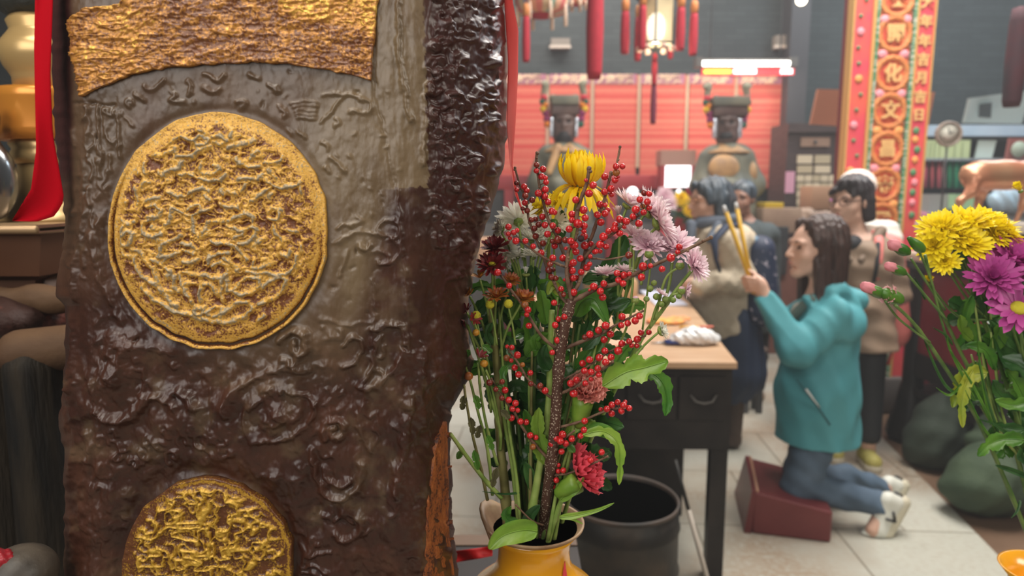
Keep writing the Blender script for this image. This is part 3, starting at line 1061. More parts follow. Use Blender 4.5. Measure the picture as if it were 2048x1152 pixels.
def band_h(u, v, S, T):
    lay = fbm(u / 42 + v / 60, v / 13, 3)
    h = 3.4 + (lay - 0.5) * 2.6 + (fbm(u / 9, v / 6, 5) - 0.5) * 1.9 + 1.0 * ridged(u / 24, v / 11, 2, 0.06)
    h = h - 1.5 * np.exp(-((v - (62 + 0.02 * (u - 560))) / 8) ** 2) * (u > 530) * (u < 640)
    right = np.clip((u - 250) / 120, 0, 1)
    top = np.clip((40 + 0.2 * (u - 560) - v) / 22, 0, 1) * (u > 560)
    rid = 0.48 + 0.5 * (lay - 0.5) + 0.5 * (fbm(u / 12, v / 8, 1) - 0.5) - 0.20 * right + 0.42 * top
    return h, np.clip(rid, 0, 1)


patch_part('gold_band', 0, 0, 0, 0, 330, 130, {'map': band_map, 'h': band_h}, M_gold3, 'rough gold painted scroll band above the medallion')
M_owood = gold_material('raw_orange_wood', (0.06, 0.014, 0.005), (0.30, 0.08, 0.015), (0.42, 0.14, 0.03), speck=500, p1=0.30, p2=0.7, p3=1.0, metal=0.0, rough=0.6)


def strip_map(S, T):
    v = 842 + T * 420
    l_ = np.interp(v, [842, 870, 900, 1000, 1152, 1270], [886, 874, 866, 851, 845, 843]); r_ = np.interp(v, [842, 870, 950, 1060, 1152, 1270], [889, 890, 891, 893, 903, 906])
    return l_ + (r_ - l_) * S, v


patch_part('bare_wood_strip', 0, 0, 0, 0, 26, 190,
           {'map': strip_map, 'h': lambda u, v, S, T: (2.6 + (fbm(u / 5, v / 30, 3) - 0.5) * 2.2, np.clip(0.45 + 1.1 * (fbm(u / 4, v / 26, 2) - 0.5), 0, 1))}, M_owood,
           'strip of bare orange wood on the right flank')


# red ribbons hanging from the pillar
def ribbon(name, left, right, Y, m, label, cat='ribbon', th=0.0006, wave=0.004):
    n = 40
    def rs(pts):
        pts = np.array(pts, float); d = np.r_[0, np.cumsum(np.hypot(*np.diff(pts, axis=0).T))]; d /= d[-1]
        t = np.linspace(0, 1, n)
        return np.stack([np.interp(t, d, pts[:, 0]), np.interp(t, d, pts[:, 1])], 1)
    l_, r_ = rs(left), rs(right)
    mb = MB(); vs = []
    for i in range(n):
        for k in range(7):
            f = k / 6
            p = l_[i] * (1 - f) + r_[i] * f
            Yk = Y + wave * math.sin(i / n * 7 + f * 2.2) + wave * 0.5 * math.sin(f * 3.1)
            vs.append(at(p[0], p[1], Yk))
    N_ = len(vs)
    vs2 = vs + [v + Vector((0, th, 0)) for v in vs]
    fs = []
    for i in range(n - 1):
        for k in range(6):
            a = i * 7 + k
            fs.append((a, a + 1, a + 8, a + 7)); fs.append((a + N_, a + 7 + N_, a + 8 + N_, a + 1 + N_))
    bd = [k for k in range(7)] + [i * 7 + 6 for i in range(1, n)] + [(n - 1) * 7 + k for k in range(5, -1, -1)] + [i * 7 for i in range(n - 2, 0, -1)]
    for a, b in zip(bd, bd[1:] + bd[:1]):
        fs.append((a, a + N_, b + N_, b))
    mb.add(vs2, fs)
    o = mb.build(name, m)
    return tag(o, label, cat)


ribbon('red_ribbon', [(72, -120), (70, 0), (68, 100), (70, 200), (72, 300), (62, 378), (24, 441)], [(108, -120), (105, 0), (100, 150), (105, 270), (118, 340), (128, 400), (110, 432), (72, 444), (26, 442)], 0.50,
       mat('crimson_cloth', (0.40, 0.0, 0.007), 0.9, spec=0.1, bump=0.2, bscale=900, dist=0.0003, sheen=0.0), 'wide crimson ribbon hanging down the left side of the carved pillar')
ribbon('red_ribbon', [(1002, -120), (1008, 0), (1016, 120), (1013, 250), (1020, 330), (1030, 390), (1046, 429)], [(1018, -120), (1025, 0), (1037, 60), (1036, 150), (1031, 250), (1025, 330), (1033, 380), (1048, 427)], 0.60,
       mat('salmon_cloth', (0.92, 0.28, 0.26), 0.85, spec=0.15, translucent=0.5), 'narrow salmon red ribbon tapering beside the right edge of the carved pillar')

pillar['kind'] = 'thing'
# ================================================================ FLOWERS
def petal(mb, base, rad_dir, nrm, L, W, elev, curl, cup=0.25, droop=0.0, seg=6, tip=0.8, twist=0.0):
    """one petal strip, thin and cupped; elev from the plane of the bloom, curl bends towards nrm"""
    rad_dir = Vector(rad_dir); nrm = Vector(nrm)
    side = nrm.cross(rad_dir).normalized()
    if twist: side = (Matrix.Rotation(twist, 3, rad_dir) @ side)
    vs = []; at_ = []
    p = Vector(base); ang = elev
    for i in range(seg + 1):
        t = i / seg
        w = W * (0.35 + 0.65 * math.sin(math.pi * min(t * 0.72 + 0.02, 1)) ** 0.8)
        if t > tip: w *= math.sqrt(max(0, 1 - ((t - tip) / (1 - tip + 1e-6)) ** 2)) * 0.9 + 0.1
        d = rad_dir * math.cos(ang) + nrm * math.sin(ang)
        up = -rad_dir * math.sin(ang) + nrm * math.cos(ang)
        if i: p = p + d * (L / seg)
        ang += curl / seg
        for k in (-1, 0, 1):
            vs.append(p + side * (k * w * 0.5) + up * (cup * w * (abs(k) * 0.6)) + Vector((0, 0, -droop * t * t * L)))
            at_.append(t)
    fs = []
    for i in range(seg):
        for k in range(2):
            a = i * 3 + k
            fs.append((a, a + 1, a + 4, a + 3))
    mb.add(vs, fs, at_)


def bloom(name, c, nrm, R, spec, m, parent, rnd, label=None):
    """spec: list of (count, length factor, width factor, elev, curl, base radius factor)"""
    mb = MB()
    c = Vector(c)
    D, A, B = frame_of(nrm)
    for (n, lf, wf, el, cu, br) in spec:
        ph = rnd.uniform(0, 6.28)
        for i in range(n):
            t = ph + 2 * math.pi * i / n + rnd.uniform(-0.12, 0.12)
            rd = A * math.cos(t) + B * math.sin(t)
            petal(mb, c + rd * (R * br) + D * (R * 0.03 * rnd.random()), rd, D, R * lf * rnd.uniform(0.88, 1.08), R * wf * rnd.uniform(0.9, 1.1),
                  el + rnd.uniform(-0.10, 0.10), cu + rnd.uniform(-0.25, 0.25), twist=rnd.uniform(-0.25, 0.25))
    o = mb.build(name, m, parent, attr='tip')
    if label: o['label'] = label
    return o


DAISY = [(24, 1.25, 0.23, 0.2, 0.15, 0.12), (20, 1.1, 0.22, 0.45, 0.2, 0.10), (14, .8, .2, .75, .2, .06)]
POMPON = [(22, 1.2, 0.25, 0.02, 0.3, 0.1), (21, 1.05, 0.24, 0.35, 0.35, 0.08), (17, 0.75, 0.2, 0.65, 0.4, 0.06), (13, 0.6, 0.2, 0.95, 0.4, 0.04), (8, 0.45, 0.18, 1.25, 0.4, 0.02)]
SPIDER = [(16, 1.15, 0.24, -0.5, -1.0, 0.1), (15, 1.05, 0.24, -0.15, -0.9, 0.1), (18, 0.95, 0.27, 0.55, 1.3, 0.12), (18, 0.92, 0.26, 0.8, 1.25, 0.10), (14, 0.85, 0.25, 1.05, 1.3, 0.08), (9, 0.75, 0.24, 1.3, 1.3, 0.03)]
CLOSED = [(16, 1.2, 0.3, 1.15, 0.15, 0.15), (12, 1.1, 0.28, 1.3, 0.2, 0.08)]
WIDE = [(17, 1.0, 0.27, 0.12, 0.0, 0.12), (14, 0.9, 0.25, 0.35, 0.1, 0.12)]

M_stem = mat('green_stem', (0.16, 0.26, 0.045), 0.45, col2=(0.30, 0.38, 0.10), scale=60, sss=0.0)
M_stem_d = mat('dark_stem', (0.055, 0.12, 0.025), 0.45, col2=(0.14, 0.22, 0.05), scale=50)
M_stem_b = mat('brown_green_stem', (0.15, 0.13, 0.04), 0.5, col2=(0.26, 0.24, 0.08), scale=60)
M_calyx = mat('calyx_green', (0.11, 0.20, 0.025), 0.5, col2=(0.26, 0.30, 0.07), scale=260, bump=0.5, bscale=500)
M_leaf = mat('leaf_green', (0.045, 0.16, 0.018), 0.38, col2=(0.12, 0.27, 0.03), scale=30, bump=0.35, bscale=160, dist=0.001, translucent=0.2)
M_leaf_l = mat('leaf_light_green', (0.13, 0.27, 0.022), 0.4, col2=(0.26, 0.40, 0.05), scale=30, bump=0.35, bscale=160, dist=0.001, translucent=0.2)
M_leaf_d = mat('leaf_dark_green', (0.018, 0.07, 0.015), 0.36, col2=(0.05, 0.14, 0.03), scale=30, bump=0.35, bscale=160, dist=0.001, translucent=0.12)
M_leaf_y = mat('leaf_yellowing', (0.38, 0.40, 0.03), 0.5, col2=(0.20, 0.30, 0.03), scale=24, bump=0.4, bscale=150, dist=0.001, translucent=0.2)
M_leaf_dry = mat('leaf_dry', (0.05, 0.045, 0.015), 0.7, col2=(0.11, 0.10, 0.03), scale=50)
M_yel = mat('petal_yellow', (0.90, 0.56, 0.0), 0.5, col2=(1.0, 0.74, 0.01), attr='tip', translucent=0.25, bump=0.2, bscale=700, dist=0.0004)
M_lem = mat('petal_lemon', (0.80, 0.58, 0.0), 0.5, col2=(1.0, 0.82, 0.02), attr='tip', translucent=0.25)
M_wht = mat('petal_white', (0.86, 0.86, 0.70), 0.5, col2=(0.90, 0.88, 0.80), attr='tip', translucent=0.25)
M_lav = mat('petal_lavender', (0.86, 0.53, 0.60), 0.5, col2=(0.96, 0.84, 0.86), attr='tip', translucent=0.25)
M_lav2 = mat('petal_lavender_deep', (0.78, 0.42, 0.54), 0.5, col2=(0.95, 0.78, 0.82), attr='tip', translucent=0.2)
M_drd = mat('petal_dark_red', (0.16, 0.012, 0.010), 0.45, col2=(0.22, 0.010, 0.014), attr='tip', translucent=0.1)
M_rus = mat('petal_rust', (0.55, 0.25, 0.02), 0.45, col2=(0.30, 0.035, 0.012), attr='tip', translucent=0.1)
M_org = mat('petal_orange', (0.30, 0.05, 0.01), 0.45, col2=(0.75, 0.33, 0.01), attr='tip', translucent=0.1)
M_mag = mat('petal_magenta', (0.34, 0.025, 0.19), 0.5, col2=(0.56, 0.09, 0.36), attr='tip', translucent=0.2)
M_disc = mat('flower_disc_yellow', (0.55, 0.48, 0.02), 0.7, bump=1.0, bscale=1500, dist=0.001)
M_berry = mat('berry_red', (0.62, 0.018, 0.022), 0.28, coat=0.3, col2=(0.45, 0.01, 0.012), scale=90)
M_berry_d = mat('berry_dark', (0.14, 0.012, 0.008), 0.3, coat=0.2, col2=(0.25, 0.03, 0.015), scale=90)
M_berry_o = mat('berry_brown', (0.38, 0.12, 0.015), 0.4, col2=(0.24, 0.07, 0.02), scale=120)
M_bark = mat('twig_bark', (0.095, 0.042, 0.022), 0.7, col2=(0.21, 0.12, 0.07), scale=90, bump=0.6, bscale=300, dist=0.0008)
M_calyxtip = mat('berry_eye', (0.03, 0.01, 0.01), 0.8)


def bark_speckled():
    m = bpy.data.materials.new('speckled_bark')
    m.use_nodes = True
    N, L = nt(m)
    b = N['Principled BSDF']; b.inputs['Roughness'].default_value = 0.65
    tc = N.new('ShaderNodeTexCoord')
    vo = N.new('ShaderNodeTexVoronoi'); vo.inputs['Scale'].default_value = 480
    L.new(tc.outputs['Object'], vo.inputs['Vector'])
    r = N.new('ShaderNodeMapRange'); r.inputs[1].default_value = 0.24; r.inputs[2].default_value = 0.34; r.inputs[3].default_value = 1; r.inputs[4].default_value = 0
    L.new(vo.outputs['Distance'], r.inputs[0])
    mx = N.new('ShaderNodeMix'); mx.data_type = 'RGBA'
    mx.inputs[6].default_value = (0.075, 0.030, 0.017, 1); mx.inputs[7].default_value = (0.42, 0.33, 0.24, 1)
    L.new(r.outputs[0], mx.inputs[0]); L.new(mx.outputs[2], b.inputs['Base Color'])
    return m


M_bark2 = bark_speckled()


def smooth3(pts, n=6):
    P_ = [Vector(p) for p in pts]
    if len(P_) < 3: return [P_[0].lerp(P_[-1], i / n) for i in range(n + 1)]
    out = []
    for i in range(len(P_) - 1):
        p0 = P_[max(i - 1, 0)]; p1 = P_[i]; p2 = P_[i + 1]; p3 = P_[min(i + 2, len(P_) - 1)]
        for k in range(n):
            t = k / n
            out.append(0.5 * ((2 * p1) + (-p0 + p2) * t + (2 * p0 - 5 * p1 + 4 * p2 - p3) * t * t + (-p0 + 3 * p1 - 3 * p2 + p3) * t ** 3))
    out.append(P_[-1])
    return out


def pxs(pts, Y, Y2=None):
    """pixel polyline -> world; Y may run to Y2; points may carry their own Y"""
    n = len(pts)
    r = []
    for i, p in enumerate(pts):
        y = p[2] if len(p) > 2 else (Y if Y2 is None else Y + (Y2 - Y) * i / (n - 1))
        r.append(at(p[0], p[1], y))
    return r


def leaf(name, pts, W, m, parent, nrm=(0, -1, 0.3), lobes=3, depth=0.45, fold=0.35, prof='ovate', seed=0, th=0.0004):
    """pts: spine in world; W half width; lobed outline"""
    sp = smooth3(pts, 8)
    n = len(sp)
    rnd = random.Random(seed)
    nrm = Vector(nrm).normalized()
    vs = []
    K = 6
    for i, p in enumerate(sp):
        t = i / (n - 1)
        d = (sp[min(i + 1, n - 1)] - sp[max(i - 1, 0)]).normalized()
        s = d.cross(nrm)
        if s.length < 1e-4: s = Vector((1, 0, 0))
        s.normalize()
        up = s.cross(d)
        if prof == 'ovate': w = math.sin(math.pi * min(1, t ** 0.75 * 0.97 + 0.02)) ** 0.7
        elif prof == 'blade': w = min(1, t * 5) ** 0.5 * (1 - t) ** 0.6
        else: w = (t ** 0.6) * math.sqrt(max(0, 1 - t ** 5))
        lb = 1
        if lobes:
            x = (t * lobes) % 1
            lb = 1 - depth * (1 - math.sin(math.pi * x) ** 0.6)
            lb += 0.09 * math.sin(t * 60 + seed)
        w = max(w * lb * W, W * 0.03)
        for k in range(-K, K + 1):
            f = k / K
            bend = fold * abs(f) * w
            wob = 0.08 * W * math.sin(f * 5 + t * 9 + seed) * abs(f)
            vs.append(p + s * (f * w) + up * (bend + wob) + d * (abs(f) * w * 0.35 * (1 if lobes else 0)))
    M_ = 2 * K + 1
    fs = []
    for i in range(n - 1):
        for k in range(M_ - 1):
            a = i * M_ + k
            fs.append((a, a + 1, a + M_ + 1, a + M_))
    mb = MB()
    mb.add(vs, fs)
    # midrib
    mb.tube([p - nrm * -0.0003 for p in sp], [W * 0.05 + 0.0004, 0.0003], 5)
    return mb.build(name, m, parent)


def sprig(parent, p, rnd, n=5, L=0.02, m=None):
    """small lobed leaf near point p"""
    d = Vector((rnd.uniform(-1, 1), rnd.uniform(-0.5, 0.3), rnd.uniform(-0.6, 0.9))).normalized()
    q = p + d * L * rnd.uniform(0.7, 1.3)
    mid = (p + q) / 2 + Vector((0, 0, 0.004))
    return leaf('leaf', [p, mid, q], L * 0.28, m or M_leaf, parent, nrm=(rnd.uniform(-0.5, 0.5), -1, rnd.uniform(0, 0.6)), lobes=2, seed=rnd.randint(0, 99))


def calyx(c, nrm, r, parent, m=None, elong=0.6):
    mb = MB()
    mb.lathe([(r * 0.25, -r * elong * 1.2), (r * 0.75, -r * elong * 0.8), (r, -r * 0.2), (r * 0.9, r * 0.12), (0.0001, r * 0.15)], c, 14, nrm, lobes=7, lobe=0.06)
    return mb.build('calyx', m or M_calyx, parent)


def frame_rot(e):
    D, A, B = frame_of(e)
    return Matrix((A, B, D)).transposed()


def bud(parent, px, py, Y, r, m=None, label=None, nrm=(0, 0, 1), tipm=None):
    c = at(px, py, Y); rr_ = r * ppm(Y)
    mb = MB()
    mb.lathe([(rr_ * .3, -rr_), (rr_ * .85, -rr_ * .6), (rr_, 0), (rr_ * .8, rr_ * .6), (rr_ * .35, rr_ * .92), (0.0001, rr_ * .95)], c, 12, nrm, lobes=6, lobe=0.07)
    o = mb.build('bud', m or M_calyx, parent)
    if label: o['label'] = label
    if tipm:
        b2 = MB()
        b2.lathe([(rr_ * .78, rr_ * .3), (rr_ * .7, rr_ * .8), (rr_ * .4, rr_ * 1.15), (0.0001, rr_ * 1.1)], c, 10, nrm)
        b2.build('petal_tip', tipm, o)
    return o


def stem_part(parent, pts, r0, r1, m, Y=0.6, Y2=None, name='stem', seg=8, nodes=True):
    w = smooth3(pxs(pts, Y, Y2), 6)
    n = len(w)
    rad = []
    for i in range(n):
        r = r0 + (r1 - r0) * i / (n - 1)
        if nodes and i % 9 == 5: r *= 1.22
        rad.append(r)
    mb = MB()
    mb.tube(w, rad, seg)
    return mb.build(name, m, parent)


def multi_stem(parent, polys, m, name='stem'):
    mb = MB()
    for pts, r0, r1, Y, Y2 in polys:
        w = smooth3(pxs(pts, Y, Y2), 5)
        mb.tube(w, [r0 + (r1 - r0) * i / (len(w) - 1) for i in range(len(w))], 7)
    return mb.build(name, m, parent)


VASE = (at(1068, 1060, 0.635).x, 0.635)
rnd = random.Random(11)
GB = 'flowers in the yellow vase'

# ---------------------------------------------------------------- yellow vase
vx, vy = VASE
rimz = at(1068, 1045, 0.635).z
vase = thing('vase', (vx, vy, 0.902), 'yellow glazed ceramic vase with a flared chipped rim under the mixed bouquet', 'vase')
M_vase = mat('yellow_glaze', (0.78, 0.36, 0.012), 0.22, col2=(0.62, 0.26, 0.012), scale=14, coat=0.5, contrast=(0.45, 0.8))
M_rim = mat('bare_clay_rim', (0.42, 0.28, 0.15), 0.55, col2=(0.22, 0.12, 0.06), scale=30)
hz = rimz - 0.902
prof = [(0.0001, 0.0), (0.042, 0.0), (0.045, 0.006), (0.050, 0.03), (0.066, 0.09), (0.076, 0.14), (0.074, hz - 0.10), (0.062, hz - 0.070), (0.042, hz - 0.053), (0.036, hz - 0.040),
        (0.035, hz - 0.026), (0.038, hz - 0.014), (0.046, hz - 0.004)]
MB().lathe(prof, (vx, vy, 0.902), 56).build('vase_body', M_vase, vase)
MB().lathe([(0.046, hz - 0.004), (0.049, hz - 0.001), (0.0495, hz + 0.0015), (0.047, hz + 0.001), (0.037, hz - 0.010), (0.032, hz - 0.024), (0.031, hz - 0.06), (0.0001, hz - 0.07)],
           (vx, vy, 0.902), 56).build('vase_rim', M_rim, vase)
# a chipped lip standing up on the left
mb = MB()
vs = []
for i in range(9):
    a_ = math.radians(118 + i * 13)
    for k in range(5):
        r_ = 0.036 + 0.0155 * k / 4
        h_ = hz - 0.012 + 0.030 * (k / 4) * math.sin(math.pi * i / 8) ** 0.6
        vs.append(Vector((vx + r_ * math.cos(a_), vy + r_ * math.sin(a_) * 0.8, 0.902 + h_)))
fs = [(i * 5 + k, i * 5 + k + 1, i * 5 + k + 6, i * 5 + k + 5) for i in range(8) for k in range(4)]
mb.add(vs, fs)
o = mb.build('rim_lip', M_rim, vase)
sm = o.modifiers.new('thick', 'SOLIDIFY'); sm.thickness = 0.003
# ribbon tied round the belly
pts = smooth3([at(1150, 1040, 0.585), at(1112, 1090, 0.560), at(1095, 1150, 0.556), at(1088, 1215, 0.553)], 8)
pts = [Vector((VASE[0] + (p.x - VASE[0]), p.y, p.z)) for p in pts]
mb = MB(); vs = []
pts = []
for i in range(16):
    t = i / 15
    ang = math.radians(-38 - 42 * t)
    z_ = hz - 0.028 - 0.075 * t
    r_ = np.interp(z_, [p[1] for p in prof[2:]], [p[0] for p in prof[2:]]) + 0.0012
    for s_ in (0, 1):
        z2 = z_ - 0.016 * s_; r2 = np.interp(z2, [p[1] for p in prof[2:]], [p[0] for p in prof[2:]]) + 0.0012
        vs.append(Vector((vx + r2 * math.cos(ang), vy + r2 * math.sin(ang), 0.902 + z2)))
mb.add(vs, [(2 * i, 2 * i + 1, 2 * i + 3, 2 * i + 2) for i in range(15)])
o = mb.build('red_ribbon', mat('rose_cloth', (0.55, 0.03, 0.04), 0.7))
tag(o, 'rose red ribbon wrapped slanting round the neck of the yellow vase', 'ribbon')
sm = o.modifiers.new('thick', 'SOLIDIFY'); sm.thickness = 0.0008


def plant(name, label, cat, px=1068, py=1075):
    return thing(name, (vx, vy, rimz - 0.06), label, cat, None)


# ---------------------------------------------------------------- winterberry branch
wb = plant('winterberry_branch', 'bare brown twig crowded with shiny red berries in the yellow vase', 'berry branch')
trunk = [(1078, 1120, .625), (1085, 1060, .615), (1098, 960, .60), (1110, 850, .59), (1119, 720, .585), (1132, 640, .58), (1143, 600, .58)]
stem_part(wb, trunk, 0.0052, 0.0046, M_bark2, name='main_branch', seg=12)
tw = [
    ([(1143, 600), (1134, 555), (1134, 530), (1138, 499), (1150, 480), (1156, 452)], .578, .572, .0018, .0012),
    ([(1145, 600), (1148, 585), (1160, 560), (1168, 520), (1172, 500)], .58, .588, .0022, .0014),
    ([(1150, 455), (1155, 424), (1162, 398), (1174, 365), (1178, 337)], .572, .568, .0019, .0014),
    ([(1138, 612), (1121, 590), (1106, 560), (1100, 545)], .582, .588, .0016, .0013),
    ([(1143, 600), (1140, 550), (1127, 506), (1115, 475), (1097, 440), (1087, 405), (1078, 365), (1073, 320), (1074, 306)], .586, .580, .0018, .0010),
    ([(1100, 545), (1092, 530), (1082, 499), (1069, 471), (1058, 440), (1055, 420), (1050, 395), (1039, 367), (1030, 336)], .588, .592, .0014, .0009),
    ([(1132, 534), (1110, 526), (1087, 515), (1060, 496), (1042, 482)], .578, .566, .0012, .0009),
    ([(1160, 555), (1174, 494), (1185, 470), (1198, 428), (1209, 398), (1222, 346)], .590, .586, .0018, .0012),
    ([(1222, 350), (1228, 345), (1236, 316), (1240, 294)], .586, .584, .0010, .0009),
    ([(1165, 520), (1193, 489), (1221, 471), (1244, 452), (1275, 433), (1292, 425)], .582, .575, .0017, .0009),
    ([(1168, 516), (1190, 517), (1215, 519), (1252, 512)], .584, .576, .0009, .0007),
    ([(1146, 602), (1165, 592), (1197, 576), (1233, 567), (1280, 543), (1326, 522), (1382, 495), (1422, 475)], .580, .560, .0023, .0012),
    ([(1128, 697), (1164, 683), (1200, 669), (1233, 649), (1286, 622)], .585, .568, .0018, .0008),
    ([(1112, 697), (1083, 672), (1058, 633), (1039, 602), (1022, 580), (1005, 555), (990, 540)], .586, .575, .0015, .0008),
    ([(1108, 799), (1078, 777), (1056, 758), (1039, 730), (1017, 699)], .590, .580, .0014, .0008),
    ([(1119, 788), (1150, 774), (1192, 747), (1225, 724)], .588, .562, .0015, .0010),
    ([(1122, 762), (1167, 738), (1192, 722), (1225, 700), (1262, 685), (1290, 672)], .590, .574, .0011, .0007),
    ([(1112, 856), (1158, 844), (1206, 824), (1242, 816), (1256, 817)], .592, .574, .0013, .0008),
    ([(1094, 915), (1063, 881), (1042, 850), (1028, 824), (1011, 802), (996, 780), (983, 758)], .596, .584, .0015, .0008),
    ([(1100, 951), (1136, 947), (1162, 937), (1188, 926), (1215, 913)], .598, .578, .0011, .0008),
    ([(1104, 900), (1125, 880), (1148, 862)], .594, .582, .0013, .0008),
    ([(1104, 925), (1118, 905), (1150, 880), (1168, 858)], .596, .590, .0010, .0007),
    ([(1120, 705), (1113, 668), (1114, 640), (1118, 610)], .586, .584, .0009, .0007),
    ([(1086, 1050), (1062, 1040), (1032, 1010)], .600, .590, .0010, .0007),
]
for pts, Ya, Yb, r0, r1 in tw:
    o = stem_part(wb, pts, r0, r1, M_bark, Ya, Yb, name='twig', seg=7)
    # leaf scars along the twig
    mb = MB()
    w = smooth3(pxs(pts, Ya, Yb), 6)
    for i in range(3, len(w) - 1, 4):
        mb.ball(w[i] + Vector((rnd.uniform(-1, 1), rnd.uniform(-1, 0), rnd.uniform(-1, 1))) * r1, r1 * 1.1, 6, 4)
    mb.ball(w[-1], r1 * 1.5, 7, 5)
    mb.build('leaf_scars', M_bark, o)

BZ6 = """98,155,22d 100,213,22r 163,185,28r 185,218,28r 172,263,28d 232,299,28d 170,322,28r 150,372,20d 190,390,26d 225,468,26d 262,462,24d 288,508,30d 250,542,28d 262,608,30d
325,35,30r 267,50,24r 312,98,30r 345,110,22r 350,148,26r 343,210,32r 284,241,32r 340,269,30r 368,316,30r 402,394,32r 425,405,24r 320,442,30r 340,513,30r 408,518,30r 452,558,30r 363,590,31r 452,635,36d 403,650,22d 424,690,30r 516,640,30d 326,668,30d 308,751,31r 240,695,27r 175,648,27r 93,648,32r 30,528,29r 30,587,23r 75,575,26r 103,558,22r 43,624,20r
408,793,31r 384,845,28d 375,895,34d 412,893,22d 396,957,30d 436,966,24d 270,0,26d
752,173,33r 716,243,35r 690,130,18r 603,298,31r 572,420,32r 670,383,36r 684,451,32r 572,470,28r 622,500,40r 676,520,32r 548,547,32r 673,565,24r 674,610,34r 560,650,32r 590,685,38r 680,687,36r 604,740,32r 493,794,32r 641,797,31r 582,833,33r 560,862,24r 573,902,33r 650,914,30r 580,965,32r 608,962,28r 507,980,15r 479,1057,27r 586,1088,34r 500,1108,22d 698,875,31r 722,845,24r 733,674,27r 765,742,24r 812,736,22r 728,780,20r 520,712,18r 648,628,30k
850,100,31r 948,13,30r 1003,13,26r 950,66,33o 940,130,30r 965,98,18r 905,203,33r 848,230,31r 910,254,24r 808,335,32r 855,342,22r 853,415,32r 876,385,26r 788,425,32r 817,489,34r
1190,238,30d 1231,245,28r 1150,295,30r 1215,315,31r 1176,350,24o 1230,365,27r 1115,380,36r 1183,405,28r 1093,440,30r 1142,499,34r 980,462,34r 1035,481,34r 940,510,28r 935,545,32r 884,564,28r 979,583,31r 1018,528,20r 840,613,38r 812,679,36r 864,697,28r 777,738,24r
1058,770,34d 1177,865,38r 1241,860,24r 1165,958,34r 956,923,30r 1014,940,34r 968,981,30r 1060,930,22r 1008,1012,30r 843,1013,31r 757,1037,35r 722,1067,14r 813,1078,33r 833,1128,33r 1340,888,30r 35,1030,28r"""
BZ2 = """540,107,28o 562,143,26r 552,178,20r 568,258,25r 750,92,24r 818,30,20d 782,210,23r 825,192,25r 757,253,26r 775,362,27r 736,450,22r
1238,192,28r 1365,188,26r 1333,222,28r 1280,240,25r 1233,255,24r 1120,257,31r 1070,290,28r 1155,318,28r 1007,320,29r 970,340,22d 1110,357,28r 1375,307,24r 1432,305,22r 1350,355,29r 1290,370,24r 1347,402,20r 1308,400,20r 1238,386,27r 1212,438,33r 1115,438,26r 1160,485,28r 1076,487,30r 1005,502,28r 955,528,27r 1120,520,28r 968,582,26r 1016,590,26r 1065,565,26r 1072,610,24r 1017,642,20r 912,647,26r 868,672,28r 975,672,24r 890,745,31r
411,407,16r 446,414,22r 486,468,28r 441,508,18r 409,490,26o 522,538,20o 466,559,25r 494,609,26r 578,597,23r 582,675,22d 650,690,25d 685,725,27r 284,668,26d 375,660,22d 330,715,22d 396,722,27r 373,778,22d 423,792,26r 471,815,26r 449,857,24r 487,866,20r 441,921,27r 507,947,25r 548,952,24r 577,1047,26r 618,1062,22r 597,1130,24o 810,1040,30r 765,1068,28r 732,1108,26r 795,1088,28r 877,1071,27r 832,1105,26r 940,1050,24r 965,1008,26r 970,943,26r
1085,860,18r 1130,857,26r 1165,890,26r 1166,828,27r 1208,808,24r 1235,872,26r 1250,832,28r 1290,851,24r 1262,805,16r"""
BZ3 = """851,203,26r 1157,208,26r 1073,269,26r 826,306,20r 865,347,25r 826,352,22r 812,422,25r 786,468,22r"""
berries = []
for txt, ox, oy, sc_ in ((BZ6, 1010, 330, 4.266), (BZ2, 900, 580, 3.6), (BZ3, 900, 850, 3.814)):
    for tok in txt.split():
        a_, b_, c_ = tok.split(',')
        berries.append((ox + float(a_) / sc_, oy + float(b_) / sc_, float(c_[:-1]) / sc_, c_[-1]))
berries += [(1358.7, 493.7, 7, 'r'), (1355.7, 504, 5.5, 'r'), (1341.7, 515.6, 8.8, 'r'), (995, 545, 7.5, 'r')]
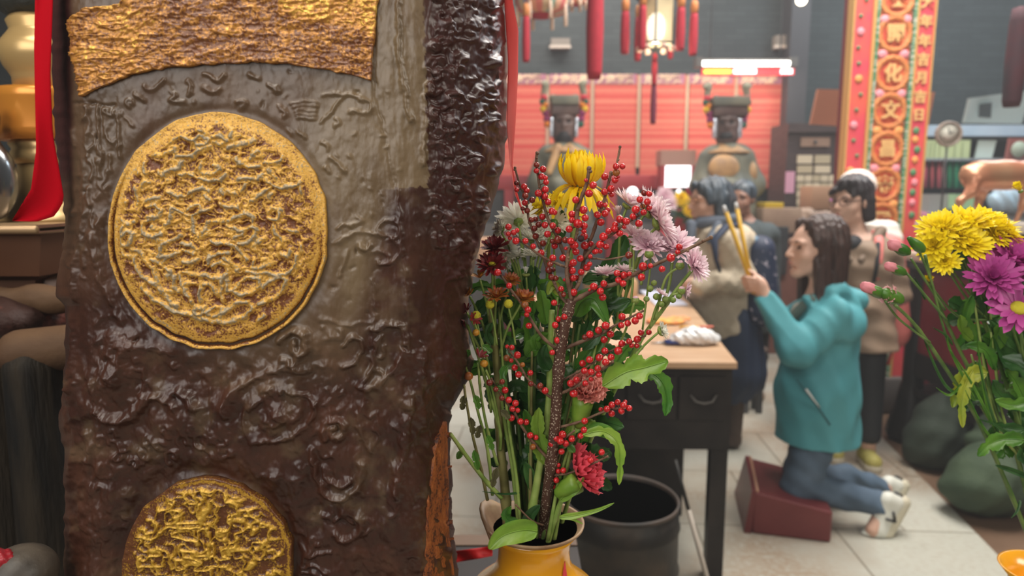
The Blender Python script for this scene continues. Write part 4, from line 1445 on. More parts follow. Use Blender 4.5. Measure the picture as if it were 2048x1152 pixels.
# depth from the nearest twig
twp = []
for pts, Ya, Yb, r0, r1 in tw:
    n = len(pts)
    for i in range(n - 1):
        for k in range(8):
            f = k / 8
            twp.append((pts[i][0] * (1 - f) + pts[i + 1][0] * f, pts[i][1] * (1 - f) + pts[i + 1][1] * f, Ya + (Yb - Ya) * (i + f) / (n - 1)))
for i in range(len(trunk) - 1):
    for k in range(8):
        f = k / 8
        twp.append(tuple(trunk[i][j] * (1 - f) + trunk[i + 1][j] * f for j in range(3)))
twp = np.array(twp)
berries.sort(key=lambda b: -b[2])
rest = MB(); rest_s = MB()
BM = {'r': M_berry, 'd': M_berry_d, 'o': M_berry_o, 'k': M_calyxtip}
lab = {'d': 'dark overripe berry', 'o': 'brownish orange berry', 'k': 'black shrivelled berry'}
proto = {}
stalks = MB()
for i, (x, y, r, c_) in enumerate(berries):
    d = np.hypot(twp[:, 0] - x, twp[:, 1] - y)
    j = d.argmin()
    near = twp[j]
    Yb = near[2] - (0.0045 if d[j] < r * 1.1 else 0.002) + rnd.uniform(-0.003, 0.003)
    R = r * ppm(Yb) * 0.98
    p = at(x, y, Yb)
    # slightly flattened berry with a dimple that carries the dark eye
    e = Vector((rnd.uniform(-1, 1), -rnd.uniform(0.3, 1.4), rnd.uniform(-0.8, 0.9))).normalized()
    prof_b = []
    for q in range(11):
        ph = math.pi * q / 10
        rr_ = math.sin(ph); zz = -math.cos(ph) * 0.94
        if q == 10: zz = 0.86
        if q == 9: zz = 0.885
        prof_b.append((max(rr_ * R, 1e-5), zz * R))
    if i < 100:
        mb = MB(); mb.lathe(prof_b, p, 16, e)
        o = mb.build('berry', BM[c_], wb)
        if c_ in lab: o['label'] = lab[c_]
        MB().ball(p + e * (R * 0.88), (R * 0.11, R * 0.11, R * 0.05), 6, 4, frame_rot(e)).build('berry_eye', M_calyxtip, o)
    else:
        rest.cur = 'rdok'.index(c_)
        rest.lathe(prof_b, p, 12, e)
        rest.cur = 3
        rest.ball(p + e * (R * 0.88), R * 0.10, 6, 4)
    q0 = at(near[0], near[1], near[2])
    if d[j] < r * 4.5:
        stalks.tube([q0, (q0 + p) / 2, p], 0.0005, 5)
o = rest.build('berries', M_berry, wb, mats=[M_berry, M_berry_d, M_berry_o, M_calyxtip])
o['kind'] = 'stuff'
stalks.build('berry_stalks', M_bark, wb)

# ---------------------------------------------------------------- yellow spider chrysanthemum
Yf = 0.625
t_ = plant('chrysanthemum', 'large drooping bright yellow incurved chrysanthemum, tallest bloom of the left bouquet', 'flower')
stem_part(t_, [(1085, 1090), (1100, 900), (1122, 700), (1140, 520), (1158, 385)], .0030, .0026, M_stem, .625, .632)
c = at(1160, 372, .625)
bl = bloom('bloom', c, (0.03, -0.18, 1), 50 * ppm(Yf), [(12, 1.7, 0.25, -0.3, -0.8, 0.2), (12, 1.5, 0.25, 0.25, -1.7, 0.2), (22, 1.55, 0.22, 0.1, 1.75, 0.28), (20, 1.55, 0.22, 0.35, 1.6, 0.2),
           (18, 1.45, 0.21, 0.6, 1.5, 0.14), (14, 1.35, 0.2, 0.9, 1.1, 0.08)], M_yel, t_, rnd)
calyx(c, (0, 0, 1), 0.007, bl)
t_ = plant('chrysanthemum', 'smaller golden yellow chrysanthemum half hidden behind red berries', 'flower')
stem_part(t_, [(1078, 1090), (1088, 800), (1094, 600), (1100, 430)], .0022, .0018, M_stem, .64, .655)
for (x, y, r, nx) in ((1078, 415, 27, -.4), (1118, 400, 24, .1)):
    c = at(x, y + 6, .652)
    bloom('bloom', c, (nx, -0.5, .8), r * ppm(.65), POMPON, M_lem, t_, rnd)
    multi_stem(t_, [([(1098, 470), (x, y + 10)], .001, .001, .654, .654)], M_stem, 'side_stem')

# ---------------------------------------------------------------- white chrysanthemum spray
t_ = plant('chrysanthemum_spray', 'spray of creamy white daisy chrysanthemums left of the berries', 'flower')
stem_part(t_, [(1058, 1090), (1058, 900), (1056, 700), (1052, 560), (1048, 500)], .0022, .0014, M_stem_d, .635, .63)
whites = [(1036, 442, 34, (-.3, -.2, -.0), .62), (1112, 443, 26, (.3, -.5, .5), .628), (1003, 458, 20, (-.8, -.3, .2), .618), (1062, 478, 28, (0.1, -.1, .5), .632), (1018, 500, 22, (-.3, -.6, .2), .625),
          (1067, 512, 22, (.1, -.2, 1), .615), (1035, 512, 18, (-.1, -.3, 1), .618), (1052, 546, 11, (0, -.1, 1), .612), (1085, 470, 22, (.2, -.5, .6), .640), (1012, 525, 15, (-.5, -.4, -.4), .622)]
for i, (x, y, r, nn, Yk) in enumerate(whites):
    c = at(x, y, Yk)
    sp = CLOSED if i == 7 else DAISY + [(14, 0.6, 0.18, 0.8, 0.2, 0.05)]
    if i == 0: nn = (-.2, .75, .55)
    bl = bloom('bloom', c, nn, r * ppm(Yk), sp, M_wht, t_, rnd)
    calyx(c - Vector(nn).normalized() * 0.001, nn, r * ppm(Yk) * (0.3 if i != 7 else 0.75), bl)
    multi_stem(t_, [([(1054, 640), ((x + 1054) / 2 + 3, y + 70), (x, y + 6)], .0013, .0010, .632, Yk + .001)], M_stem, 'side_stem')
multi_stem(t_, [([(1046, 520), (1042, 480), (1036, 446)], .0012, .0012, .62, .616)], M_stem, 'side_stem')
bud(t_, 1107, 446, .598, 9, M_leaf, 'closed green bud')
multi_stem(t_, [([(1110, 560), (1108, 500), (1107, 452)], .001, .0009, .61, .599)], M_stem, 'side_stem')

# ---------------------------------------------------------------- lavender sprays
t_ = plant('chrysanthemum_spray', 'spray of pale lavender pink chrysanthemums at the right of the left bouquet', 'flower')
stem_part(t_, [(1112, 1085), (1150, 960), (1190, 860), (1240, 760), (1282, 680), (1325, 620), (1345, 590)], .0022, .0019, M_stem, .645, .60)
stem_part(t_, [(1106, 1085), (1140, 900), (1190, 740), (1235, 640), (1262, 560), (1285, 500)], .0020, .0014, M_stem, .65, .618)
lav = [(1256, 408, 30, (.5, -.1, .75), .625, 'd'), (1297, 415, 36, (.15, -.25, .9), .628, 'd'), (1300, 424, 40, (.75, -.3, .5), .615, 'd'), (1318, 446, 42, (.85, -.25, .35), .600, 'd'), (1268, 473, 32, (.35, -.15, .9), .612, 'd'),
       (1296, 492, 32, (.1, -.8, .6), .603, 'p'), (1346, 496, 42, (.1, -.55, .85), .605, 'p'), (1388, 530, 32, (.65, -.6, .35), .585, 'p'), (1210, 548, 22, (-.1, -.15, 1), .600, 'd'),
       (1250, 542, 18, (.2, -.2, 1), .612, 'd'), (1372, 580, 15, (.9, -.2, -.2), .59, 'p'), (1322, 588, 12, (.5, -.2, .8), .585, 'd'), (1238, 428, 14, (-.2, -.2, .9), .63, 'c'), (1250, 455, 14, (.6, -.2, .2), .625, 'd')]
for x, y, r, nn, Yk, k in lav:
    c = at(x, y, Yk)
    sp = {'d': DAISY, 'p': POMPON, 'c': CLOSED}[k]
    bl = bloom('bloom', c, nn, r * ppm(Yk), sp, M_lav if k != 'p' else M_lav2, t_, rnd)
    n_ = Vector(nn).normalized()
    calyx(c - n_ * 0.0015, n_, r * ppm(Yk) * .34, bl)
sd = [([(1235, 640), (1240, 470), (1254, 414)], .0013, .0012, .622, .626), ([(1250, 600), (1270, 470), (1292, 424)], .0013, .0013, .62, .618),
      ([(1262, 560), (1285, 490), (1315, 452)], .0014, .0013, .62, .602), ([(1262, 560), (1260, 510), (1266, 482)], .0012, .0011, .61, .612),
      ([(1282, 570), (1290, 530), (1296, 500)], .0013, .0012, .606, .604), ([(1325, 620), (1340, 560), (1346, 505)], .0015, .0014, .60, .606),
      ([(1330, 610), (1360, 570), (1386, 538)], .0017, .0014, .598, .588), ([(1345, 590), (1360, 585), (1370, 580)], .001, .001, .592, .59),
      ([(1170, 640), (1195, 590), (1210, 552)], .0012, .0010, .62, .601), ([(1215, 640), (1240, 590), (1250, 546)], .0012, .0010, .625, .612),
      ([(1300, 655), (1310, 620), (1322, 594)], .0012, .0009, .60, .586), ([(1235, 700), (1255, 650), (1268, 606)], .0012, .0009, .605, .58),
      ([(1285, 660), (1300, 540), (1300, 512)], .001, .0008, .606, .6), ([(1262, 600), (1266, 560), (1268, 480)], .0012, .001, .606, .61),
      ([(1310, 640), (1330, 560), (1355, 536)], .0014, .001, .596, .586), ([(1240, 760), (1280, 700), (1320, 662)], .0012, .001, .58, .566)]
multi_stem(t_, sd, M_stem, 'side_stems')
for x, y, r in ((1271, 601, 8), (1300, 577, 7), (1293, 598, 6), (1313, 593, 7), (1331, 598, 7), (1323, 608, 6.5), (1346, 600, 6), (1363, 582, 8), (1358, 592, 6), (1298, 508, 9), (1360, 531, 9), (1308, 566, 6)):
    bud(t_, x, y, .585, r, M_calyx, tipm=M_lav if r >= 8 else None)
c = at(1323, 662, .565)
bl = bloom('bloom', c, (.75, -.3, .35), 17 * ppm(.565), DAISY, M_wht, t_, rnd, 'white daisy with a yellowish underside')
calyx(c, (.75, -.3, .35), 11 * ppm(.565), bl)

# ---------------------------------------------------------------- dark red and rust chrysanthemums
t_ = plant('chrysanthemum_spray', 'dark red and rust chrysanthemum spray beside the carved trunk', 'flower')
stem_part(t_, [(1018, 1100), (1010, 980), (1000, 880), (996, 760), (986, 660), (975, 590)], .0048, .0030, M_stem_b, .615, .60)
dr = [(990, 497, 30, (-.1, -.5, .85), .604, M_drd), (984, 530, 30, (0, -.8, .6), .598, M_drd), (1022, 562, 20, (.2, -.5, .8), .594, M_rus), (992, 594, 26, (0, -.35, .9), .584, M_rus), (1046, 598, 25, (.2, -.4, .9), .588, M_rus),
      (960, 556, 18, (-.3, -.3, .9), .592, M_org), (940, 590, 14, (-.4, -.4, .7), .590, M_org), (934, 622, 15, (-.4, -.5, .6), .580, M_drd), (947, 640, 15, (.4, -.5, .4), .576, M_drd), (928, 640, 14, (-.4, -.4, -.4), .580, M_drd),
      (958, 714, 17, (.5, -.3, .8), .575, M_drd), (1165, 640, 1, (0, 0, 1), .6, M_drd)]
for x, y, r, nn, Yk, m_ in dr[:-1]:
    c = at(x, y, Yk)
    bl = bloom('bloom', c, nn, r * ppm(Yk), ([(18, 1, .24, .2, .2, .1), (16, .85, .22, .55, .25, .1), (10, .6, .2, .9, .2, .05)] if r > 18 else [(9, 1.1, .34, .7, -.1, .08)]), m_, t_, rnd,
               'dark red bloom' if m_ is M_drd else 'rust orange bloom')
    if y == 530: MB().ball(c + Vector(nn).normalized() * .002, (.0035, .0035, .002)).build('flower_centre', M_disc, bl)
    multi_stem(t_, [([(988 + (x - 988) * .2, y + 110), ((x + 988) / 2, y + 55), (x, y + 3)], .0013, .0010, .604, Yk + .001)], M_stem, 'side_stem')
for x, y, r in ((980, 610, 9), (1017, 609, 9), (952, 632, 10), (1036, 436, 1)):
    if r > 2:
        MB().lathe([(r * ppm(.58) * .5, -.003), (r * ppm(.58), -.001), (r * ppm(.58) * .95, .002), (r * ppm(.58) * .5, .0042), (.0001, .0045)], at(x, y, .58), 12).build('yellow_button', M_disc, t_)
        multi_stem(t_, [([(x + 14, y + 80), (x + 8, y + 40), (x, y + 5)], .0009, .0007, .59, .581)], M_stem, 'side_stem')
bud(t_, 937, 752, .572, 9, M_berry_o, 'withered brown bud'); bud(t_, 968, 727, .574, 8, M_rus); bud(t_, 952, 665, .572, 7, M_rus)
for pts in ([(975, 1000), (960, 930), (945, 870), (932, 800), (928, 770)], [(985, 990), (975, 900), (955, 820), (940, 760), (930, 730)], [(995, 930), (975, 860), (962, 790), (956, 725)], [(1000, 860), (965, 740), (945, 680), (936, 650)],
            [(1000, 900), (1000, 860), (985, 780), (972, 740)]):
    stem_part(t_, pts, .0016, .0010, M_stem if pts[0][0] > 980 else M_stem_b, .605, .58, 'side_stem')
for x, y, dx, dy in ((930, 790, -6, 30), (942, 835, 4, 34), (962, 850, -8, 26), (950, 790, 8, 28), (948, 900, 8, 40), (975, 870, 10, 30), (965, 690, 18, 16), (985, 770, 16, 10), (940, 700, -8, 12), (995, 935, -10, 40), (1002, 820, 16, 18)):
    leaf('leaf', pxs([(x, y), (x + dx * .6, y + dy * .5), (x + dx, y + dy)], .585), .0035, M_leaf_dry if rnd.random() < .5 else M_leaf, t_, lobes=2, seed=x)

# ---------------------------------------------------------------- carnations
def ruffle(name, c, nrm, R, m, parent, rnd, layers=5, n=13):
    mb = MB()
    D, A, B = frame_of(nrm)
    for l in range(layers):
        f = l / (layers - 1)
        for i in range(n):
            t = 2 * math.pi * (i + rnd.random() * .8) / n
            rd = A * math.cos(t) + B * math.sin(t)
            side = D.cross(rd)
            vs = []
            el = 0.05 + 1.35 * f
            L_ = R * (1.0 - 0.28 * f) * rnd.uniform(.85, 1.1)
            W = R * 0.62 * (1 - .3 * f)
            for a in range(6):
                ta = a / 5
                for b in range(7):
                    tb = (b - 3) / 3
                    w = W * (0.25 + 0.75 * ta) * tb * .5
                    ruf = (R * .09) * ta * ta * math.sin(b * 2.4 + i + l)
                    tipj = R * .10 * (ta == 1) * rnd.uniform(-1, .6)
                    d = rd * math.cos(el + .4 * ta) + D * math.sin(el + .4 * ta)
                    up = -rd * math.sin(el) + D * math.cos(el)
                    vs.append(Vector(c) + d * (L_ * ta + tipj) + side * w + up * ruf + rd * R * .04)
            fs = [(a * 7 + b, a * 7 + b + 1, a * 7 + b + 8, a * 7 + b + 7) for a in range(5) for b in range(6)]
            mb.add(vs, fs, [a / 5 for a in range(6) for b in range(7)])
    return mb.build(name, m, parent, attr='tip')


M_carp = mat('petal_coral', (0.88, 0.22, 0.17), .55, col2=(.95, .46, .38), attr='tip', translucent=.25)
M_carr = mat('petal_crimson_pink', (0.62, 0.03, 0.06), .55, col2=(.80, .10, .14), attr='tip', translucent=.2)
M_carl = mat('petal_baby_pink', (0.85, 0.32, 0.36), .55, col2=(.93, .52, .54), attr='tip', translucent=.25)
t_ = plant('carnation', 'coral pink frilled carnation low in the berries', 'flower')
c = at(1170, 782, .600)
ruffle('bloom', c, (.25, -.55, .75), 46 * ppm(.6), M_carp, t_, rnd, 6, 14)
mb = MB(); mb.lathe([(.0025, -.030), (.0055, -.026), (.0078, -.018), (.0088, -.008), (.0095, 0.0), (.0001, .001)], at(1168, 795, .594), 12, (.15, -.1, 1), lobes=5, lobe=.08); mb.build('calyx', M_leaf_l, t_)
stem_part(t_, [(1108, 1080), (1125, 980), (1140, 900), (1150, 830)], .0023, .0018, M_stem, .61, .597)
t_ = plant('carnation', 'crimson pink carnation leaning right, lowest bloom above the vase', 'flower')
c = at(1158, 948, .598)
ruffle('bloom', c, (.65, -.25, .45), 56 * ppm(.6), M_carr, t_, rnd, 6, 9)
mb = MB(); mb.lathe([(.002, -.022), (.005, -.020), (.0085, -.010), (.0098, -.002), (.010, .003), (.0001, .004)], at(1150, 966, .592), 12, (.75, -.1, .55), lobes=5, lobe=.08); mb.build('calyx', M_leaf_l, t_)
stem_part(t_, [(1096, 1085), (1112, 1030), (1124, 1000), (1136, 980)], .0026, .0022, M_stem, .605, .594)

# ---------------------------------------------------------------- leaves and loose stems
t_ = plant('leafy_foliage', 'leafy green stems filling the middle of the left bouquet', 'foliage')
specs = [
    ([(1205, 772), (1250, 745), (1290, 735), (1336, 722)], 30, M_leaf_l, .57, 3), ([(1262, 742), (1300, 745), (1325, 765), (1334, 800), (1330, 832)], 17, M_leaf, .575, 3),
    ([(1150, 632), (1165, 605), (1190, 600), (1216, 650)], 22, M_leaf, .60, 0), ([(1185, 640), (1210, 615), (1235, 610), (1262, 600)], 18, M_leaf_d, .61, 2), ([(1165, 560), (1215, 540), (1240, 495), (1250, 470)], 20, M_leaf_d, .64, 2),
    ([(1118, 480), (1122, 450), (1124, 420)], 12, M_leaf_d, .635, 0), ([(1092, 930), (1080, 890), (1075, 850), (1078, 815)], 18, M_leaf_l, .60, 2), ([(1110, 950), (1085, 900), (1060, 850), (1048, 818)], 14, M_leaf, .605, 2),
    ([(1130, 870), (1160, 845), (1180, 850), (1200, 862)], 16, M_leaf_l, .60, 2), ([(1165, 870), (1205, 862), (1235, 885), (1240, 930), (1238, 970)], 13, M_leaf_l, .585, 4), ([(1175, 862), (1195, 858), (1225, 872), (1244, 912)], 14, M_leaf, .59, 0),
    ([(1120, 1000), (1135, 985), (1150, 975), (1168, 955)], 13, M_leaf_l, .59, 0), ([(1075, 1062), (1045, 1060), (1005, 1072), (978, 1098)], 24, M_leaf_l, .565, 0), ([(1048, 1050), (1025, 1045), (1012, 1030), (1022, 1012)], 13, M_leaf, .585, 2),
    ([(1120, 1034), (1155, 1030), (1195, 1020), (1228, 1006)], 8, M_leaf_l, .575, 0), ([(1118, 1034), (1140, 1036), (1166, 1048)], 6, M_leaf_l, .585, 0), ([(1040, 985), (1010, 988), (965, 983)], 3, M_leaf_d, .60, 0),
    ([(1030, 720), (1018, 690), (1010, 670)], 12, M_leaf_d, .61, 2), ([(1100, 740), (1086, 715), (1092, 690)], 14, M_leaf_d, .60, 0), ([(1075, 700), (1070, 680), (1082, 668)], 10, M_leaf, .60, 0),
    ([(1092, 650), (1086, 610), (1080, 580)], 16, M_leaf, .61, 3), ([(1062, 700), (1058, 650), (1068, 600)], 13, M_leaf, .625, 3), ([(1025, 640), (1030, 615), (1040, 600)], 14, M_leaf, .62, 3), ([(970, 650), (985, 630), (1000, 625)], 12, M_leaf_d, .61, 2),
    ([(1150, 740), (1190, 690), (1215, 670)], 16, M_leaf, .61, 3), ([(1165, 700), (1195, 670), (1215, 655)], 14, M_leaf_d, .60, 2), ([(1060, 780), (1030, 770), (1010, 790)], 12, M_leaf_d, .62, 0), ([(1110, 880), (1135, 890), (1150, 905)], 10, M_leaf, .60, 2),
    ([(1040, 800), (1015, 820), (1005, 850)], 12, M_leaf_d, .62, 2), ([(1090, 1000), (1065, 960), (1050, 925)], 15, M_leaf_d, .61, 0), ([(1160, 590), (1130, 620), (1112, 640)], 12, M_leaf, .61, 2), ([(1095, 950), (1090, 920), (1070, 900)], 12, M_leaf_d, .63, 2),
    ([(1230, 730), (1250, 700), (1262, 690)], 12, M_leaf, .605, 2), ([(1180, 600), (1200, 580), (1225, 575)], 9, M_leaf_d, .62, 2), ([(1015, 730), (1005, 750), (1012, 780)], 9, M_leaf, .60, 2), ([(1120, 590), (1105, 570), (1095, 590)], 10, M_leaf_y, .60, 0),
    ([(1150, 700), (1175, 650), (1180, 600)], 15, M_leaf_d, .63, 2), ([(1045, 1060), (1060, 1030), (1080, 1010)], 12, M_leaf_d, .60, 0), ([(985, 690), (975, 665), (985, 645)], 9, M_leaf_d, .60, 2)]
for pts, w, m_, Yk, lb in specs:
    leaf('leaf', pxs(pts, Yk, Yk - .006), w * ppm(Yk), m_, t_, lobes=lb, seed=pts[0][0], prof='ovate' if lb or w > 9 else 'blade')
for i in range(44):
    x1 = 985 + rnd.random() * 250; y1 = rnd.uniform(590, 760)
    x0 = 1040 + (x1 - 985) * .26; Yk = rnd.uniform(.60, .665)
    stem_part(t_, [(x0, 1080), (x0 + (x1 - x0) * .25, 950), (x0 + (x1 - x0) * .65, 820), (x1, y1)], rnd.uniform(.0013, .0026), .0010, rnd.choice((M_stem, M_stem_d, M_stem_d, M_stem_b)), min(Yk, .64), Yk)
for i in range(150):
    x1 = rnd.uniform(970, 1250); y1 = rnd.uniform(560, 960)
    x1 = 1080 + (x1 - 1080) * (1 - .5 * max(0, (y1 - 700) / 300))
    sprig(t_, at(x1, y1, rnd.uniform(.61, .665)), rnd, L=rnd.uniform(.018, .034), m=rnd.choice((M_leaf, M_leaf_d, M_leaf_d)))
stem_part(t_, [(1056, 1060), (1068, 1000), (1085, 900), (1098, 800), (1100, 700), (1104, 620)], .0040, .0026, M_stem, .60, .605)
t_ = plant('cut_stem', 'bare cut green stem leaning out left over the vase rim', 'stem')
stem_part(t_, [(1003, 996), (970, 960), (935, 915), (901, 868)], .0022, .0017, M_stem, .60, .575)
leaf('leaf', pxs([(925, 900), (920, 908), (914, 918)], .585), .003, M_leaf, t_, lobes=1)

# ================================================================ RIGHT BOUQUET
rx, ry = at(2090, 1150, .80).x, .80
rz_top = at(2090, 1140, .80).z
v2 = thing('vase', (rx, ry, rz_top - .30), 'orange glazed vase just entering the bottom right corner', 'vase')
hz2 = .30
MB().lathe([(.0001, 0), (.045, 0), (.05, .03), (.075, .12), (.074, .19), (.05, .245), (.036, .27), (.038, .285), (.050, hz2), (.047, hz2), (.033, .28), (.03, .24), (.0001, .235)], (rx, ry, rz_top - .30), 48).build('vase_body', M_vase, v2)


def plant2(name, label, cat):
    return thing(name, (rx, ry, rz_top - .05), label, cat)


t_ = plant2('carnation_spray', 'two stems of pale pink carnation buds reaching left from the right bouquet', 'flower')
Yq = .74
stem_part(t_, [(2075, 1120), (2010, 960), (1950, 830), (1880, 720), (1830, 650), (1790, 610)], .0026, .0018, M_stem_d, .79, .72)
stem_part(t_, [(2078, 1120), (2030, 900), (1960, 780), (1900, 660), (1870, 590), (1850, 510)], .0024, .0016, M_stem_d, .80, .74)
multi_stem(t_, [([(1893, 640), (1850, 590), (1812, 545)], .0015, .0013, .745, .735), ([(1890, 620), (1850, 560), (1822, 517)], .0015, .0013, .75, .74), ([(1860, 685), (1800, 640), (1770, 602)], .0014, .0012, .74, .725), ([(1900, 700), (1880, 630), (1862, 560), (1835, 495)], .0014, .0012, .75, .74)], M_stem_d, 'side_stems')
for (x0, y0), (x1, y1), r, pk in (((1815, 505), (1783, 487), 13, 1), ((1808, 546), (1776, 531), 11, 1), ((1768, 590), (1729, 572), 13, 1), ((1800, 600), (1760, 582), 17, 2), ((1845, 500), (1820, 478), 12, 0)):
    a = at(x0, y0, .735); b = at(x1, y1, .728); n_ = (b - a).normalized(); L_ = (b - a).length; rr_ = r * ppm(.73)
    cb = MB().lathe([(rr_ * .3, -L_ * .12), (rr_ * .75, L_ * .08), (rr_ * .9, L_ * .35), (rr_ * .75, L_ * .68), (rr_ * .35, L_ * .92 if pk else L_ * 1.1), (.0001, L_ * .93 if pk else L_ * 1.15)], a, 14, n_, lobes=5, lobe=.06).build('bud', M_leaf, t_)
    cb['label'] = 'pale pink bud in a green calyx' if pk else 'closed green bud'
    if pk:
        ruffle('petal_tip', a + n_ * L_ * (.55 if pk == 1 else .45), n_, rr_ * (1.15 if pk == 1 else 1.35), M_carl, cb, rnd, 4, 8) if pk == 2 else \
            MB().lathe([(rr_ * .6, L_ * .5), (rr_ * .85, L_ * .75), (rr_ * .8, L_ * .95), (rr_ * .45, L_ * 1.12), (.0001, L_ * 1.1)], a, 18, n_, lobes=6, lobe=.12).build('petal_tip', M_carl, cb)
for pts in ([(1905, 690), (1890, 670), (1865, 655)], [(1850, 600), (1840, 575), (1828, 555)], [(1950, 800), (1900, 700), (1895, 670)], [(1980, 850), (1960, 730), (1950, 640)], [(1990, 860), (1945, 770), (1900, 700)], [(1930, 760), (1900, 790), (1872, 775)],
            [(2030, 880), (1990, 850), (1955, 838)], [(2040, 1000), (2035, 1020), (2022, 1036)], [(1940, 800), (1890, 770), (1850, 684), (1855, 684)], [(2000, 880), (1975, 800), (1955, 720)], [(2010, 900), (1970, 860), (1930, 780)]):
    leaf('leaf', pxs(pts, .75, .74), .0022, M_leaf_d if rnd.random() < .6 else M_leaf, t_, lobes=0, prof='blade')

t_ = plant2('chrysanthemum_spray', 'dense dome of bright yellow chrysanthemums in the right bouquet', 'flower')
stem_part(t_, [(2085, 1120), (2050, 900), (1990, 700), (1950, 600), (1935, 520)], .0026, .0020, M_stem_d, .80, .78)
for i, (x, y, r, nn, Yk) in enumerate([(1880, 458, 38, (-.4, -.4, .8), .78), (1930, 448, 42, (-.1, -.4, .9), .785), (1868, 490, 32, (-.6, -.6, .4), .77), (1935, 488, 38, (0, -.75, .6), .765), (1985, 455, 40, (.2, -.4, .9), .785), (1990, 470, 28, (.1, -.7, .5), .775),
                                      (2015, 470, 30, (.6, -.4, .6), .78), (1890, 522, 24, (-.5, -.7, .1), .76), (1860, 562, 14, (-.5, -.6, .6), .75), (1905, 470, 34, (-.3, -.6, .7), .772), (1965, 440, 36, (.1, -.3, 1), .80), (2040, 380, 16, (-.6, -.3, .6), .80)]):
    c = at(x, y, Yk)
    bl = bloom('bloom', c, nn, r * ppm(Yk), POMPON if r > 20 else CLOSED, M_lem, t_, rnd)
    calyx(c - Vector(nn).normalized() * .002, nn, r * ppm(Yk) * .3, bl)
    if i < 11: multi_stem(t_, [([(1975, 640), ((x + 1970) / 2, y + 70), (x, y + 8)], .0016, .0012, .785, Yk + .004)], M_stem_d, 'side_stem')
t_ = plant2('daisy_spray', 'magenta purple daisies with yellow centres at the right picture edge', 'flower')
stem_part(t_, [(2090, 1120), (2080, 900), (2060, 740), (2030, 640)], .0026, .0020, M_stem_d, .79, .75)
for x, y, r, nn, Yk, sp in ((1985, 556, 44, (-.35, -.75, .5), .745, POMPON[:4]), (2030, 520, 50, (.0, -.55, .8), .76, POMPON[:4]), (2036, 618, 56, (-.15, -.75, .62), .73, WIDE), (1990, 520, 30, (-.5, -.5, .6), .77, POMPON[:3]), (2058, 560, 30, (.3, -.6, .5), .75, WIDE)):
    c = at(x, y, Yk)
    bl = bloom('bloom', c, nn, r * ppm(Yk), sp, M_mag, t_, rnd)
    calyx(c - Vector(nn).normalized() * .002, nn, r * ppm(Yk) * .25, bl)
    if sp is WIDE:
        D_, A_, B_ = frame_of(nn)
        MB().lathe([(.0085, 0), (.0085, .002), (.006, .0045), (.0001, .005)], c + D_ * .001, 20, nn).build('flower_centre', M_disc, bl)
    multi_stem(t_, [([(2060, 760), ((x + 2055) / 2, y + 90), (x, y + 8)], .0016, .0012, .77, Yk + .003)], M_stem_d, 'side_stem')
t_ = plant2('leafy_foliage', 'leafy green stems with one yellowing leaf below the magenta daisies', 'foliage')
for pts, w, m_, Yk, lb in [([(1975, 745), (1940, 750), (1915, 775), (1905, 815)], 20, M_leaf_y, .76, 3), ([(1945, 740), (1930, 770), (1922, 810), (1925, 855)], 14, M_leaf_y, .75, 3), ([(2050, 880), (2010, 878), (1975, 890), (1955, 912)], 18, M_leaf, .75, 3),
                           ([(2050, 860), (2010, 855), (1985, 850)], 12, M_leaf_d, .76, 2), ([(1930, 640), (1945, 610), (1960, 590)], 24, M_leaf_d, .79, 0), ([(1905, 540), (1920, 510), (1925, 490)], 22, M_leaf_d, .80, 0), ([(1950, 690), (1930, 640), (1945, 590)], 15, M_leaf, .77, 2),
                           ([(2060, 760), (2020, 720), (1980, 640)], 26, M_leaf_d, .78, 0), ([(1945, 680), (1925, 660), (1920, 630)], 14, M_leaf_l, .765, 2), ([(2070, 720), (2030, 690), (1990, 660)], 20, M_leaf_d, .78, 2), ([(2040, 820), (2000, 790), (1985, 760)], 16, M_leaf_d, .77, 2),
                           ([(1990, 740), (1970, 700), (1930, 690)], 14, M_leaf, .77, 2), ([(2060, 820), (2030, 760), (2010, 740)], 16, M_leaf, .77, 2), ([(2070, 960), (2020, 940), (1990, 930)], 6, M_leaf_d, .76, 0), ([(2070, 800), (2030, 810), (1990, 800)], 15, M_leaf, .755, 2)]:
    leaf('leaf', pxs(pts, Yk, Yk - .01), w * ppm(Yk), m_, t_, lobes=lb, seed=pts[0][0], prof='ovate')
for i in range(12):
    x1 = rnd.uniform(1920, 2045); y1 = rnd.uniform(580, 760)
    stem_part(t_, [(2085, 1120), (2075, 960), (2040 + (x1 - 2040) * .5, 850), (x1, y1)], .0020, .0012, rnd.choice((M_stem_d, M_stem)), .80, rnd.uniform(.76, .80))
for i in range(60):
    x1 = rnd.uniform(1920, 2060); y1 = rnd.uniform(600, 930)
    if x1 < 1900 + (y1 - 600) * .33: continue
    sprig(t_, at(x1, y1, rnd.uniform(.77, .84)), rnd, L=.042, m=rnd.choice((M_leaf, M_leaf_d, M_leaf_d)))

# ================================================================ THE HALL
def struct(name, mb, m, **k):
    o = mb.build(name, m, None, smooth=False, **k)
    o['kind'] = 'structure'
    return o


WY = 9.0
M_slab = mat('granite_slabs', (0.46, 0.44, 0.38), 0.35, col2=(0.34, 0.31, 0.25), scale=1.1, contrast=(0.42, 0.62), bump=0.15, bscale=60)


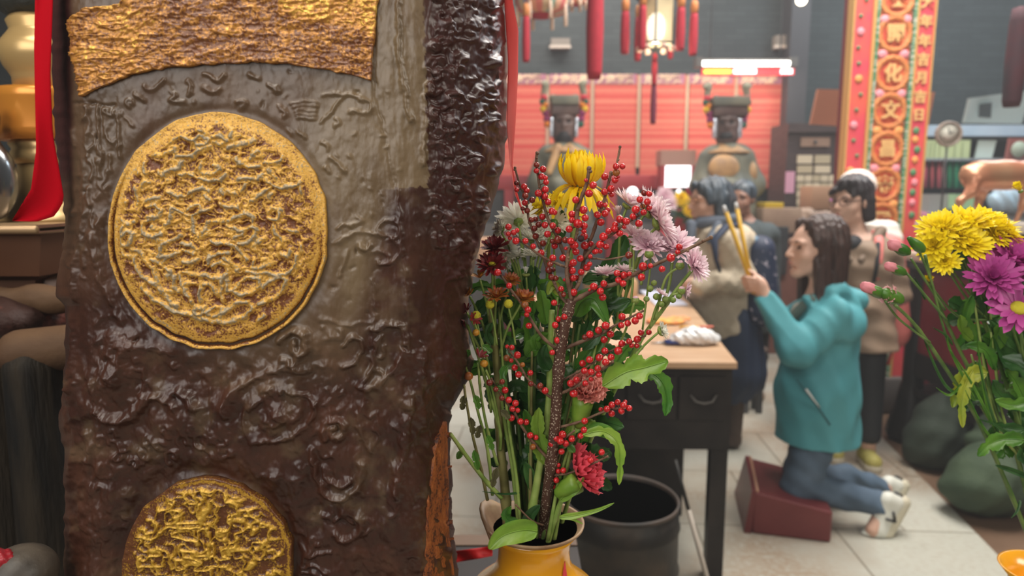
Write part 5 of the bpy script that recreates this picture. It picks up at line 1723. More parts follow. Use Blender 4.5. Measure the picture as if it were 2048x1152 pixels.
def slab_material():
    m = bpy.data.materials.new('hall_floor')
    m.use_nodes = True
    N, L = nt(m)
    b = N['Principled BSDF']
    b.inputs['Roughness'].default_value = 0.38
    tc = N.new('ShaderNodeTexCoord')
    def noise(sc_, det=5):
        n = N.new('ShaderNodeTexNoise'); n.inputs['Scale'].default_value = sc_; n.inputs['Detail'].default_value = det
        L.new(tc.outputs['Object'], n.inputs['Vector']); return n
    def mr(src, a, b_, c_=0, d=1):
        r = N.new('ShaderNodeMapRange'); r.inputs[1].default_value = a; r.inputs[2].default_value = b_; r.inputs[3].default_value = c_; r.inputs[4].default_value = d
        L.new(src, r.inputs[0]); return r.outputs[0]
    def mix(f, a, b_):
        x = N.new('ShaderNodeMix'); x.data_type = 'RGBA'
        if isinstance(a, tuple): x.inputs[6].default_value = (*a, 1)
        else: L.new(a, x.inputs[6])
        if isinstance(b_, tuple): x.inputs[7].default_value = (*b_, 1)
        else: L.new(b_, x.inputs[7])
        L.new(f, x.inputs[0]); return x.outputs[2]
    c1 = mix(mr(noise(1.3).outputs['Fac'], 0.42, 0.6), (0.56, 0.55, 0.48), (0.40, 0.31, 0.23))
    c2 = mix(mr(noise(40, 3).outputs['Fac'], 0.45, 0.7), c1, (0.50, 0.47, 0.40))
    mp = N.new('ShaderNodeMapping'); mp.inputs['Rotation'].default_value = (0, 0, math.radians(4)); mp.inputs['Location'].default_value = (0.30, 0.1, 0)
    L.new(tc.outputs['Object'], mp.inputs[0])
    br = N.new('ShaderNodeTexBrick'); br.inputs['Scale'].default_value = 1.0; br.inputs['Brick Width'].default_value = 0.62; br.inputs['Row Height'].default_value = 0.62
    br.inputs['Mortar Size'].default_value = 0.006; br.inputs['Mortar Smooth'].default_value = 0.4
    br.inputs['Color1'].default_value = (1, 1, 1, 1); br.inputs['Color2'].default_value = (0.86, 0.87, 0.86, 1); br.inputs['Mortar'].default_value = (0.45, 0.42, 0.38, 1)
    L.new(mp.outputs[0], br.inputs['Vector'])
    mu = N.new('ShaderNodeMix'); mu.data_type = 'RGBA'; mu.blend_type = 'MULTIPLY'; mu.inputs[0].default_value = 1
    L.new(c2, mu.inputs[6]); L.new(br.outputs['Color'], mu.inputs[7])
    L.new(mu.outputs[2], b.inputs['Base Color'])
    return m


# floor: pale slabs, then a brown tiled strip to the right
xb1, xb2 = 2.02, 2.32   # border x at Y=2.6 and at Y=4.2
sl = (xb2 - xb1) / 1.6
def xb(Y): return xb1 + (Y - 2.6) * sl
struct('floor', MB().prism([(-6, -3, 0), (xb(-3), -3, 0), (xb(WY), WY, 0), (-6, WY, 0)], (0, 0, -0.1)), slab_material())
M_brown = mat('brown_floor_tiles', (0.13, 0.075, 0.045), 0.45, col2=(0.21, 0.13, 0.085), scale=2.2, bump=0.2, bscale=30)
struct('floor_aisle', MB().prism([(xb(-3) + .001, -3, -0.004), (8, -3, -0.004), (8, WY, -0.004), (xb(WY) + .001, WY, -0.004)], (0, 0, -0.1)), M_brown)


def brick_material(name, c1, c2, mor, sc_=1.0, w=.26, h=.07):
    m = bpy.data.materials.new(name)
    m.use_nodes = True
    N, L = nt(m)
    b = N['Principled BSDF']; b.inputs['Roughness'].default_value = 0.7
    tc = N.new('ShaderNodeTexCoord')
    sp = N.new('ShaderNodeSeparateXYZ'); L.new(tc.outputs['Object'], sp.inputs[0])
    ad = N.new('ShaderNodeMath'); ad.operation = 'ADD'; L.new(sp.outputs[0], ad.inputs[0]); L.new(sp.outputs[1], ad.inputs[1])
    cb = N.new('ShaderNodeCombineXYZ'); L.new(ad.outputs[0], cb.inputs[0]); L.new(sp.outputs[2], cb.inputs[1])
    br = N.new('ShaderNodeTexBrick'); br.inputs['Scale'].default_value = sc_; br.inputs['Brick Width'].default_value = w; br.inputs['Row Height'].default_value = h
    br.inputs['Mortar Size'].default_value = 0.006
    br.inputs['Color1'].default_value = (*c1, 1); br.inputs['Color2'].default_value = (*c2, 1); br.inputs['Mortar'].default_value = (*mor, 1)
    L.new(cb.outputs[0], br.inputs['Vector']); L.new(br.outputs['Color'], b.inputs['Base Color'])
    return m


M_wall = brick_material('grey_brick', (0.034, 0.044, 0.046), (0.048, 0.060, 0.062), (0.028, 0.036, 0.038))
struct('wall_front_added', MB().box((-6, -3.2, 0), (-2.6, -3, 6.2)).box((1.2, -3.2, 0), (8, -3, 6.2)).box((-2.6, -3.2, 3.4), (1.2, -3, 6.2)), M_wall)  # unseen wall with an opening, added to cut world light and raise contrast
struct('wall_back', MB().box((-6, WY, 0), (8, WY + .2, 6.2)), M_wall)
struct('wall_left', MB().box((-6.2, -3, 0), (-6, WY, 6.2)), M_wall)
struct('wall_right', MB().box((8, -3, 0), (8.2, WY, 6.2)), M_wall)
M_ceil = mat('dark_roof_timber', (0.05, 0.045, 0.045), 0.8, col2=(0.09, 0.08, 0.075), scale=3, stretch=(1, 8, 1))
struct('ceiling', MB().box((-6, -3, 6.2), (8, WY, 6.4)), M_ceil)
struct('trim_1', MB().box((at(1569, 300, WY - .3).x, WY - .3, 0), (at(1606, 300, WY - .3).x, WY - .02, 6.2)), mat('dark_pillar', (0.05, 0.045, 0.05), .5))


def bx(name, a, b, m, parent=None, bev=0.0, rz=0.0, auto=True):
    return MB().box(a, b, rz, bev).build(name, m, parent, smooth=bev > 0, auto=35 if bev > 0 else None)


def panel(px0, py0, px1, py1, Y, th, m, name, parent=None, tilt=0.0, bev=0.0):
    """board facing the camera whose corners fall on the pixel box at depth Y"""
    a = at(px0, (py0 + py1) / 2, Y); b = at(px1, (py0 + py1) / 2, Y)
    t = at((px0 + px1) / 2, py0, Y); d = at((px0 + px1) / 2, py1, Y)
    if not tilt:
        return bx(name, (a.x, Y, d.z), (b.x, Y + th, t.z), m, parent, bev)
    mb = MB()
    h = t.z - d.z
    mb.prism([(a.x, Y, d.z), (b.x, Y, d.z), (b.x + tilt * 0.3 * h, Y - tilt * h, t.z), (a.x + tilt * 0.3 * h, Y - tilt * h, t.z)], (0, th, 0))
    return mb.build(name, m, parent, smooth=False)


def center_of(px, py, Y):
    return at(px, py, Y)


# ---------------------------------------------------------------- red name-list posters
M_list = bpy.data.materials.new('red_list_paper')
M_list.use_nodes = True
N, L = nt(M_list)
b = N['Principled BSDF']; b.inputs['Roughness'].default_value = 0.7
tc = N.new('ShaderNodeTexCoord'); sp = N.new('ShaderNodeSeparateXYZ'); L.new(tc.outputs['Object'], sp.inputs[0])
wv = N.new('ShaderNodeTexNoise'); wv.noise_dimensions = '1D'; wv.inputs['Scale'].default_value = 16; wv.inputs['Detail'].default_value = 3
L.new(sp.outputs[2], wv.inputs['W'])
n2 = N.new('ShaderNodeTexNoise'); n2.inputs['Scale'].default_value = 30; mp = N.new('ShaderNodeMapping'); mp.inputs['Scale'].default_value = (1.6, 1, .7); L.new(tc.outputs['Object'], mp.inputs[0]); L.new(mp.outputs[0], n2.inputs['Vector'])
ma = N.new('ShaderNodeMath'); ma.operation = 'MULTIPLY_ADD'; ma.inputs[1].default_value = .25; L.new(n2.outputs['Fac'], ma.inputs[0]); L.new(wv.outputs['Fac'], ma.inputs[2])
rp = N.new('ShaderNodeMapRange'); rp.inputs[1].default_value = .50; rp.inputs[2].default_value = .76; L.new(ma.outputs[0], rp.inputs[0])
mx = N.new('ShaderNodeMix'); mx.data_type = 'RGBA'; mx.inputs[6].default_value = (.60, .065, .05, 1); mx.inputs[7].default_value = (.68, .19, .12, 1)
L.new(rp.outputs[0], mx.inputs[0]); L.new(mx.outputs[2], b.inputs['Base Color'])
M_purple = mat('mauve_paper', (0.42, 0.17, 0.24), .7)
M_cream = mat('cream_lettering', (0.85, 0.62, 0.42), .7)
M_tan = mat('tan_batten', (0.52, 0.36, 0.24), .6)
edges = [(905, 998, 480), (1001, 1092, 380), (1099, 1180, 330), (1188, 1273, 330), (1281, 1369, 350), (1377, 1466, 375), (1473, 1563, 376)]
titles = ['元辰寶殿', '太歲符燈', '太歲元辰', '太歲寶燈', '光明寶燈', '太歲元辰', '光明元辰']
YB = WY - .10
where = ['leftmost, mostly hidden by the carved trunk', 'just right of the carved trunk', 'behind the left statue', 'just right of the left statue', 'behind the thin plum tassel',
         'second from the right, behind the right statue', 'rightmost, under the tube light']
for i, (x0, x1, yb) in enumerate(edges):
    p = center_of((x0 + x1) / 2, 376, YB)
    t = thing('name_list_poster', (p.x, p.y, p.z), 'tall red name poster, ' + where[i], 'poster', 'red name posters on the back wall')
    panel(x0, 149, x1, 376, YB, .02, M_list, 'paper', t)
    panel(x0, 148, x1, 168, YB - .006, .006, M_purple, 'title_strip', t)
    c = center_of((x0 + x1) / 2, 159, YB - .012)
    text_obj('title_lettering', titles[i], c, .115, M_cream, t, depth=.002, bold=.006)
bs = []
for i, x in enumerate((1095, 1184, 1277, 1373, 1470, 1566)):
    o = panel(x - 3, 150, x + 3, 376 if i == 5 else 335, YB - .02, .018, M_tan, 'batten')
    tag(o, 'thin tan batten between two red posters, ' + ['under the left statue hat plume', 'right of the left statue', 'left of the hanging tassel', 'left of the right statue', 'above the right statue hat', 'at the far right edge of the red posters'][i], 'batten', 'battens between the red posters')
# wooden wall frame under the posters
M_redfr = mat('red_lacquer_frame', (0.46, 0.05, 0.06), .45)
M_dgrey = mat('charcoal_wood', (0.045, 0.047, 0.05), .5, col2=(0.07, 0.07, 0.075), scale=6)
ac = at(1170, 470, 7.2)
t = thing('altar_cabinet', (ac.x, 7.2, 0), 'long dark altar cabinet with red frame under the posters', 'altar')
x0, x1 = at(905, 470, 7.2).x, at(1325, 470, 7.2).x
zt = at(1170, 350, 7.2).z
bx('cabinet_body', (x0, 7.2, 0), (x1, 8.2, zt - .15), M_dgrey, t)
bx('frame_top', (x0 - .05, 7.14, zt - .15), (x1 + .05, 8.25, zt), M_redfr, t, .01)
for i, fx in enumerate((.0, .27, .5, .75, 1.0)):
    X = x0 + (x1 - x0) * fx
    bx('frame_post', (X - .05, 7.13, .05), (X + .05, 7.2, zt - .15), M_redfr, t)
for fx in (.05, .30, .54, .79):
    bx('drawer_panel', (x0 + (x1 - x0) * fx, 7.165, .25), (x0 + (x1 - x0) * (fx + .17), 7.2, zt - .5), mat('dusty_grey_panel', (0.16, 0.15, 0.15), .5), t)
# small offerings seen between the flowers on a table before the cabinet
o = bx('offering_box', tuple(at(955, 535, 6.2)), tuple(at(1010, 478, 6.2) + Vector((0, .3, 0))), mat('peach_card', (.72, .42, .26), .7), None, .01)
tag(o, 'peach coloured box just left of the white flowers, far behind', 'box')
zt2 = at(980, 535, 6.2).z
t = thing('side_table', (at(980, 535, 6.3).x, 6.3, 0), 'low dark table carrying the peach box behind the white flowers', 'table')
ax0, ax1 = at(925, 535, 6.2).x, at(1058, 535, 6.2).x
bx('table_top', (ax0, 6.1, zt2 - .04), (ax1, 6.7, zt2), M_dgrey, t)
for X in (ax0, ax1 - .05):
    for Y_ in (6.1, 6.65):
        bx('leg', (X, Y_, 0), (X + .05, Y_ + .05, zt2 - .04), M_dgrey, t)

# bright lit display above, with its tan hood
p = center_of(1356, 352, 6.9)
t = thing('lit_display', (p.x, 6.9, p.z), 'glowing white display case under a tan hood left of the beige coated person', 'display')
M_glow = mat('white_glow', (1, 1, 1), .5, emit=(0.95, 0.98, 1.0), estr=2.2)
panel(1330, 331, 1382, 374, 6.9, .05, M_glow, 'screen', t)
panel(1322, 300, 1392, 331, 6.88, .25, mat('tan_wood_hood', (.50, .28, .22), .6), 'hood', t)
for (a_, b_, c_, d_) in ((1322, 331, 1330, 400), (1382, 331, 1390, 400)):
    panel(a_, b_, c_, d_, 6.88, .2, M_redfr, 'frame', t)
M_fr0 = mat('brass_post', (.2, .12, .06), .4)
for k, (x, y, r) in enumerate(((1265, 385, 11), (1358, 385, 6))):
    MB_ = MB(); MB_.ball(at(x, y, 6.4), r * ppm(6.4)); o = MB_.build('lamp_bulb', M_glow); MB().tube([at(x, y + r - 1, 6.4), Vector((at(x, y, 6.4).x, 6.4, at(1350, 470, 6.3).z))], .012, 8).build('lamp_post', M_fr0, o)
    tag(o, ['round white glowing bulb seen just above the lavender flowers', 'small glowing bulb below the white display'][k], 'lamp')
# stands for bulbs/flowers
zs = at(1350, 470, 6.3).z
t = thing('flower_stand', (at(1350, 470, 6.3).x, 6.3, 0), 'dark red altar stand with flowers behind the beige coated person', 'stand')
bx('stand_top', (at(1230, 470, 6.2).x, 6.1, zs - .05), (at(1385, 470, 6.2).x, 6.7, zs), M_redfr, t)
bx('stand_body', (at(1240, 470, 6.2).x, 6.15, 0), (at(1380, 470, 6.2).x, 6.65, zs - .05), M_dgrey, t)
rnd = random.Random(4)
t = thing('potted_bouquet', (at(1368, 470, 6.2).x, 6.25, zs), 'blurred bouquet of yellow flowers with green leaves below the white display', 'bouquet')
mb = MB(); mb.lathe([(.05, 0), (.09, .1), (.06, .2), (.07, .24)], (at(1368, 470, 6.25).x, 6.25, zs), 20); mb.build('pot', M_redfr, t)
mb = MB()
for i in range(70):
    p = at(rnd.uniform(1345, 1388), rnd.uniform(400, 462), rnd.uniform(6.1, 6.4))
    d = Vector((rnd.uniform(-1, 1), rnd.uniform(-1, 1), rnd.uniform(-.4, 1))).normalized()
    petal(mb, p, d.cross(Vector((0, 0, 1))).normalized(), d, .09, .045, .3, .4)
mb.build('foliage', M_leaf_d, t, attr='tip')
for x, y in ((1362, 395), (1358, 402), (1380, 424), (1377, 420), (1366, 399)):
    bloom('bloom', at(x, y, 6.1), (0, -1, .5), .05, POMPON[:4], M_yel, t, rnd)
for x, y in ((1330, 392), (1340, 405), (1322, 405)):
    bloom('pink_bloom', at(x, y, 6.1), (0, -1, .5), .07, POMPON[:3], M_lav2, t, rnd)
# dark ledge under the lit display
MB_ = MB()

# ---------------------------------------------------------------- statues
M_sface = mat('dark_bronze_face', (0.10, 0.060, 0.055), .35, col2=(0.16, 0.10, 0.085), scale=9)
M_sbeard = mat('black_beard', (0.02, 0.017, 0.02), .6)
M_srobe = mat('grey_green_robe', (0.13, 0.135, 0.11), .6, col2=(0.22, 0.21, 0.15), scale=5)
M_sgold = mat('gilt_robe', (0.62, 0.36, 0.16), .5, col2=(0.45, 0.26, 0.13), scale=12)
M_silver = mat('silver_trim', (0.7, 0.75, 0.85), .25, metal=.6)


def statue(cx, cy, top, Y, beard_long, label, gilt):
    s = ppm(Y)
    P_ = lambda x, y, dy=0.0: at(x, y, Y + dy)
    base = P_(cx, 480)
    t = thing('deity_statue', (base.x, Y, at(cx, 480, Y).z), label, 'statue')
    # head and face
    sdf_mesh('head', [ell(P_(cx, cy, 0), (27 * s, 26 * s, 36 * s)), ell(P_(cx, cy + 24, -.02), (21 * s, 23 * s, 20 * s)), ell(P_(cx, cy + 3, -25 * s), (4 * s, 6 * s, 7 * s), k=.02),
                      ell(P_(cx - 10, cy - 6, -25 * s), (6 * s, 5 * s, 4 * s), k=.02, sub=True), ell(P_(cx + 10, cy - 6, -25 * s), (6 * s, 5 * s, 4 * s), k=.02, sub=True),
                      ell(P_(cx, cy - 13, -21 * s), (18 * s, 5 * s, 3 * s), k=.02), cap(P_(cx, cy + 20), P_(cx, cy + 46), 14 * s, 16 * s), ell(P_(cx - 25, cy + 4), (4 * s, 6 * s, 11 * s)), ell(P_(cx + 25, cy + 4), (4 * s, 6 * s, 11 * s))],
             .012, M_sface, t, k=.04)
    for dx in (-10, 10):
        MB().ball(P_(cx + dx, cy - 5, -22 * s), (4 * s, 2 * s, 2 * s)).build('eye', M_sbeard, t)
    bl_ = 50 if beard_long else 26
    mb = MB(); mb.lathe([(17 * s, 0), (18 * s, -10 * s), (12 * s, -bl_ * .6 * s), (4 * s, -bl_ * s), (.0001, -(bl_ + 3) * s)], P_(cx, cy + 16, -.05), 20); mb.build('beard', M_sbeard, t)
    # hat
    mb = MB()
    a = P_(cx - 26, cy - 18, -.12); b = P_(cx + 26, cy - 46, .14)
    mb.box(a, b, 0, .02); ho = mb.build('hat', M_sface, t)
    bx('hat_rim', P_(cx - 25, cy - 40, -.15), P_(cx + 25, cy - 49, .17), M_srobe, ho, .01)
    for dx in (-22, 22):
        MB().ball(P_(cx + dx, cy - 50, -.05), (8 * s, 8 * s, 9 * s)).build('hat_knob', M_srobe, ho)
    # plumes with pompoms
    cols = [mat('pompom_red', (.55, .03, .05), .8), mat('pompom_orange', (.85, .25, .03), .8), mat('pompom_yellow', (.8, .5, .03), .8), mat('pompom_plum', (.28, .03, .12), .8), mat('pompom_green', (.03, .12, .08), .8)]
    for sg in (-1, 1):
        pl = MB(); w = smooth3([P_(cx + sg * 34, cy - 25), P_(cx + sg * 40, cy - 55), P_(cx + sg * 37, cy - 78), P_(cx + sg * (44 if sg > 0 else 42), top)], 6)
        pl.tube(w, [.02, .045], 7); po = pl.build('plume', mat('plume_grey', (.30, .28, .2), .8), t)
        for k, (dx, dy, ci) in enumerate(((40, -52, 0), (38, -38, 1), (41, -30, 2), (36, -22, 3), (34, -10, 3), (42, -45, 4), (33, 0, 1 if sg < 0 else 4))):
            MB().ball(P_(cx + sg * dx, cy + dy, -.05), 7.0 * s, 10, 7).build('pompom', cols[ci], po)
        bx('ear_plate', P_(cx + sg * 25 - 3, cy + 26, -.1), P_(cx + sg * 25 + 3, cy - 12, -.04), M_silver, t, .01)
    # robe
    sdf_mesh('robe', [ell(P_(cx, cy + 62), (50 * s, 34 * s, 22 * s)), cap(P_(cx, cy + 80), P_(cx, cy + 200), 44 * s, 56 * s), cap(P_(cx - 38, cy + 66), P_(cx - 50, cy + 120), 17 * s, 24 * s), cap(P_(cx + 38, cy + 66), P_(cx + 50, cy + 120), 17 * s, 24 * s),
                      cap(P_(cx - 50, cy + 120), P_(cx - 8, cy + 125, -.25), 22 * s, 18 * s), cap(P_(cx + 50, cy + 120), P_(cx + 8, cy + 125, -.25), 22 * s, 18 * s)],
             .02, M_srobe, t, k=.06, wrinkle=lambda x, y, z: .006 * np.sin(x * 40 + z * 9))
    # gilt collar, chest panel and sleeve patch
    mb = MB(); mb.lathe([(18 * s, 9 * s), (30 * s, 2 * s), (46 * s, -9 * s), (45 * s, -12 * s), (16 * s, 4 * s)], P_(cx, cy + 46), 28); mb.build('collar', M_sgold, t)
    if gilt:
        sdf_mesh('chest_panel', [ell(P_(cx - 6, cy + 86, -40 * s), (30 * s, 14 * s, 26 * s)), ell(P_(cx + 46, cy + 98, -15 * s), (13 * s, 20 * s, 26 * s))], .015, M_sgold, t, k=.03)
    else:
        sdf_mesh('lapel', [cap(P_(cx - 12, cy + 48, -33 * s), P_(cx - 30, cy + 96, -48 * s), 9 * s, 7 * s), cap(P_(cx + 14, cy + 48, -33 * s), P_(cx + 22, cy + 70, -42 * s), 8 * s, 7 * s)], .015, M_sgold, t, k=.03)
    bx('plinth', P_(cx - 62, cy + 300, -.35), P_(cx + 62, cy + 196, .45), M_dgrey, t, .01)
    return t


statue(1454, 250, 178, 6.6, False, 'dark faced robed deity statue with flat hat and plumes, gilt chest, on the right', True)
statue(1128, 248, 170, 6.6, True, 'dark faced robed deity statue with long beard and plumed hat behind the yellow flower', False)
for X, nm in ((at(1454, 540, 6.6).x, 'right'), (at(1128, 540, 6.6).x, 'left')):
    z_ = at(1128, 546, 6.25).z
    o = bx('statue_table', (X - .3, 6.22, 0), (X + .3, 7.1, z_), M_dgrey, None, .01)
    tag(o, 'dark block table under the %s deity statue' % nm, 'table')

# ---------------------------------------------------------------- tube light
p = at(1491, 127, 8.3)
t = thing('tube_light', (p.x, 8.3, p.z), 'long glowing white tube light above the rightmost posters', 'light')
mb = MB(); mb.tube([at(1402, 127, 8.3), at(1580, 127, 8.3)], .030, 12); mb.build('tube', mat('tube_glow', (1, 1, 1), .5, emit=(1, .96, .86), estr=6), t)
mb = MB(); mb.box(at(1396, 132, 8.36), at(1586, 122, 8.5)); mb.build('housing', mat('white_enamel', (.12, .11, .10), .5), t, smooth=False)
for x in (1396, 1584):
    mb = MB(); mb.box(at(x - 3, 133, 8.26), at(x + 3, 118, 8.4)); mb.build('end_cap', MATS['white_enamel'], t, smooth=False)
for x in (1420, 1560):
    mb = MB(); mb.tube([at(x, 118, 8.45), at(x, 118, 8.45) + Vector((0, 0, 2.2))], .008, 6); mb.build('hanger', M_dgrey, t)
l = bpy.data.lights.new('tube_glow', 'AREA'); l.shape = 'RECTANGLE'; l.size = 1.15; l.size_y = .08; l.energy = 12; l.color = (1, .93, .80)
o = bpy.data.objects.new('tube_glow', l); COL.objects.link(o); o.location = at(1491, 136, 8.27); o.rotation_euler = (math.radians(20), 0, 0)
p = at(1468, 143, 8.7)
t = thing('light_strip', (p.x, 8.7, p.z), 'short red and yellow light strip just under the white tube', 'light')
bx('strip_body', at(1405, 150, 8.7), at(1585, 138, 8.76), mat('red_glow', (.7, .03, .04), .5, emit=(.9, .05, .05), estr=.7), t)
bx('yellow_glow', at(1408, 147, 8.68), at(1462, 139, 8.7), mat('yellow_glow', (.9, .6, .05), .5, emit=(1, .62, .04), estr=1.2), t)
for a_, b_ in ((1468, 1512), (1562, 1584)):
    bx('white_glow', at(a_, 147, 8.68), at(b_, 138, 8.7), M_glow, t)
# signs
for (x0, y0, x1, y1, lb, c_) in ((1552, 70, 1595, 96, 'small brown box sign high on the back wall right of the lantern', (.30, .25, .2)), (1102, 76, 1140, 96, 'small brownish plaque high on the wall between the red tassels', (.22, .19, .16))):
    t = thing('wall_box', tuple(at((x0 + x1) / 2, y1, WY - .15)), lb, 'box')
    panel(x0, y0, x1, y1, WY - .15, .13, mat('box_%d' % x0, c_, .6), 'box_body', t)
    panel(x0 - 3, y1 - 6, x1 + 2, y1, WY - .17, .02, mat('pale_strip_%d' % x0, [min(1, q * 2.4) for q in c_], .5), 'lower_strip', t)

# ---------------------------------------------------------------- lantern with tassels
M_tass = mat('red_tassel', (0.50, 0.02, 0.04), .8, col2=(0.34, 0.012, 0.03), scale=60, stretch=(6, 6, .4))
M_tcap = mat('orange_tassel_knot', (0.62, 0.22, 0.06), .6)
YL = 4.6
sL = ppm(YL)
lc = at(1312, 60, YL)
t = thing('palace_lantern', (lc.x, YL, lc.z), 'lit hexagonal palace lantern with pale panes hanging among red tassels', 'lantern')
M_glass = mat('lantern_pane', (0.62, 0.52, 0.33), .4, emit=(1, .78, .42), estr=.05, alpha=.72)
M_fr = mat('lantern_frame', (0.03, 0.03, 0.03), .5)
hx = []
Rl = 36 * sL
zT, zB = at(1312, 2, YL).z + .0, at(1312, 90, YL).z
for i in range(6):
    a = math.radians(60 * i + 18)
    hx.append((lc.x + Rl * math.cos(a), YL + Rl * math.sin(a)))
for i in range(6):
    a, b = hx[i], hx[(i + 1) % 6]
    mb = MB()
    d = Vector((b[0] - a[0], b[1] - a[1], 0)); n_ = Vector((d.y, -d.x, 0)).normalized() * .004
    mb.prism([(a[0], a[1], zB), (b[0], b[1], zB), (b[0], b[1], zT), (a[0], a[1], zT)], n_)
    mb.build('pane', M_glass, t, smooth=False)
    mb = MB(); mb.tube([(a[0], a[1], zB - .01), (a[0], a[1], zT + .02)], .0065, 6); mb.build('frame_post', M_fr, t)
    for z_ in (zB, zT):
        mb = MB(); mb.tube([(a[0], a[1], z_), (b[0], b[1], z_)], .007, 6); mb.build('frame_rail', M_fr, t)
    mb = MB(); mb.ball(((a[0] + b[0]) / 2, (a[1] + b[1]) / 2, zB - .025), (.022, .022, .02)); mb.build('petal_foot', mat('pale_pink_carving', (.62, .42, .34), .6), t)
mb = MB(); mb.lathe([(Rl * 1.02, 0), (Rl * 1.25, .03), (Rl * 1.1, .06), (.03, .14), (.012, .5), (.0001, .5)], (lc.x, YL, zT), 6); mb.build('canopy', M_fr, t, smooth=False)
mb = MB(); mb.ball((lc.x, YL, (zT + zB) / 2 - .03), (.062, .062, .095)); mb.build('bulb', mat('bulb_glow', (1, 1, 1), .5, emit=(1, .96, .84), estr=12), t)
mb = MB(); mb.tube([(lc.x, YL, zB), (lc.x, YL, zB - .05)], .012, 8); mb.build('finial', M_fr, t)
mb = MB(); mb.tube([(lc.x, YL, zT + .5), (lc.x, YL, 6.2)], .006, 6); mb.build('hanging_wire', M_fr, t)
l = bpy.data.lights.new('lantern_glow', 'POINT'); l.energy = 3; l.color = (1, .85, .6); l.shadow_soft_size = .08
o = bpy.data.objects.new('lantern_glow', l); COL.objects.link(o); o.location = (lc.x, YL, zB - .10)


def tassel(x, y0, y1, w, Y, label, capm=True, group=None, m=None):
    a = at(x, y0, Y); b = at(x, y1, Y)
    t = thing('tassel', tuple(a), label, 'tassel', group)
    s = ppm(Y)
    ztop = max(a.z, b.z)
    mb = MB()
    L_ = a.z - b.z
    X = (a.x + b.x) / 2
    mb.lathe([(.0001, 0), (w * .42 * s, -.01), (w * .5 * s, -L_ * .15), (w * .56 * s, -L_ * .6), (w * .5 * s, -L_ * .94), (w * .42 * s, -L_), (.0001, -L_ * .97)], (X, Y, a.z), 26, lobes=13, lobe=.07)
    mb.build('fringe', m or M_tass, t)
    if capm:
        mb = MB(); mb.lathe([(w * .3 * s, 0), (w * .5 * s, .006), (w * .52 * s, .05), (w * .42 * s, .075), (w * .15 * s, .085), (.0001, .085)], (X, Y, a.z - .01), 16); mb.build('knot', M_tcap, t)
    mb = MB(); mb.tube([(X, Y, a.z + .05), (X, Y, 6.2)], .003, 5); mb.build('cord', M_tass, t)
    return t


gl = 'red tassels around the lantern'
tassel(1250, 20, 108, 15, YL - .05, 'red tassel with orange knot hanging left of the lantern, the left outer one', group=gl)
tassel(1276, 32, 122, 12, YL + .3, 'slim red tassel partly behind the lantern on its left', group=gl)
tassel(1285, 8, 100, 13, YL - .15, 'red tassel touching the left side of the lantern', group=gl)
tassel(1361, 12, 101, 15, YL - .1, 'red tassel close to the right side of the lantern', group=gl)
tassel(1387, 24, 111, 14, YL + .0, 'red tassel with orange knot, rightmost of those round the lantern', group=gl)
tassel(1341, 80, 118, 9, YL + .25, 'short red tassel tip under the lantern on its right', False, group=gl)
tassel(1309, 104, 170, 9, YL, 'thin pinkish red cord tassel straight below the lantern', False)
tassel(1307, 168, 248, 10, YL + .01, 'dark plum lower tassel hanging before the red posters', False, m=mat('plum_tassel', (.16, .02, .05), .8))
tassel(1190, -90, 158, 28, 4.2, 'broad deep red hanging tassel, longest in view, left of the lantern', False)
tassel(1052, 30, 124, 13, 4.64, 'red tassel hanging at the left under the striped parasol lantern', group=None)
# dark tassel far right
tassel(2032, 12, 214, 30, 3.4, 'dark maroon tassel hanging at the top right corner', False, m=mat('maroon_tassel', (.12, .02, .03), .8, col2=(.03, .035, .045), scale=3))
# striped festoon lantern at the top
def festoon(px, py, R, Y, label):
    c = at(px, py, Y)
    t = thing('festoon_lantern', tuple(c), label, 'lantern')
    m = bpy.data.materials.get('rainbow_fringe')
    if m is None:
        m = bpy.data.materials.new('rainbow_fringe'); m.use_nodes = True
        N, L = nt(m); b = N['Principled BSDF']; b.inputs['Roughness'].default_value = .7
        a = N.new('ShaderNodeAttribute'); a.attribute_name = 'band'
        cr = N.new('ShaderNodeValToRGB'); cr.color_ramp.interpolation = 'CONSTANT'
        cols = [(.75, .35, .2), (.72, .2, .15), (.7, .5, .3), (.25, .38, .30), (.8, .45, .3), (.65, .15, .15), (.75, .55, .35), (.35, .35, .45)]
        e = cr.color_ramp.elements
        e[0].color = (*cols[0], 1); e[1].position = .125; e[1].color = (*cols[1], 1)
        for i in range(2, 8):
            x = e.new(i / 8); x.color = (*cols[i], 1)
        L.new(a.outputs['Fac'], cr.inputs[0]); L.new(cr.outputs[0], b.inputs['Base Color'])
    mb = MB()
    prof = [(R * .2, R * .75), (R * .8, R * .55), (R, R * .1), (R * 1.0, -R * .1), (R * .85, -R * .42), (R * .5, -R * .5), (R * .3, -R * .45)]
    mb.lathe(prof, c, 64)
    mb.a = [((k % 64) * 3 / 64) % 1 for k in range(len(mb.v))]
    mb.build('shade', m, t, attr='band')
    mb = MB(); mb.lathe([(R * .5, R * .2), (R * .62, -R * .1), (R * .4, -R * .5), (.0001, -R * .55)], c + Vector((0, 0, -R * .06)), 30); mb.build('core', M_tass, t)
    for k in range(8):
        a = 2 * math.pi * k / 8 + .3
        q = c + Vector((R * .95 * math.cos(a), R * .95 * math.sin(a), -R * .2))
        mb = MB(); mb.lathe([(.006, 0), (.012, -R * .2), (.013, -R * .6), (.0001, -R * .64)], q, 8); mb.build('streamer', mat('cream_streamer', (.75, .55, .42), .7), t)
    mb = MB(); mb.tube([c + Vector((0, 0, R * .6)), (c.x, c.y, 6.2)], .005, 6); mb.build('hanging_wire', M_fr, t)
    return t


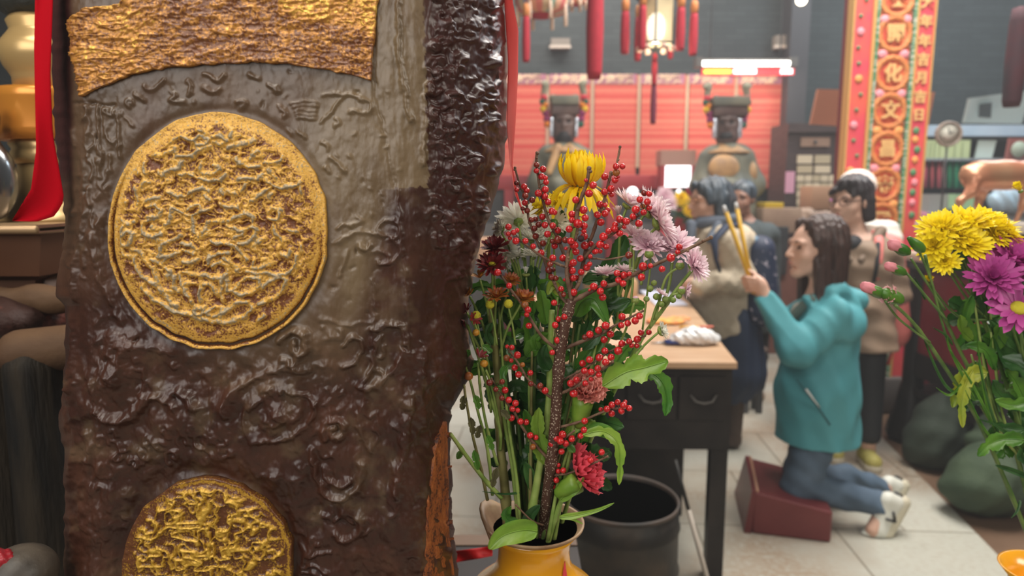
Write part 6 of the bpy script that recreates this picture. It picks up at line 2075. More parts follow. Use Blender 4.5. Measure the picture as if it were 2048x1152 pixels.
festoon(1083, 2, 52 * ppm(4.9), 4.9, 'striped rainbow fringed festoon lantern cut by the top edge beside the ribbon')
festoon(1152, -2, 22 * ppm(5.2), 5.2, 'small striped fringed lantern right of the larger one at the top edge')
mb = MB(); mb.ball(at(1603, 0, 6.8), .05); o = mb.build('ceiling_bulb', mat('warm_bulb', (1, 1, 1), .5, emit=(1, .85, .6), estr=8)); tag(o, 'warm glowing bulb cut by the top edge right of the tube light', 'lamp')
mb = MB(); mb.tube([at(1603, 0, 6.8), at(1603, 0, 6.8) + Vector((0, 0, 2.0))], .006, 6); mb.build('flex', M_fr, o)

# ---------------------------------------------------------------- couplet post
YP = 4.6
M_pk = mat('vermilion_board', (0.72, 0.065, 0.11), .5, col2=(0.78, 0.12, 0.08), scale=5)
M_pk2 = mat('carved_vermilion', (0.62, 0.05, 0.05), .5, col2=(0.80, 0.20, 0.06), scale=26, bump=.8, bscale=60, dist=.01)
M_gilt = mat('gilt_edge', (0.80, 0.47, 0.16), .4, metal=.3)
M_gr = mat('green_bead', (0.05, 0.26, 0.13), .5, col2=(.5, .55, .45), scale=60, stretch=(.2, .2, 1), contrast=(.5, .55))
xs = [at(x, 60, YP).x for x in (1703, 1748, 1752, 1826, 1831, 1862)]
zb_, zt_ = .25, 4.4
px0 = at(1780, 60, YP).x
t = thing('couplet_board', (px0, YP, zb_), 'tall red and gold carved couplet board with large round characters', 'sign board')
bx('left_strip', (xs[0], YP - .02, zb_), (xs[1] - .025, YP + .05, zt_), M_pk, t)
bx('centre_board', (xs[1] + .02, YP, zb_), (xs[4] - .03, YP + .06, zt_), M_pk2, t)
bx('right_strip', (xs[4], YP - .02, zb_), (xs[5], YP + .05, zt_), M_pk, t)
for X, w in ((xs[0] - .008, .01), (xs[1] - .025, .02), (xs[4] - .012, .014), (xs[5], .01)):
    bx('gilt_rail', (X, YP - .035, zb_), (X + w, YP + .05, zt_), M_gilt, t)
for X in (xs[1] + .003, xs[4] - .028):
    bx('bead_rail', (X, YP - .03, zb_), (X + .016, YP + .05, zt_), M_gr, t)
bx('post_core', (xs[0] + .01, YP + .06, 0), (xs[5] - .01, YP + .14, 6.2), mat('dark_red_post', (.2, .02, .025), .5), t)
M_gch = mat('gilt_characters', (.78, .46, .18), .5)
M_rng = mat('orange_carving', (.68, .17, .05), .5, col2=(.72, .30, .08), scale=60, bump=.8, bscale=80, dist=.01)
M_pkf = mat('pink_flower_paint', (.85, .30, .35), .6)
M_orf = mat('orange_flower_paint', (.85, .35, .10), .6)
M_grf = mat('green_leaf_paint', (.10, .26, .12), .6)
for ch, y in (('天', -2), ('開', 68), ('化', 148), ('文', 222), ('昌', 298), ('帝', 370), ('君', 440)):
    c = at(1783 - y * .055, y, YP); xx = (xs[1] + xs[4]) / 2
    mb = MB(); mb.lathe([(.082, -.012), (.086, .012), (.105, .014), (.118, .010), (.122, -.012)], (xx, YP - .002, c.z), 32, (0, -1, 0), lobes=16, lobe=.03); mb.build('roundel', M_rng, t)
    text_obj('character', ch, (xx, YP - .018, c.z - .004), .118, M_gch, t, depth=.006, bold=.004)
    zc_ = c.z - .128
    for dx in (-.07, .07):
        mb = MB(); mb.ball((xx + dx, YP - .004, zc_), (.034, .014, .030), 12, 8); mb.build('carved_flower', M_pkf if int(y / 70) % 2 == 0 else M_orf, t)
rr = random.Random(8)
for k in range(34):
    z_ = 4.0 - k * .098
    X = (xs[0] + xs[1] - .025) / 2 + rr.uniform(-.02, .02)
    mb = MB()
    mb.ball((X, YP - .024, z_), (.026 if k % 3 == 0 else .014, .008, .026 if k % 3 == 0 else .012), 10, 6, rotz(0))
    mb.build('painted_flower' if k % 3 == 0 else 'painted_leaf', (M_pkf if k % 2 else M_orf) if k % 3 == 0 else M_grf, t)
for ch, y in (('戊', -34), ('大', 8), ('年', 46), ('年', 85), ('吉', 122), ('月', 158), ('吉', 196), ('日', 232)):
    c = at(1845, y, YP)
    text_obj('small_character', ch, ((xs[4] + xs[5]) / 2, YP - .026, c.z), .082, M_gch, t, depth=.004, bold=.003)
for k, (y, m_) in enumerate(((262, M_grf), (280, M_orf), (300, M_grf), (320, M_orf), (345, M_grf), (365, M_pkf), (385, M_grf), (405, M_pkf), (430, M_grf))):
    c = at(1840, y, YP); mb = MB(); mb.ball(((xs[4] + xs[5]) / 2 + rr.uniform(-.01, .01), YP - .024, c.z), (.022, .008, .024), 10, 6); mb.build('painted_flower' if m_ is not M_grf else 'painted_leaf', m_, t)
bx('post_foot', (xs[0] - .03, YP - .08, 0), (xs[5] + .03, YP + .2, .25), mat('stone_foot', (.10, .09, .085), .7), t, .02)

# ---------------------------------------------------------------- shelves and boxes behind
M_dwood = mat('dark_brown_wood', (0.055, 0.035, 0.035), .5, col2=(0.085, 0.055, 0.05), scale=5, stretch=(1, 1, 6))
M_lwood = mat('light_drawer_wood', (0.36, 0.22, 0.15), .6)
YS = 7.6
t = thing('drawer_cabinet', (at(1625, 400, YS).x, YS, 0), 'dark cabinet with drawers and grids of pale cards between posters and red board', 'cabinet')
a = at(1577, 246, YS); b = at(1720, 246, YS)
bx('cabinet_body', (a.x, YS, 0), (b.x, YS + .5, a.z), M_dwood, t)
panel(1577, 246, 1720, 264, YS - .05, .05, M_dwood, 'cornice', t)
for x0, y0, x1, y1 in ((1602, 275, 1660, 293), (1675, 272, 1700, 300)):
    o = panel(x0, y0, x1, y1, YS - .02, .02, M_lwood, 'drawer', t)
    c = at((x0 + x1) / 2, (y0 + y1) / 2, YS - .03); mb = MB(); mb.ball(c, .02, 8, 6); mb.build('drawer_knob', M_dgrey, o)
M_card = mat('cream_cards', (.72, .60, .42), .7)
M_card2 = mat('cream_cards_dim', (.56, .46, .30), .7)
M_cards = [M_card, M_card2]
n = 0
for j, (ya, yb_) in enumerate(((310, 327), (331, 346))):
    for i, (xa, xb_) in enumerate(((1595, 1625), (1630, 1661))):
        panel(xa, ya, xb_, yb_, YS - .015, .015, M_cards[(i + j) % 2], 'card_slot', t)
for j in range(5):
    for i in range(5):
        panel(1594 + i * 16, 350 + j * 15.5, 1608 + i * 16, 363 + j * 15.5, YS - .015, .015, M_cards[(i * 2 + j) % 3 % 2], 'card', t)
o = panel(1571, 343, 1589, 386, YS - .011, .01, mat('pink_notice', (.72, .36, .48), .7), 'paper_notice'); tag(o, 'small pink paper notice hung beside the card shelves', 'notice')
# sloped orange board behind the red post
t = thing('sloped_board', tuple(at(1745, 215, 6.0)), 'plain sloping orange brown board passing behind the red couplet board', 'board')
mb = MB()
q = [at(1622, 248, 6.0), at(1855, 263, 6.0), at(1870, 184, 5.85), at(1637, 178, 5.85)]
mb.prism(q, (0, .04, 0)); mb.build('board_face', mat('orange_board', (.66, .27, .16), .6), t, smooth=False)
mb = MB(); mb.tube([q[2] + Vector((-.3, .03, 0)), q[2] + Vector((-.3, .03, 3.5))], .006, 6); mb.tube([q[3] + Vector((.3, .03, 0)), q[3] + Vector((.3, .03, 3.5))], .006, 6); mb.build('hanging_wires', M_fr, t)
# wooden counter, carton, yellow pack
YC = 6.3
t = thing('counter', (at(1580, 560, YC).x, YC, 0), 'reddish brown wooden counter behind the kneeling person', 'counter')
a = at(1548, 466, YC); b = at(1700, 466, YC)
bx('counter_body', (a.x, YC, 0), (b.x, YC + .5, a.z - .04), mat('red_brown_wood', (.20, .085, .065), .5, col2=(.27, .12, .09), scale=3), t)
bx('counter_top', (a.x - .03, YC - .04, a.z - .04), (b.x + .03, YC + .54, a.z), M_dwood, t)
o = bx('carton', tuple(at(1520, 466, YC) + Vector((.02, 0, 0.002))), tuple(at(1604, 416, YC) + Vector((0, .25, 0))), mat('brown_cardboard', (.50, .35, .25), .7, col2=(.42, .28, .2), scale=4), None, .006)
tag(o, 'brown cardboard carton on the counter end above the incense sticks', 'box')
o2 = bx('yellow_pack', tuple(at(1530, 416, YC + .03)), tuple(at(1568, 405, YC + .03) + Vector((0, .25, 0))), mat('yellow_wrap', (.75, .52, .04), .5), None, .006); tag(o2, 'flat yellow pack on top of the brown carton', 'package')
mb = MB(); c = at(1610, 445, YC + .1)
o = sdf_mesh('paper_bag', [ell(at(1612, 436, YC + .15), (.10, .10, .10)), ell(at(1648, 440, YC + .2), (.16, .1, .085))], .012, mat('crumpled_tan_paper', (.46, .32, .24), .8), None, .03, wrinkle=lambda x, y, z: .008 * np.sin(x * 70 + z * 50) * np.sin(y * 60), zmin=at(1580, 466, YC).z)
tag(o, 'crumpled tan paper bags beside the cardboard carton', 'bag')
o = bx('wooden_box', tuple(at(1622, 420, 6.9)), tuple(at(1672, 372, 6.9) + Vector((0, .3, 0))), mat('orange_wood_box', (.52, .30, .18), .6), None, .01); tag(o, 'orange brown wooden box left of the black haired head', 'box')
t = thing('box_shelf', (at(1650, 430, 6.9).x, 6.95, 0), 'dark stand under the orange wooden box', 'shelf')
bx('shelf_body', tuple(Vector((at(1610, 420, 6.9).x, 6.88, 0))), (at(1690, 420, 6.9).x, 7.3, at(1622, 420, 6.9).z), M_dwood, t)

# ---------------------------------------------------------------- right background office corner
YO = 7.4
M_pale = mat('pale_grey_ledge', (.42, .52, .62), .4, col2=(.55, .62, .70), scale=3)
t = thing('wall_shelf', (at(1950, 262, YO).x, YO, at(1950, 272, YO).z), 'long pale blue grey shelf ledge across the right background', 'shelf')
panel(1846, 250, 2110, 272, YO, .5, M_pale, 'ledge', t)
panel(1846, 272, 2110, 280, YO + .05, .4, M_dgrey, 'underside', t)
panel(1846, 316, 2110, 321, YO, .45, mat('rail_metal', (.55, .58, .6), .4, metal=.5), 'lower_ledge', t)
panel(1846, 280, 2110, 470, YO + .5, .05, mat('dark_shelf_back', (.06, .065, .08), .6), 'back_panel', t)
t = thing('glass_picture', tuple(at(1990, 247, 6.6)), 'large pale framed picture leaning above the shelf, top right', 'picture')
mb = MB(); q = [at(1930, 245, 6.9), at(2044, 247, 6.9), at(2062, 180, 6.6), at(1942, 196, 6.6)]
mb.prism(q, (0, .05, 0)); mb.build('picture_face', mat('pale_mint_glass', (.72, .86, .84), .25, emit=(.7, .9, .9), estr=.12), t, smooth=False)  # faint glow put into the glass, which is no lamp
mb = MB(); mb.prism([q[0] * .0 + at(1958, 234, 6.78), at(1982, 236, 6.78), at(1984, 205, 6.62), at(1960, 208, 6.62)], (0, .01, 0)); mb.build('dark_reflection', mat('dark_reflection_tone', (.12, .16, .18), .4), t, smooth=False)  # reflection in the glass put in as a flat dark patch
for i, (x0, x1) in enumerate(((1845, 1878), (1880, 1940))):
    t = thing('folder_box', tuple(at((x0 + x1) / 2, 316, YO - .05)), ['pale green yellow file boxes directly behind the clock', 'pale green yellow file boxes right of the clock'][i], 'box')
    panel(x0, 280, x1, 316, YO + .02, .3, mat('pale_lime', (.62, .68, .36), .6), 'box_body', t)
    for k in range(1, 4):
        panel(x0 + (x1 - x0) * k / 4 - 1, 284, x0 + (x1 - x0) * k / 4 + 1, 316, YO + .012, .01, mat('lime_seam', (.40, .46, .25), .6), 'spine', t)
t = thing('certificate', tuple(at(1972, 318, YO - .1)), 'slanted white certificate card on the shelf above the deer', 'certificate')
mb = MB(); mb.prism([at(1950, 316, YO + .06), at(1984, 316, YO + .06), at(1996, 271, YO + .06), at(1960, 270, YO + .06)], (0, .02, 0)); mb.build('card_face', mat('mint_white_card', (.74, .84, .76), .5), t, smooth=False)
t = thing('framed_emblem', tuple(at(2040, 318, YO - .1)), 'red framed picture with a pale round emblem at the right edge', 'picture')
mb = MB(); mb.prism([at(2012, 319, YO - .1), at(2075, 319, YO - .1), at(2080, 276, YO - .15), at(2020, 276, YO - .15)], (0, .03, 0)); mb.build('red_mount', mat('red_mount', (.50, .16, .14), .5), t, smooth=False)
mb = MB(); mb.lathe([(.0001, .0), (.085, 0), (.08, .01), (.0001, .012)], at(2038, 299, YO - .14), 24, (0, -1, 0)); mb.build('emblem', mat('pale_emblem', (.45, .5, .38), .5), t)
cols = [(.55, .10, .16), (.62, .12, .14), (.66, .13, .16), (.62, .38, .36), (.03, .30, .14), (.03, .34, .17), (.04, .32, .16)]
xsr = [(1848, 1856), (1861, 1869), (1874, 1883), (1885, 1892), (1895, 1905), (1908, 1919), (1922, 1932)]
nm = ['leftmost pinkish red', 'second pinkish red', 'bright red third', 'faded pink, left of the greens', 'green, next to the faded pink', 'green, middle of the green ones', 'green, nearest the deer']
for (x0, x1), c_, n_ in zip(xsr, cols, nm):
    o = MB().tube([at((x0 + x1) / 2, 321, YO + .1), at((x0 + x1) / 2 - 1, 376, YO + .1)], (x1 - x0) / 2 * ppm(YO), 12, flat=.6).build('paper_roll', mat('roll_%d' % x0, c_, .6))
    tag(o, 'hanging paper roll below the shelf rail: ' + n_, 'roll', 'coloured rolls under the shelf rail')
o = panel(1858, 388, 1908, 425, 6.9, .3, mat('grey_carton', (.38, .36, .34), .6), 'grey_box'); tag(o, 'grey box under the coloured rolls left of the deer leg', 'box')
o = panel(1909, 388, 1948, 418, 6.8, .25, mat('mint_green_box', (.42, .66, .38), .6), 'green_box'); tag(o, 'light green box seen between the deer legs', 'box')
t = thing('office_desk', (at(1950, 430, 6.9).x, 6.9, 0), 'grey counter behind the deer holding boxes', 'counter')
zz = at(1900, 425, 6.8).z
bx('desk_body', (at(1840, 425, 6.7).x, 6.7, 0), (at(2200, 425, 6.7).x, 7.35, zz - .002), mat('grey_desk', (.34, .36, .38), .5), t)
o = sdf_mesh('plastic_bag', [ell(at(2012, 400, 6.7), (.17, .1, .13)), ell(at(2035, 408, 6.7), (.12, .1, .09))], .015, mat('pale_blue_plastic', (.50, .66, .78), .3), None, .03, wrinkle=lambda x, y, z: .01 * np.sin(x * 60 + z * 40), zmin=zz)
tag(o, 'pale blue plastic bag on the counter between the deer legs', 'bag')
# clock
cc = at(1897, 268, 5.6)
t = thing('wall_clock', tuple(cc), 'round white clock with a tan rim beside the red couplet board', 'clock')
mb = MB(); mb.lathe([(.0001, -.02), (.098, -.02), (.102, 0), (.098, .02), (.086, .022), (.084, .006), (.0001, .006)], cc, 36, (-.1, -1, 0)); mb.build('clock_rim', mat('tan_rim', (.42, .33, .27), .4), t)
mb = MB(); mb.lathe([(.0001, .008), (.085, .008), (.0001, .009)], cc, 30, (-.1, -1, 0)); mb.build('clock_face', mat('cream_dial', (.78, .76, .66), .4), t)
mb = MB(); mb.tube([cc + Vector((0, -.014, 0)), cc + Vector((-.012, -.014, .05))], .004, 6); mb.tube([cc + Vector((0, -.014, 0)), cc + Vector((.03, -.014, .02))], .004, 6); mb.build('clock_hands', M_dgrey, t)
mb = MB(); mb.tube([cc + Vector((0, .01, -.095)), (cc.x, cc.y + .01, at(1897, 430, 5.6).z)], .008, 6); mb.build('clock_pole', M_dgrey, t)
mb = MB(); mb.box((cc.x - .06, cc.y - .05, at(1880, 480, 5.3).z + .002), (cc.x + .06, cc.y + .07, at(1897, 430, 5.6).z)); mb.build('clock_stand', M_dgrey, t, smooth=False)
# magenta offerings
o = sdf_mesh('wrapped_offerings', [ell(at(x, y, 5.3 + .04 * (i % 3)), (.07, .07, .07)) for i, (x, y) in enumerate(((1842, 440), (1852, 452), (1865, 445), (1880, 452), (1893, 446), (1905, 455), (1850, 470), (1872, 468), (1895, 470), (1915, 462)))], .012,
             mat('magenta_wrap', (.30, .035, .10), .5, col2=(.55, .25, .25), scale=14), None, .03)
tag(o, 'heap of dark magenta wrapped offerings at the foot of the red board', 'offerings', kind='stuff')
M_off = at(1880, 480, 5.3).z
t = thing('offering_table', (at(1880, 480, 5.4).x, 5.4, 0), 'dark red table under the magenta offerings', 'table')
bx('table_top', (at(1835, 480, 5.3).x, 5.1, M_off - .04), (at(1990, 480, 5.3).x, 5.8, M_off), M_redfr, t)
bx('table_skirt', (at(1838, 480, 5.3).x, 5.14, .0), (at(1985, 480, 5.3).x, 5.76, M_off - .04), mat('wine_cloth', (.16, .015, .03), .6), t)

# ---------------------------------------------------------------- big altar table on the right with deer
M_blk = mat('black_lacquer', (0.010, 0.008, 0.008), .4, spec=.3, col2=(0.024, 0.019, 0.017), scale=7)
M_rlq = mat('wine_red_lacquer', (0.22, 0.012, 0.022), .4, col2=(.30, .02, .03), scale=3)
TX, TY0, TY1, TZ = 2.36, 3.15, 4.12, 1.155
t = thing('altar_table', (3.0, 3.6, 0), 'heavy black altar table with red side panels carrying the bronze deer', 'altar table')
bx('table_top', (TX, TY0, TZ - .05), (4.6, TY1, TZ), mat('cream_marble_top', (.62, .52, .42), .35), t, .006)
bx('top_frame', (TX + .01, TY0 + .01, TZ - .10), (4.58, TY1 - .01, TZ - .05), M_blk, t)
bx('side_panel', (TX + .06, TY0 + .12, .56), (TX + .10, TY1 - .12, TZ - .10), M_rlq, t)
bx('front_panel', (TX + .12, TY0 + .06, .56), (4.45, TY0 + .10, TZ - .10), M_rlq, t)
bx('back_panel', (TX + .12, TY1 - .10, .56), (4.45, TY1 - .06, TZ - .10), M_rlq, t)
for X, Y_ in ((TX + .02, TY0 + .02), (TX + .02, TY1 - .14), (4.44, TY0 + .02), (4.44, TY1 - .14)):
    mb = MB(); c = (X + .06, Y_ + .06, 0)
    mb.lathe([(.11, 0), (.13, .03), (.12, .10), (.09, .20), (.075, .30), (.06, .36), (.062, .9), (.07, TZ - .10)], c, 4 if False else 10); mb.build('leg', M_blk, t, auto=40)
bx('lower_rail', (TX + .05, TY0 + .05, .42), (TX + .12, TY1 - .05, .56), M_blk, t)
bx('lower_shelf', (TX + .05, TY0 + .05, .30), (4.5, TY1 - .05, .34), M_blk, t)
for Y_ in (3.5, 3.75):
    mb = MB(); mb.tube([(TX + .35, Y_, .34), (TX + .35, Y_, .50)], .06, 12); o = mb.build('red_tin', M_rlq); tag(o, 'red tin on the low shelf of the altar table, ' + ('nearer' if Y_ < 3.6 else 'farther') + ' one', 'tin')

M_deer = mat('polished_bronze_deer', (0.46, 0.25, 0.14), .3, metal=.35, col2=(0.52, 0.20, 0.11), scale=5)
YD = 3.62
D = lambda x, y, dy=0.0: at(x, y, YD + dy)
sD = ppm(YD)
t = thing('deer_statue', tuple(D(1980, 445)), 'shiny brown bronze deer standing on the right altar table', 'statue')
sdf_mesh('deer_body', [ell(D(1962, 352), (38 * sD, 26 * sD, 30 * sD)), ell(D(2010, 350), (52 * sD, 27 * sD, 30 * sD)), ell(D(2065, 350), (40 * sD, 24 * sD, 30 * sD)), cap(D(2080, 335), D(2120, 250), 18 * sD, 11 * sD), ell(D(2130, 242), (17 * sD, 9 * sD, 9 * sD)),
                       cap(D(2140, 244), D(2152, 250), 7 * sD, 5 * sD), cap(D(1930, 340), D(1926, 352), 6 * sD, 5 * sD),
                       # near hind leg
                       cap(D(1950, 360, -.03), D(1942, 385, -.05), 17 * sD, 9 * sD), cap(D(1942, 385, -.05), D(1920, 402, -.05), 8 * sD, 5.5 * sD), cap(D(1920, 402, -.05), D(1914, 447, -.05), 5 * sD, 4 * sD),
                       cap(D(1968, 360, .03), D(1962, 390, .05), 16 * sD, 8 * sD), cap(D(1962, 390, .05), D(1956, 410, .05), 7 * sD, 5 * sD), cap(D(1956, 410, .05), D(1960, 447, .05), 5 * sD, 4.5 * sD),
                       cap(D(2052, 368, -.04), D(2046, 410, -.04), 12 * sD, 5.5 * sD), cap(D(2046, 410, -.04), D(2030, 447, -.04), 5 * sD, 4 * sD), cap(D(2078, 368, .04), D(2076, 447, .04), 11 * sD, 4 * sD)],
         .008, M_deer, t, k=.03)
for x, y, dy in ((2124, 228, -.02), (2124, 228, .03)):
    MB().ball(D(x, y, dy), (.012, .008, .03)).build('ear', M_deer, t)
o = bx('plinth_block', tuple(at(1895, 468, YD - .14)), tuple(at(2110, 446, YD - .14) + Vector((0, .3, 0))), mat('pale_plinth', (.55, .48, .42), .5), None, .01); tag(o, 'pale low plinth under the bronze deer', 'plinth')
o2 = bx('plinth_riser', (o.bound_box[0][0] + .02, YD - .12, TZ), (o.bound_box[6][0] - .02, YD + .14, at(1895, 468, YD - .14).z), M_blk, None); tag(o2, 'black riser board between the plinth and altar table', 'board')
o = bx('dark_case', tuple(at(1968, 452, 4.3)), tuple(at(2015, 422, 4.3) + Vector((0, .3, 0))), M_dgrey); tag(o, 'dark case seen under the belly of the deer', 'box')
o = bx('case_stand', (at(1955, 452, 4.3).x, 4.25, 0), (at(2030, 452, 4.3).x, 4.65, at(1968, 452, 4.3).z), M_blk); tag(o, 'black stand behind the altar table holding the dark case', 'stand')

# ================================================================ MIDDLE GROUND
# ---------------------------------------------------------------- offering table with wooden top
TH_ = .885
A_ = atz(1475, 726, TH_); B_ = atz(1366, 590, TH_)
Lx = -0.0 + at(1128, 722, A_.y).x
front_l = Vector((Lx, A_.y + .02, TH_)); back_l = Vector((Lx - .12, B_.y, TH_))
t = thing('offering_table', (A_.x - .4, A_.y + .5, 0), 'black table with drawers and a pale wooden top behind the left bouquet', 'table')
M_ply = mat('pale_plywood', (.46, .28, .16), .4, col2=(.56, .37, .23), scale=3, stretch=(1, 7, 1))
q = [front_l, A_, B_, back_l]
mb = MB(); mb.prism([p + Vector((0, 0, -.022)) for p in q], (0, 0, .022)); mb.build('table_top', M_ply, t, smooth=False)


def skew(u, v, z):
    """u 0..1 left->right, v 0..1 front->back on the table outline"""
    f = front_l.lerp(A_, u); g = back_l.lerp(B_, u)
    p = f.lerp(g, v); return Vector((p.x, p.y, z))


mb = MB(); mb.prism([skew(u, v, .54) for u, v in ((.03, .02), (.985, .02), (.985, .98), (.03, .98))], (0, 0, TH_ - .022 - .54)); mb.build('apron', M_blk, t, smooth=False)
for u0, u1 in ((.08, .36), (.38, .66), (.68, .95)):
    a = skew(u0, .02, .66); b_ = skew(u1, .02, .66)
    mb = MB(); mb.prism([a + Vector((0, -.012, 0)), b_ + Vector((0, -.012, 0)), b_ + Vector((0, -.012, .165)), a + Vector((0, -.012, .165))], (0, .02, 0)); dr = mb.build('drawer', M_blk, t, smooth=False)
    c = (a + b_) / 2 + Vector((0, -.02, .09))
    mb = MB(); mb.tube([c + Vector((-.05, 0, .01)), c + Vector((-.03, -.012, -.014)), c + Vector((0, -.016, -.02)), c + Vector((.03, -.012, -.014)), c + Vector((.05, 0, .01))], .004, 6); mb.build('handle', mat('worn_iron', (.12, .11, .10), .5, metal=.4), dr)
for u, v in ((.03, .03), (.885, .03), (.885, .93), (.03, .93)):
    ps = [skew(u, v, 0), skew(u + .10, v, 0), skew(u + .10, v + .04, 0), skew(u, v + .04, 0)]
    mb = MB(); mb.prism(ps, (0, 0, .63)); mb.build('leg', M_blk, t, smooth=False)
mb = MB(); mb.prism([skew(.04, .05, .56), skew(.97, .05, .56), skew(.97, .07, .56), skew(.04, .07, .56)], (0, 0, .05)); mb.build('stretcher', M_blk, t, smooth=False)

Z = TH_
q = [skew(.12, .35, 0), skew(.86, .35, 0), skew(.84, .9, 0), skew(.12, .9, 0)]
mb = MB(); mb.prism(q, (0, 0, .5)); o = mb.build('under_table_block', M_blk, smooth=False); tag(o, 'black block added for dark clutter, darkening the space under the offering table', 'chest')  # block added so the space under the table stays dark
def tp(px, py, z=TH_): return atz(px, py, z)
# things lying on the table
c = tp(1385, 690)
o = sdf_mesh('plastic_wrap', [ell(c + Vector((.02, 0, .035)), (.075, .04, .034)), ell(c + Vector((-.05, .0, .028)), (.045, .03, .026)), ell(c + Vector((.075, .01, .024)), (.04, .035, .022)), ell(c + Vector((.0, .01, .055)), (.04, .025, .02))], .005,
             mat('crumpled_clear_plastic', (.80, .80, .80), .12, col2=(.62, .62, .64), scale=40, spec=.9), None, .015, wrinkle=lambda x, y, z: .005 * np.sin(x * 160 + z * 120) * np.sin(y * 150 + x * 60), zmin=Z + .001)
tag(o, 'crumpled shiny white plastic wrap on the table edge', 'wrapping')
a = tp(1347, 690); 
t = thing('scissors', tuple(a), 'blue handled scissors poking out of the white plastic wrap', 'scissors')
M_blu = mat('navy_plastic', (.02, .04, .19), .4)
for dy in (-.012, .012):
    mb = MB(); mb.tube([a + Vector((.035, dy, .014)), a + Vector((-.005, dy * 1.2, .014)), a + Vector((-.035, dy * .7, .012))], .009, 8); mb.build('handle', M_blu, t)
mb = MB(); mb.tube([a + Vector((-.035, 0, .010)), a + Vector((-.095, .0, .008))], [.006, .0025], 6); mb.build('blade', mat('dull_steel', (.35, .37, .4), .3, metal=.7), t)
c = tp(1340, 648)
o = sdf_mesh('folded_paper', [ell(c + Vector((0, 0, .012)), (.07, .045, .014)), ell(c + Vector((.05, .02, .022)), (.05, .03, .012)), ell(c + Vector((-.06, .02, .012)), (.05, .05, .012))], .006, mat('orange_yellow_paper', (.80, .42, .08), .6, col2=(.75, .20, .10), scale=14), None, .012,
             wrinkle=lambda x, y, z: .004 * np.sin(x * 120) * np.sin(y * 90), zmin=Z + .001)
tag(o, 'crumpled orange and yellow joss paper on the wooden table top', 'paper')
c = tp(1385, 657)
mb = MB(); mb.tube([c + Vector((-.06, 0, .008)), c + Vector((.03, 0, .008))], .005, 8); o = mb.build('yellow_stick', mat('stick_yellow', (.80, .45, .05), .6)); tag(o, 'yellow stick with a pinkish red end pointing right on the table', 'stick')
mb = MB(); mb.tube([c + Vector((.03, 0, .008)), c + Vector((.095, 0, .008))], .0058, 8); mb.build('red_end', mat('stick_red', (.78, .20, .14), .6), o)
c = tp(1345, 605)
mb = MB(); mb.prism([c + Vector((-.12, -.12, 0.002)), c + Vector((.06, -.12, .002)), c + Vector((.07, .45, .002)), c + Vector((-.10, .45, .002))], (0, 0, .004)); o = mb.build('paper_sheet', mat('bluish_white_paper', (.66, .72, .88), .3), smooth=False)
tag(o, 'bluish white shiny sheet lying on the far part of the table', 'paper')
c = tp(1235, 600)
o = bx('carton', (c.x - .16, c.y, Z + .002), (c.x + .12, c.y + .4, Z + .12), mat('tan_carton', (.56, .34, .18), .6), None, .02); tag(o, 'low tan carton on the table behind the pink daisy stems', 'box')
c = tp(1200, 700)
o = bx('paper_stack', (c.x - .14, c.y - .04, Z + .002), (c.x + .10, c.y + .2, Z + .03), mat('salmon_paper', (.72, .38, .26), .7), None, .004); tag(o, 'salmon paper stack on the table right behind the flower stems', 'paper')

# ---------------------------------------------------------------- metal drum
dc = at(1243, 997, 1.95)
R_ = 113 * (ppm(1.95, 997))
DZ = dc.z
t = thing('steel_drum', (dc.x, dc.y, 0), 'sooty dark open steel drum in front of the black table', 'drum')
M_drum = mat('sooty_steel', (.020, .018, .016), .55, col2=(.07, .05, .035), scale=7, metal=.35, bump=.4, bscale=40, dist=.004, contrast=(.45, .75))
pr = [(.0001, .02), (R_ * .96, .02), (R_ * .97, 0), (R_, .01), (R_, DZ * .30), (R_ * 1.035, DZ * .33), (R_, DZ * .36), (R_, DZ * .62), (R_ * 1.035, DZ * .65), (R_, DZ * .68), (R_, DZ * .86), (R_ * 1.03, DZ * .88), (R_, DZ * .90), (R_, DZ - .008)]
MB().lathe(pr, (dc.x, dc.y, 0), 56).build('drum_wall', M_drum, t)
MB().lathe([(R_, DZ - .008), (R_ * 1.02, DZ), (R_ * .99, DZ + .006), (R_ * .955, DZ), (R_ * .955, DZ * .45), (R_ * .9, DZ * .42), (.0001, DZ * .43)], (dc.x, dc.y, 0), 56).build('drum_lining', mat('rusty_rim', (.07, .045, .032), .65, col2=(.022, .018, .015), scale=12), t)
rr = random.Random(2)
mb = MB()
for i in range(12):
    a = rr.uniform(0, 6.28); r1 = rr.uniform(0, R_ * .8)
    p = Vector((dc.x + r1 * math.cos(a), dc.y + r1 * math.sin(a), DZ * .46)); d = Vector((rr.uniform(-1, 1), rr.uniform(-1, 1), .4)).normalized() * .07
    mb.tube([p, p + d * .5 + Vector((0, 0, .01)), p + d], .012, 5)
o = mb.build('charred_scraps', mat('ash_scraps', (.10, .10, .09), .8)); tag(o, 'charred paper scraps lying inside the steel drum', 'scraps', kind='stuff')
mb = MB(); w = [Vector((at(1352, 925, 2.25).x, 2.25, at(1352, 925, 2.25).z)), at(1382, 1020, 2.1), at(1412, 1140, 2.0), at(1425, 1200, 1.95)]
t = thing('poker_rod', tuple(atz(1452, 1300, 0)), 'dark rod with a pale lower length leaning between drum and table leg', 'rod')
lo_ = atz(1450, 1290, 0.003)
up_ = at(1350, 920, 2.30)
mid = up_.lerp(lo_, .28); end = up_.lerp(lo_, .62)
MB().tube([up_, mid], .007, 8).build('dark_end', M_drum, t)
MB().tube([mid, end, lo_], .0085, 8).build('pale_length', mat('pale_rod', (.42, .36, .30), .5), t)

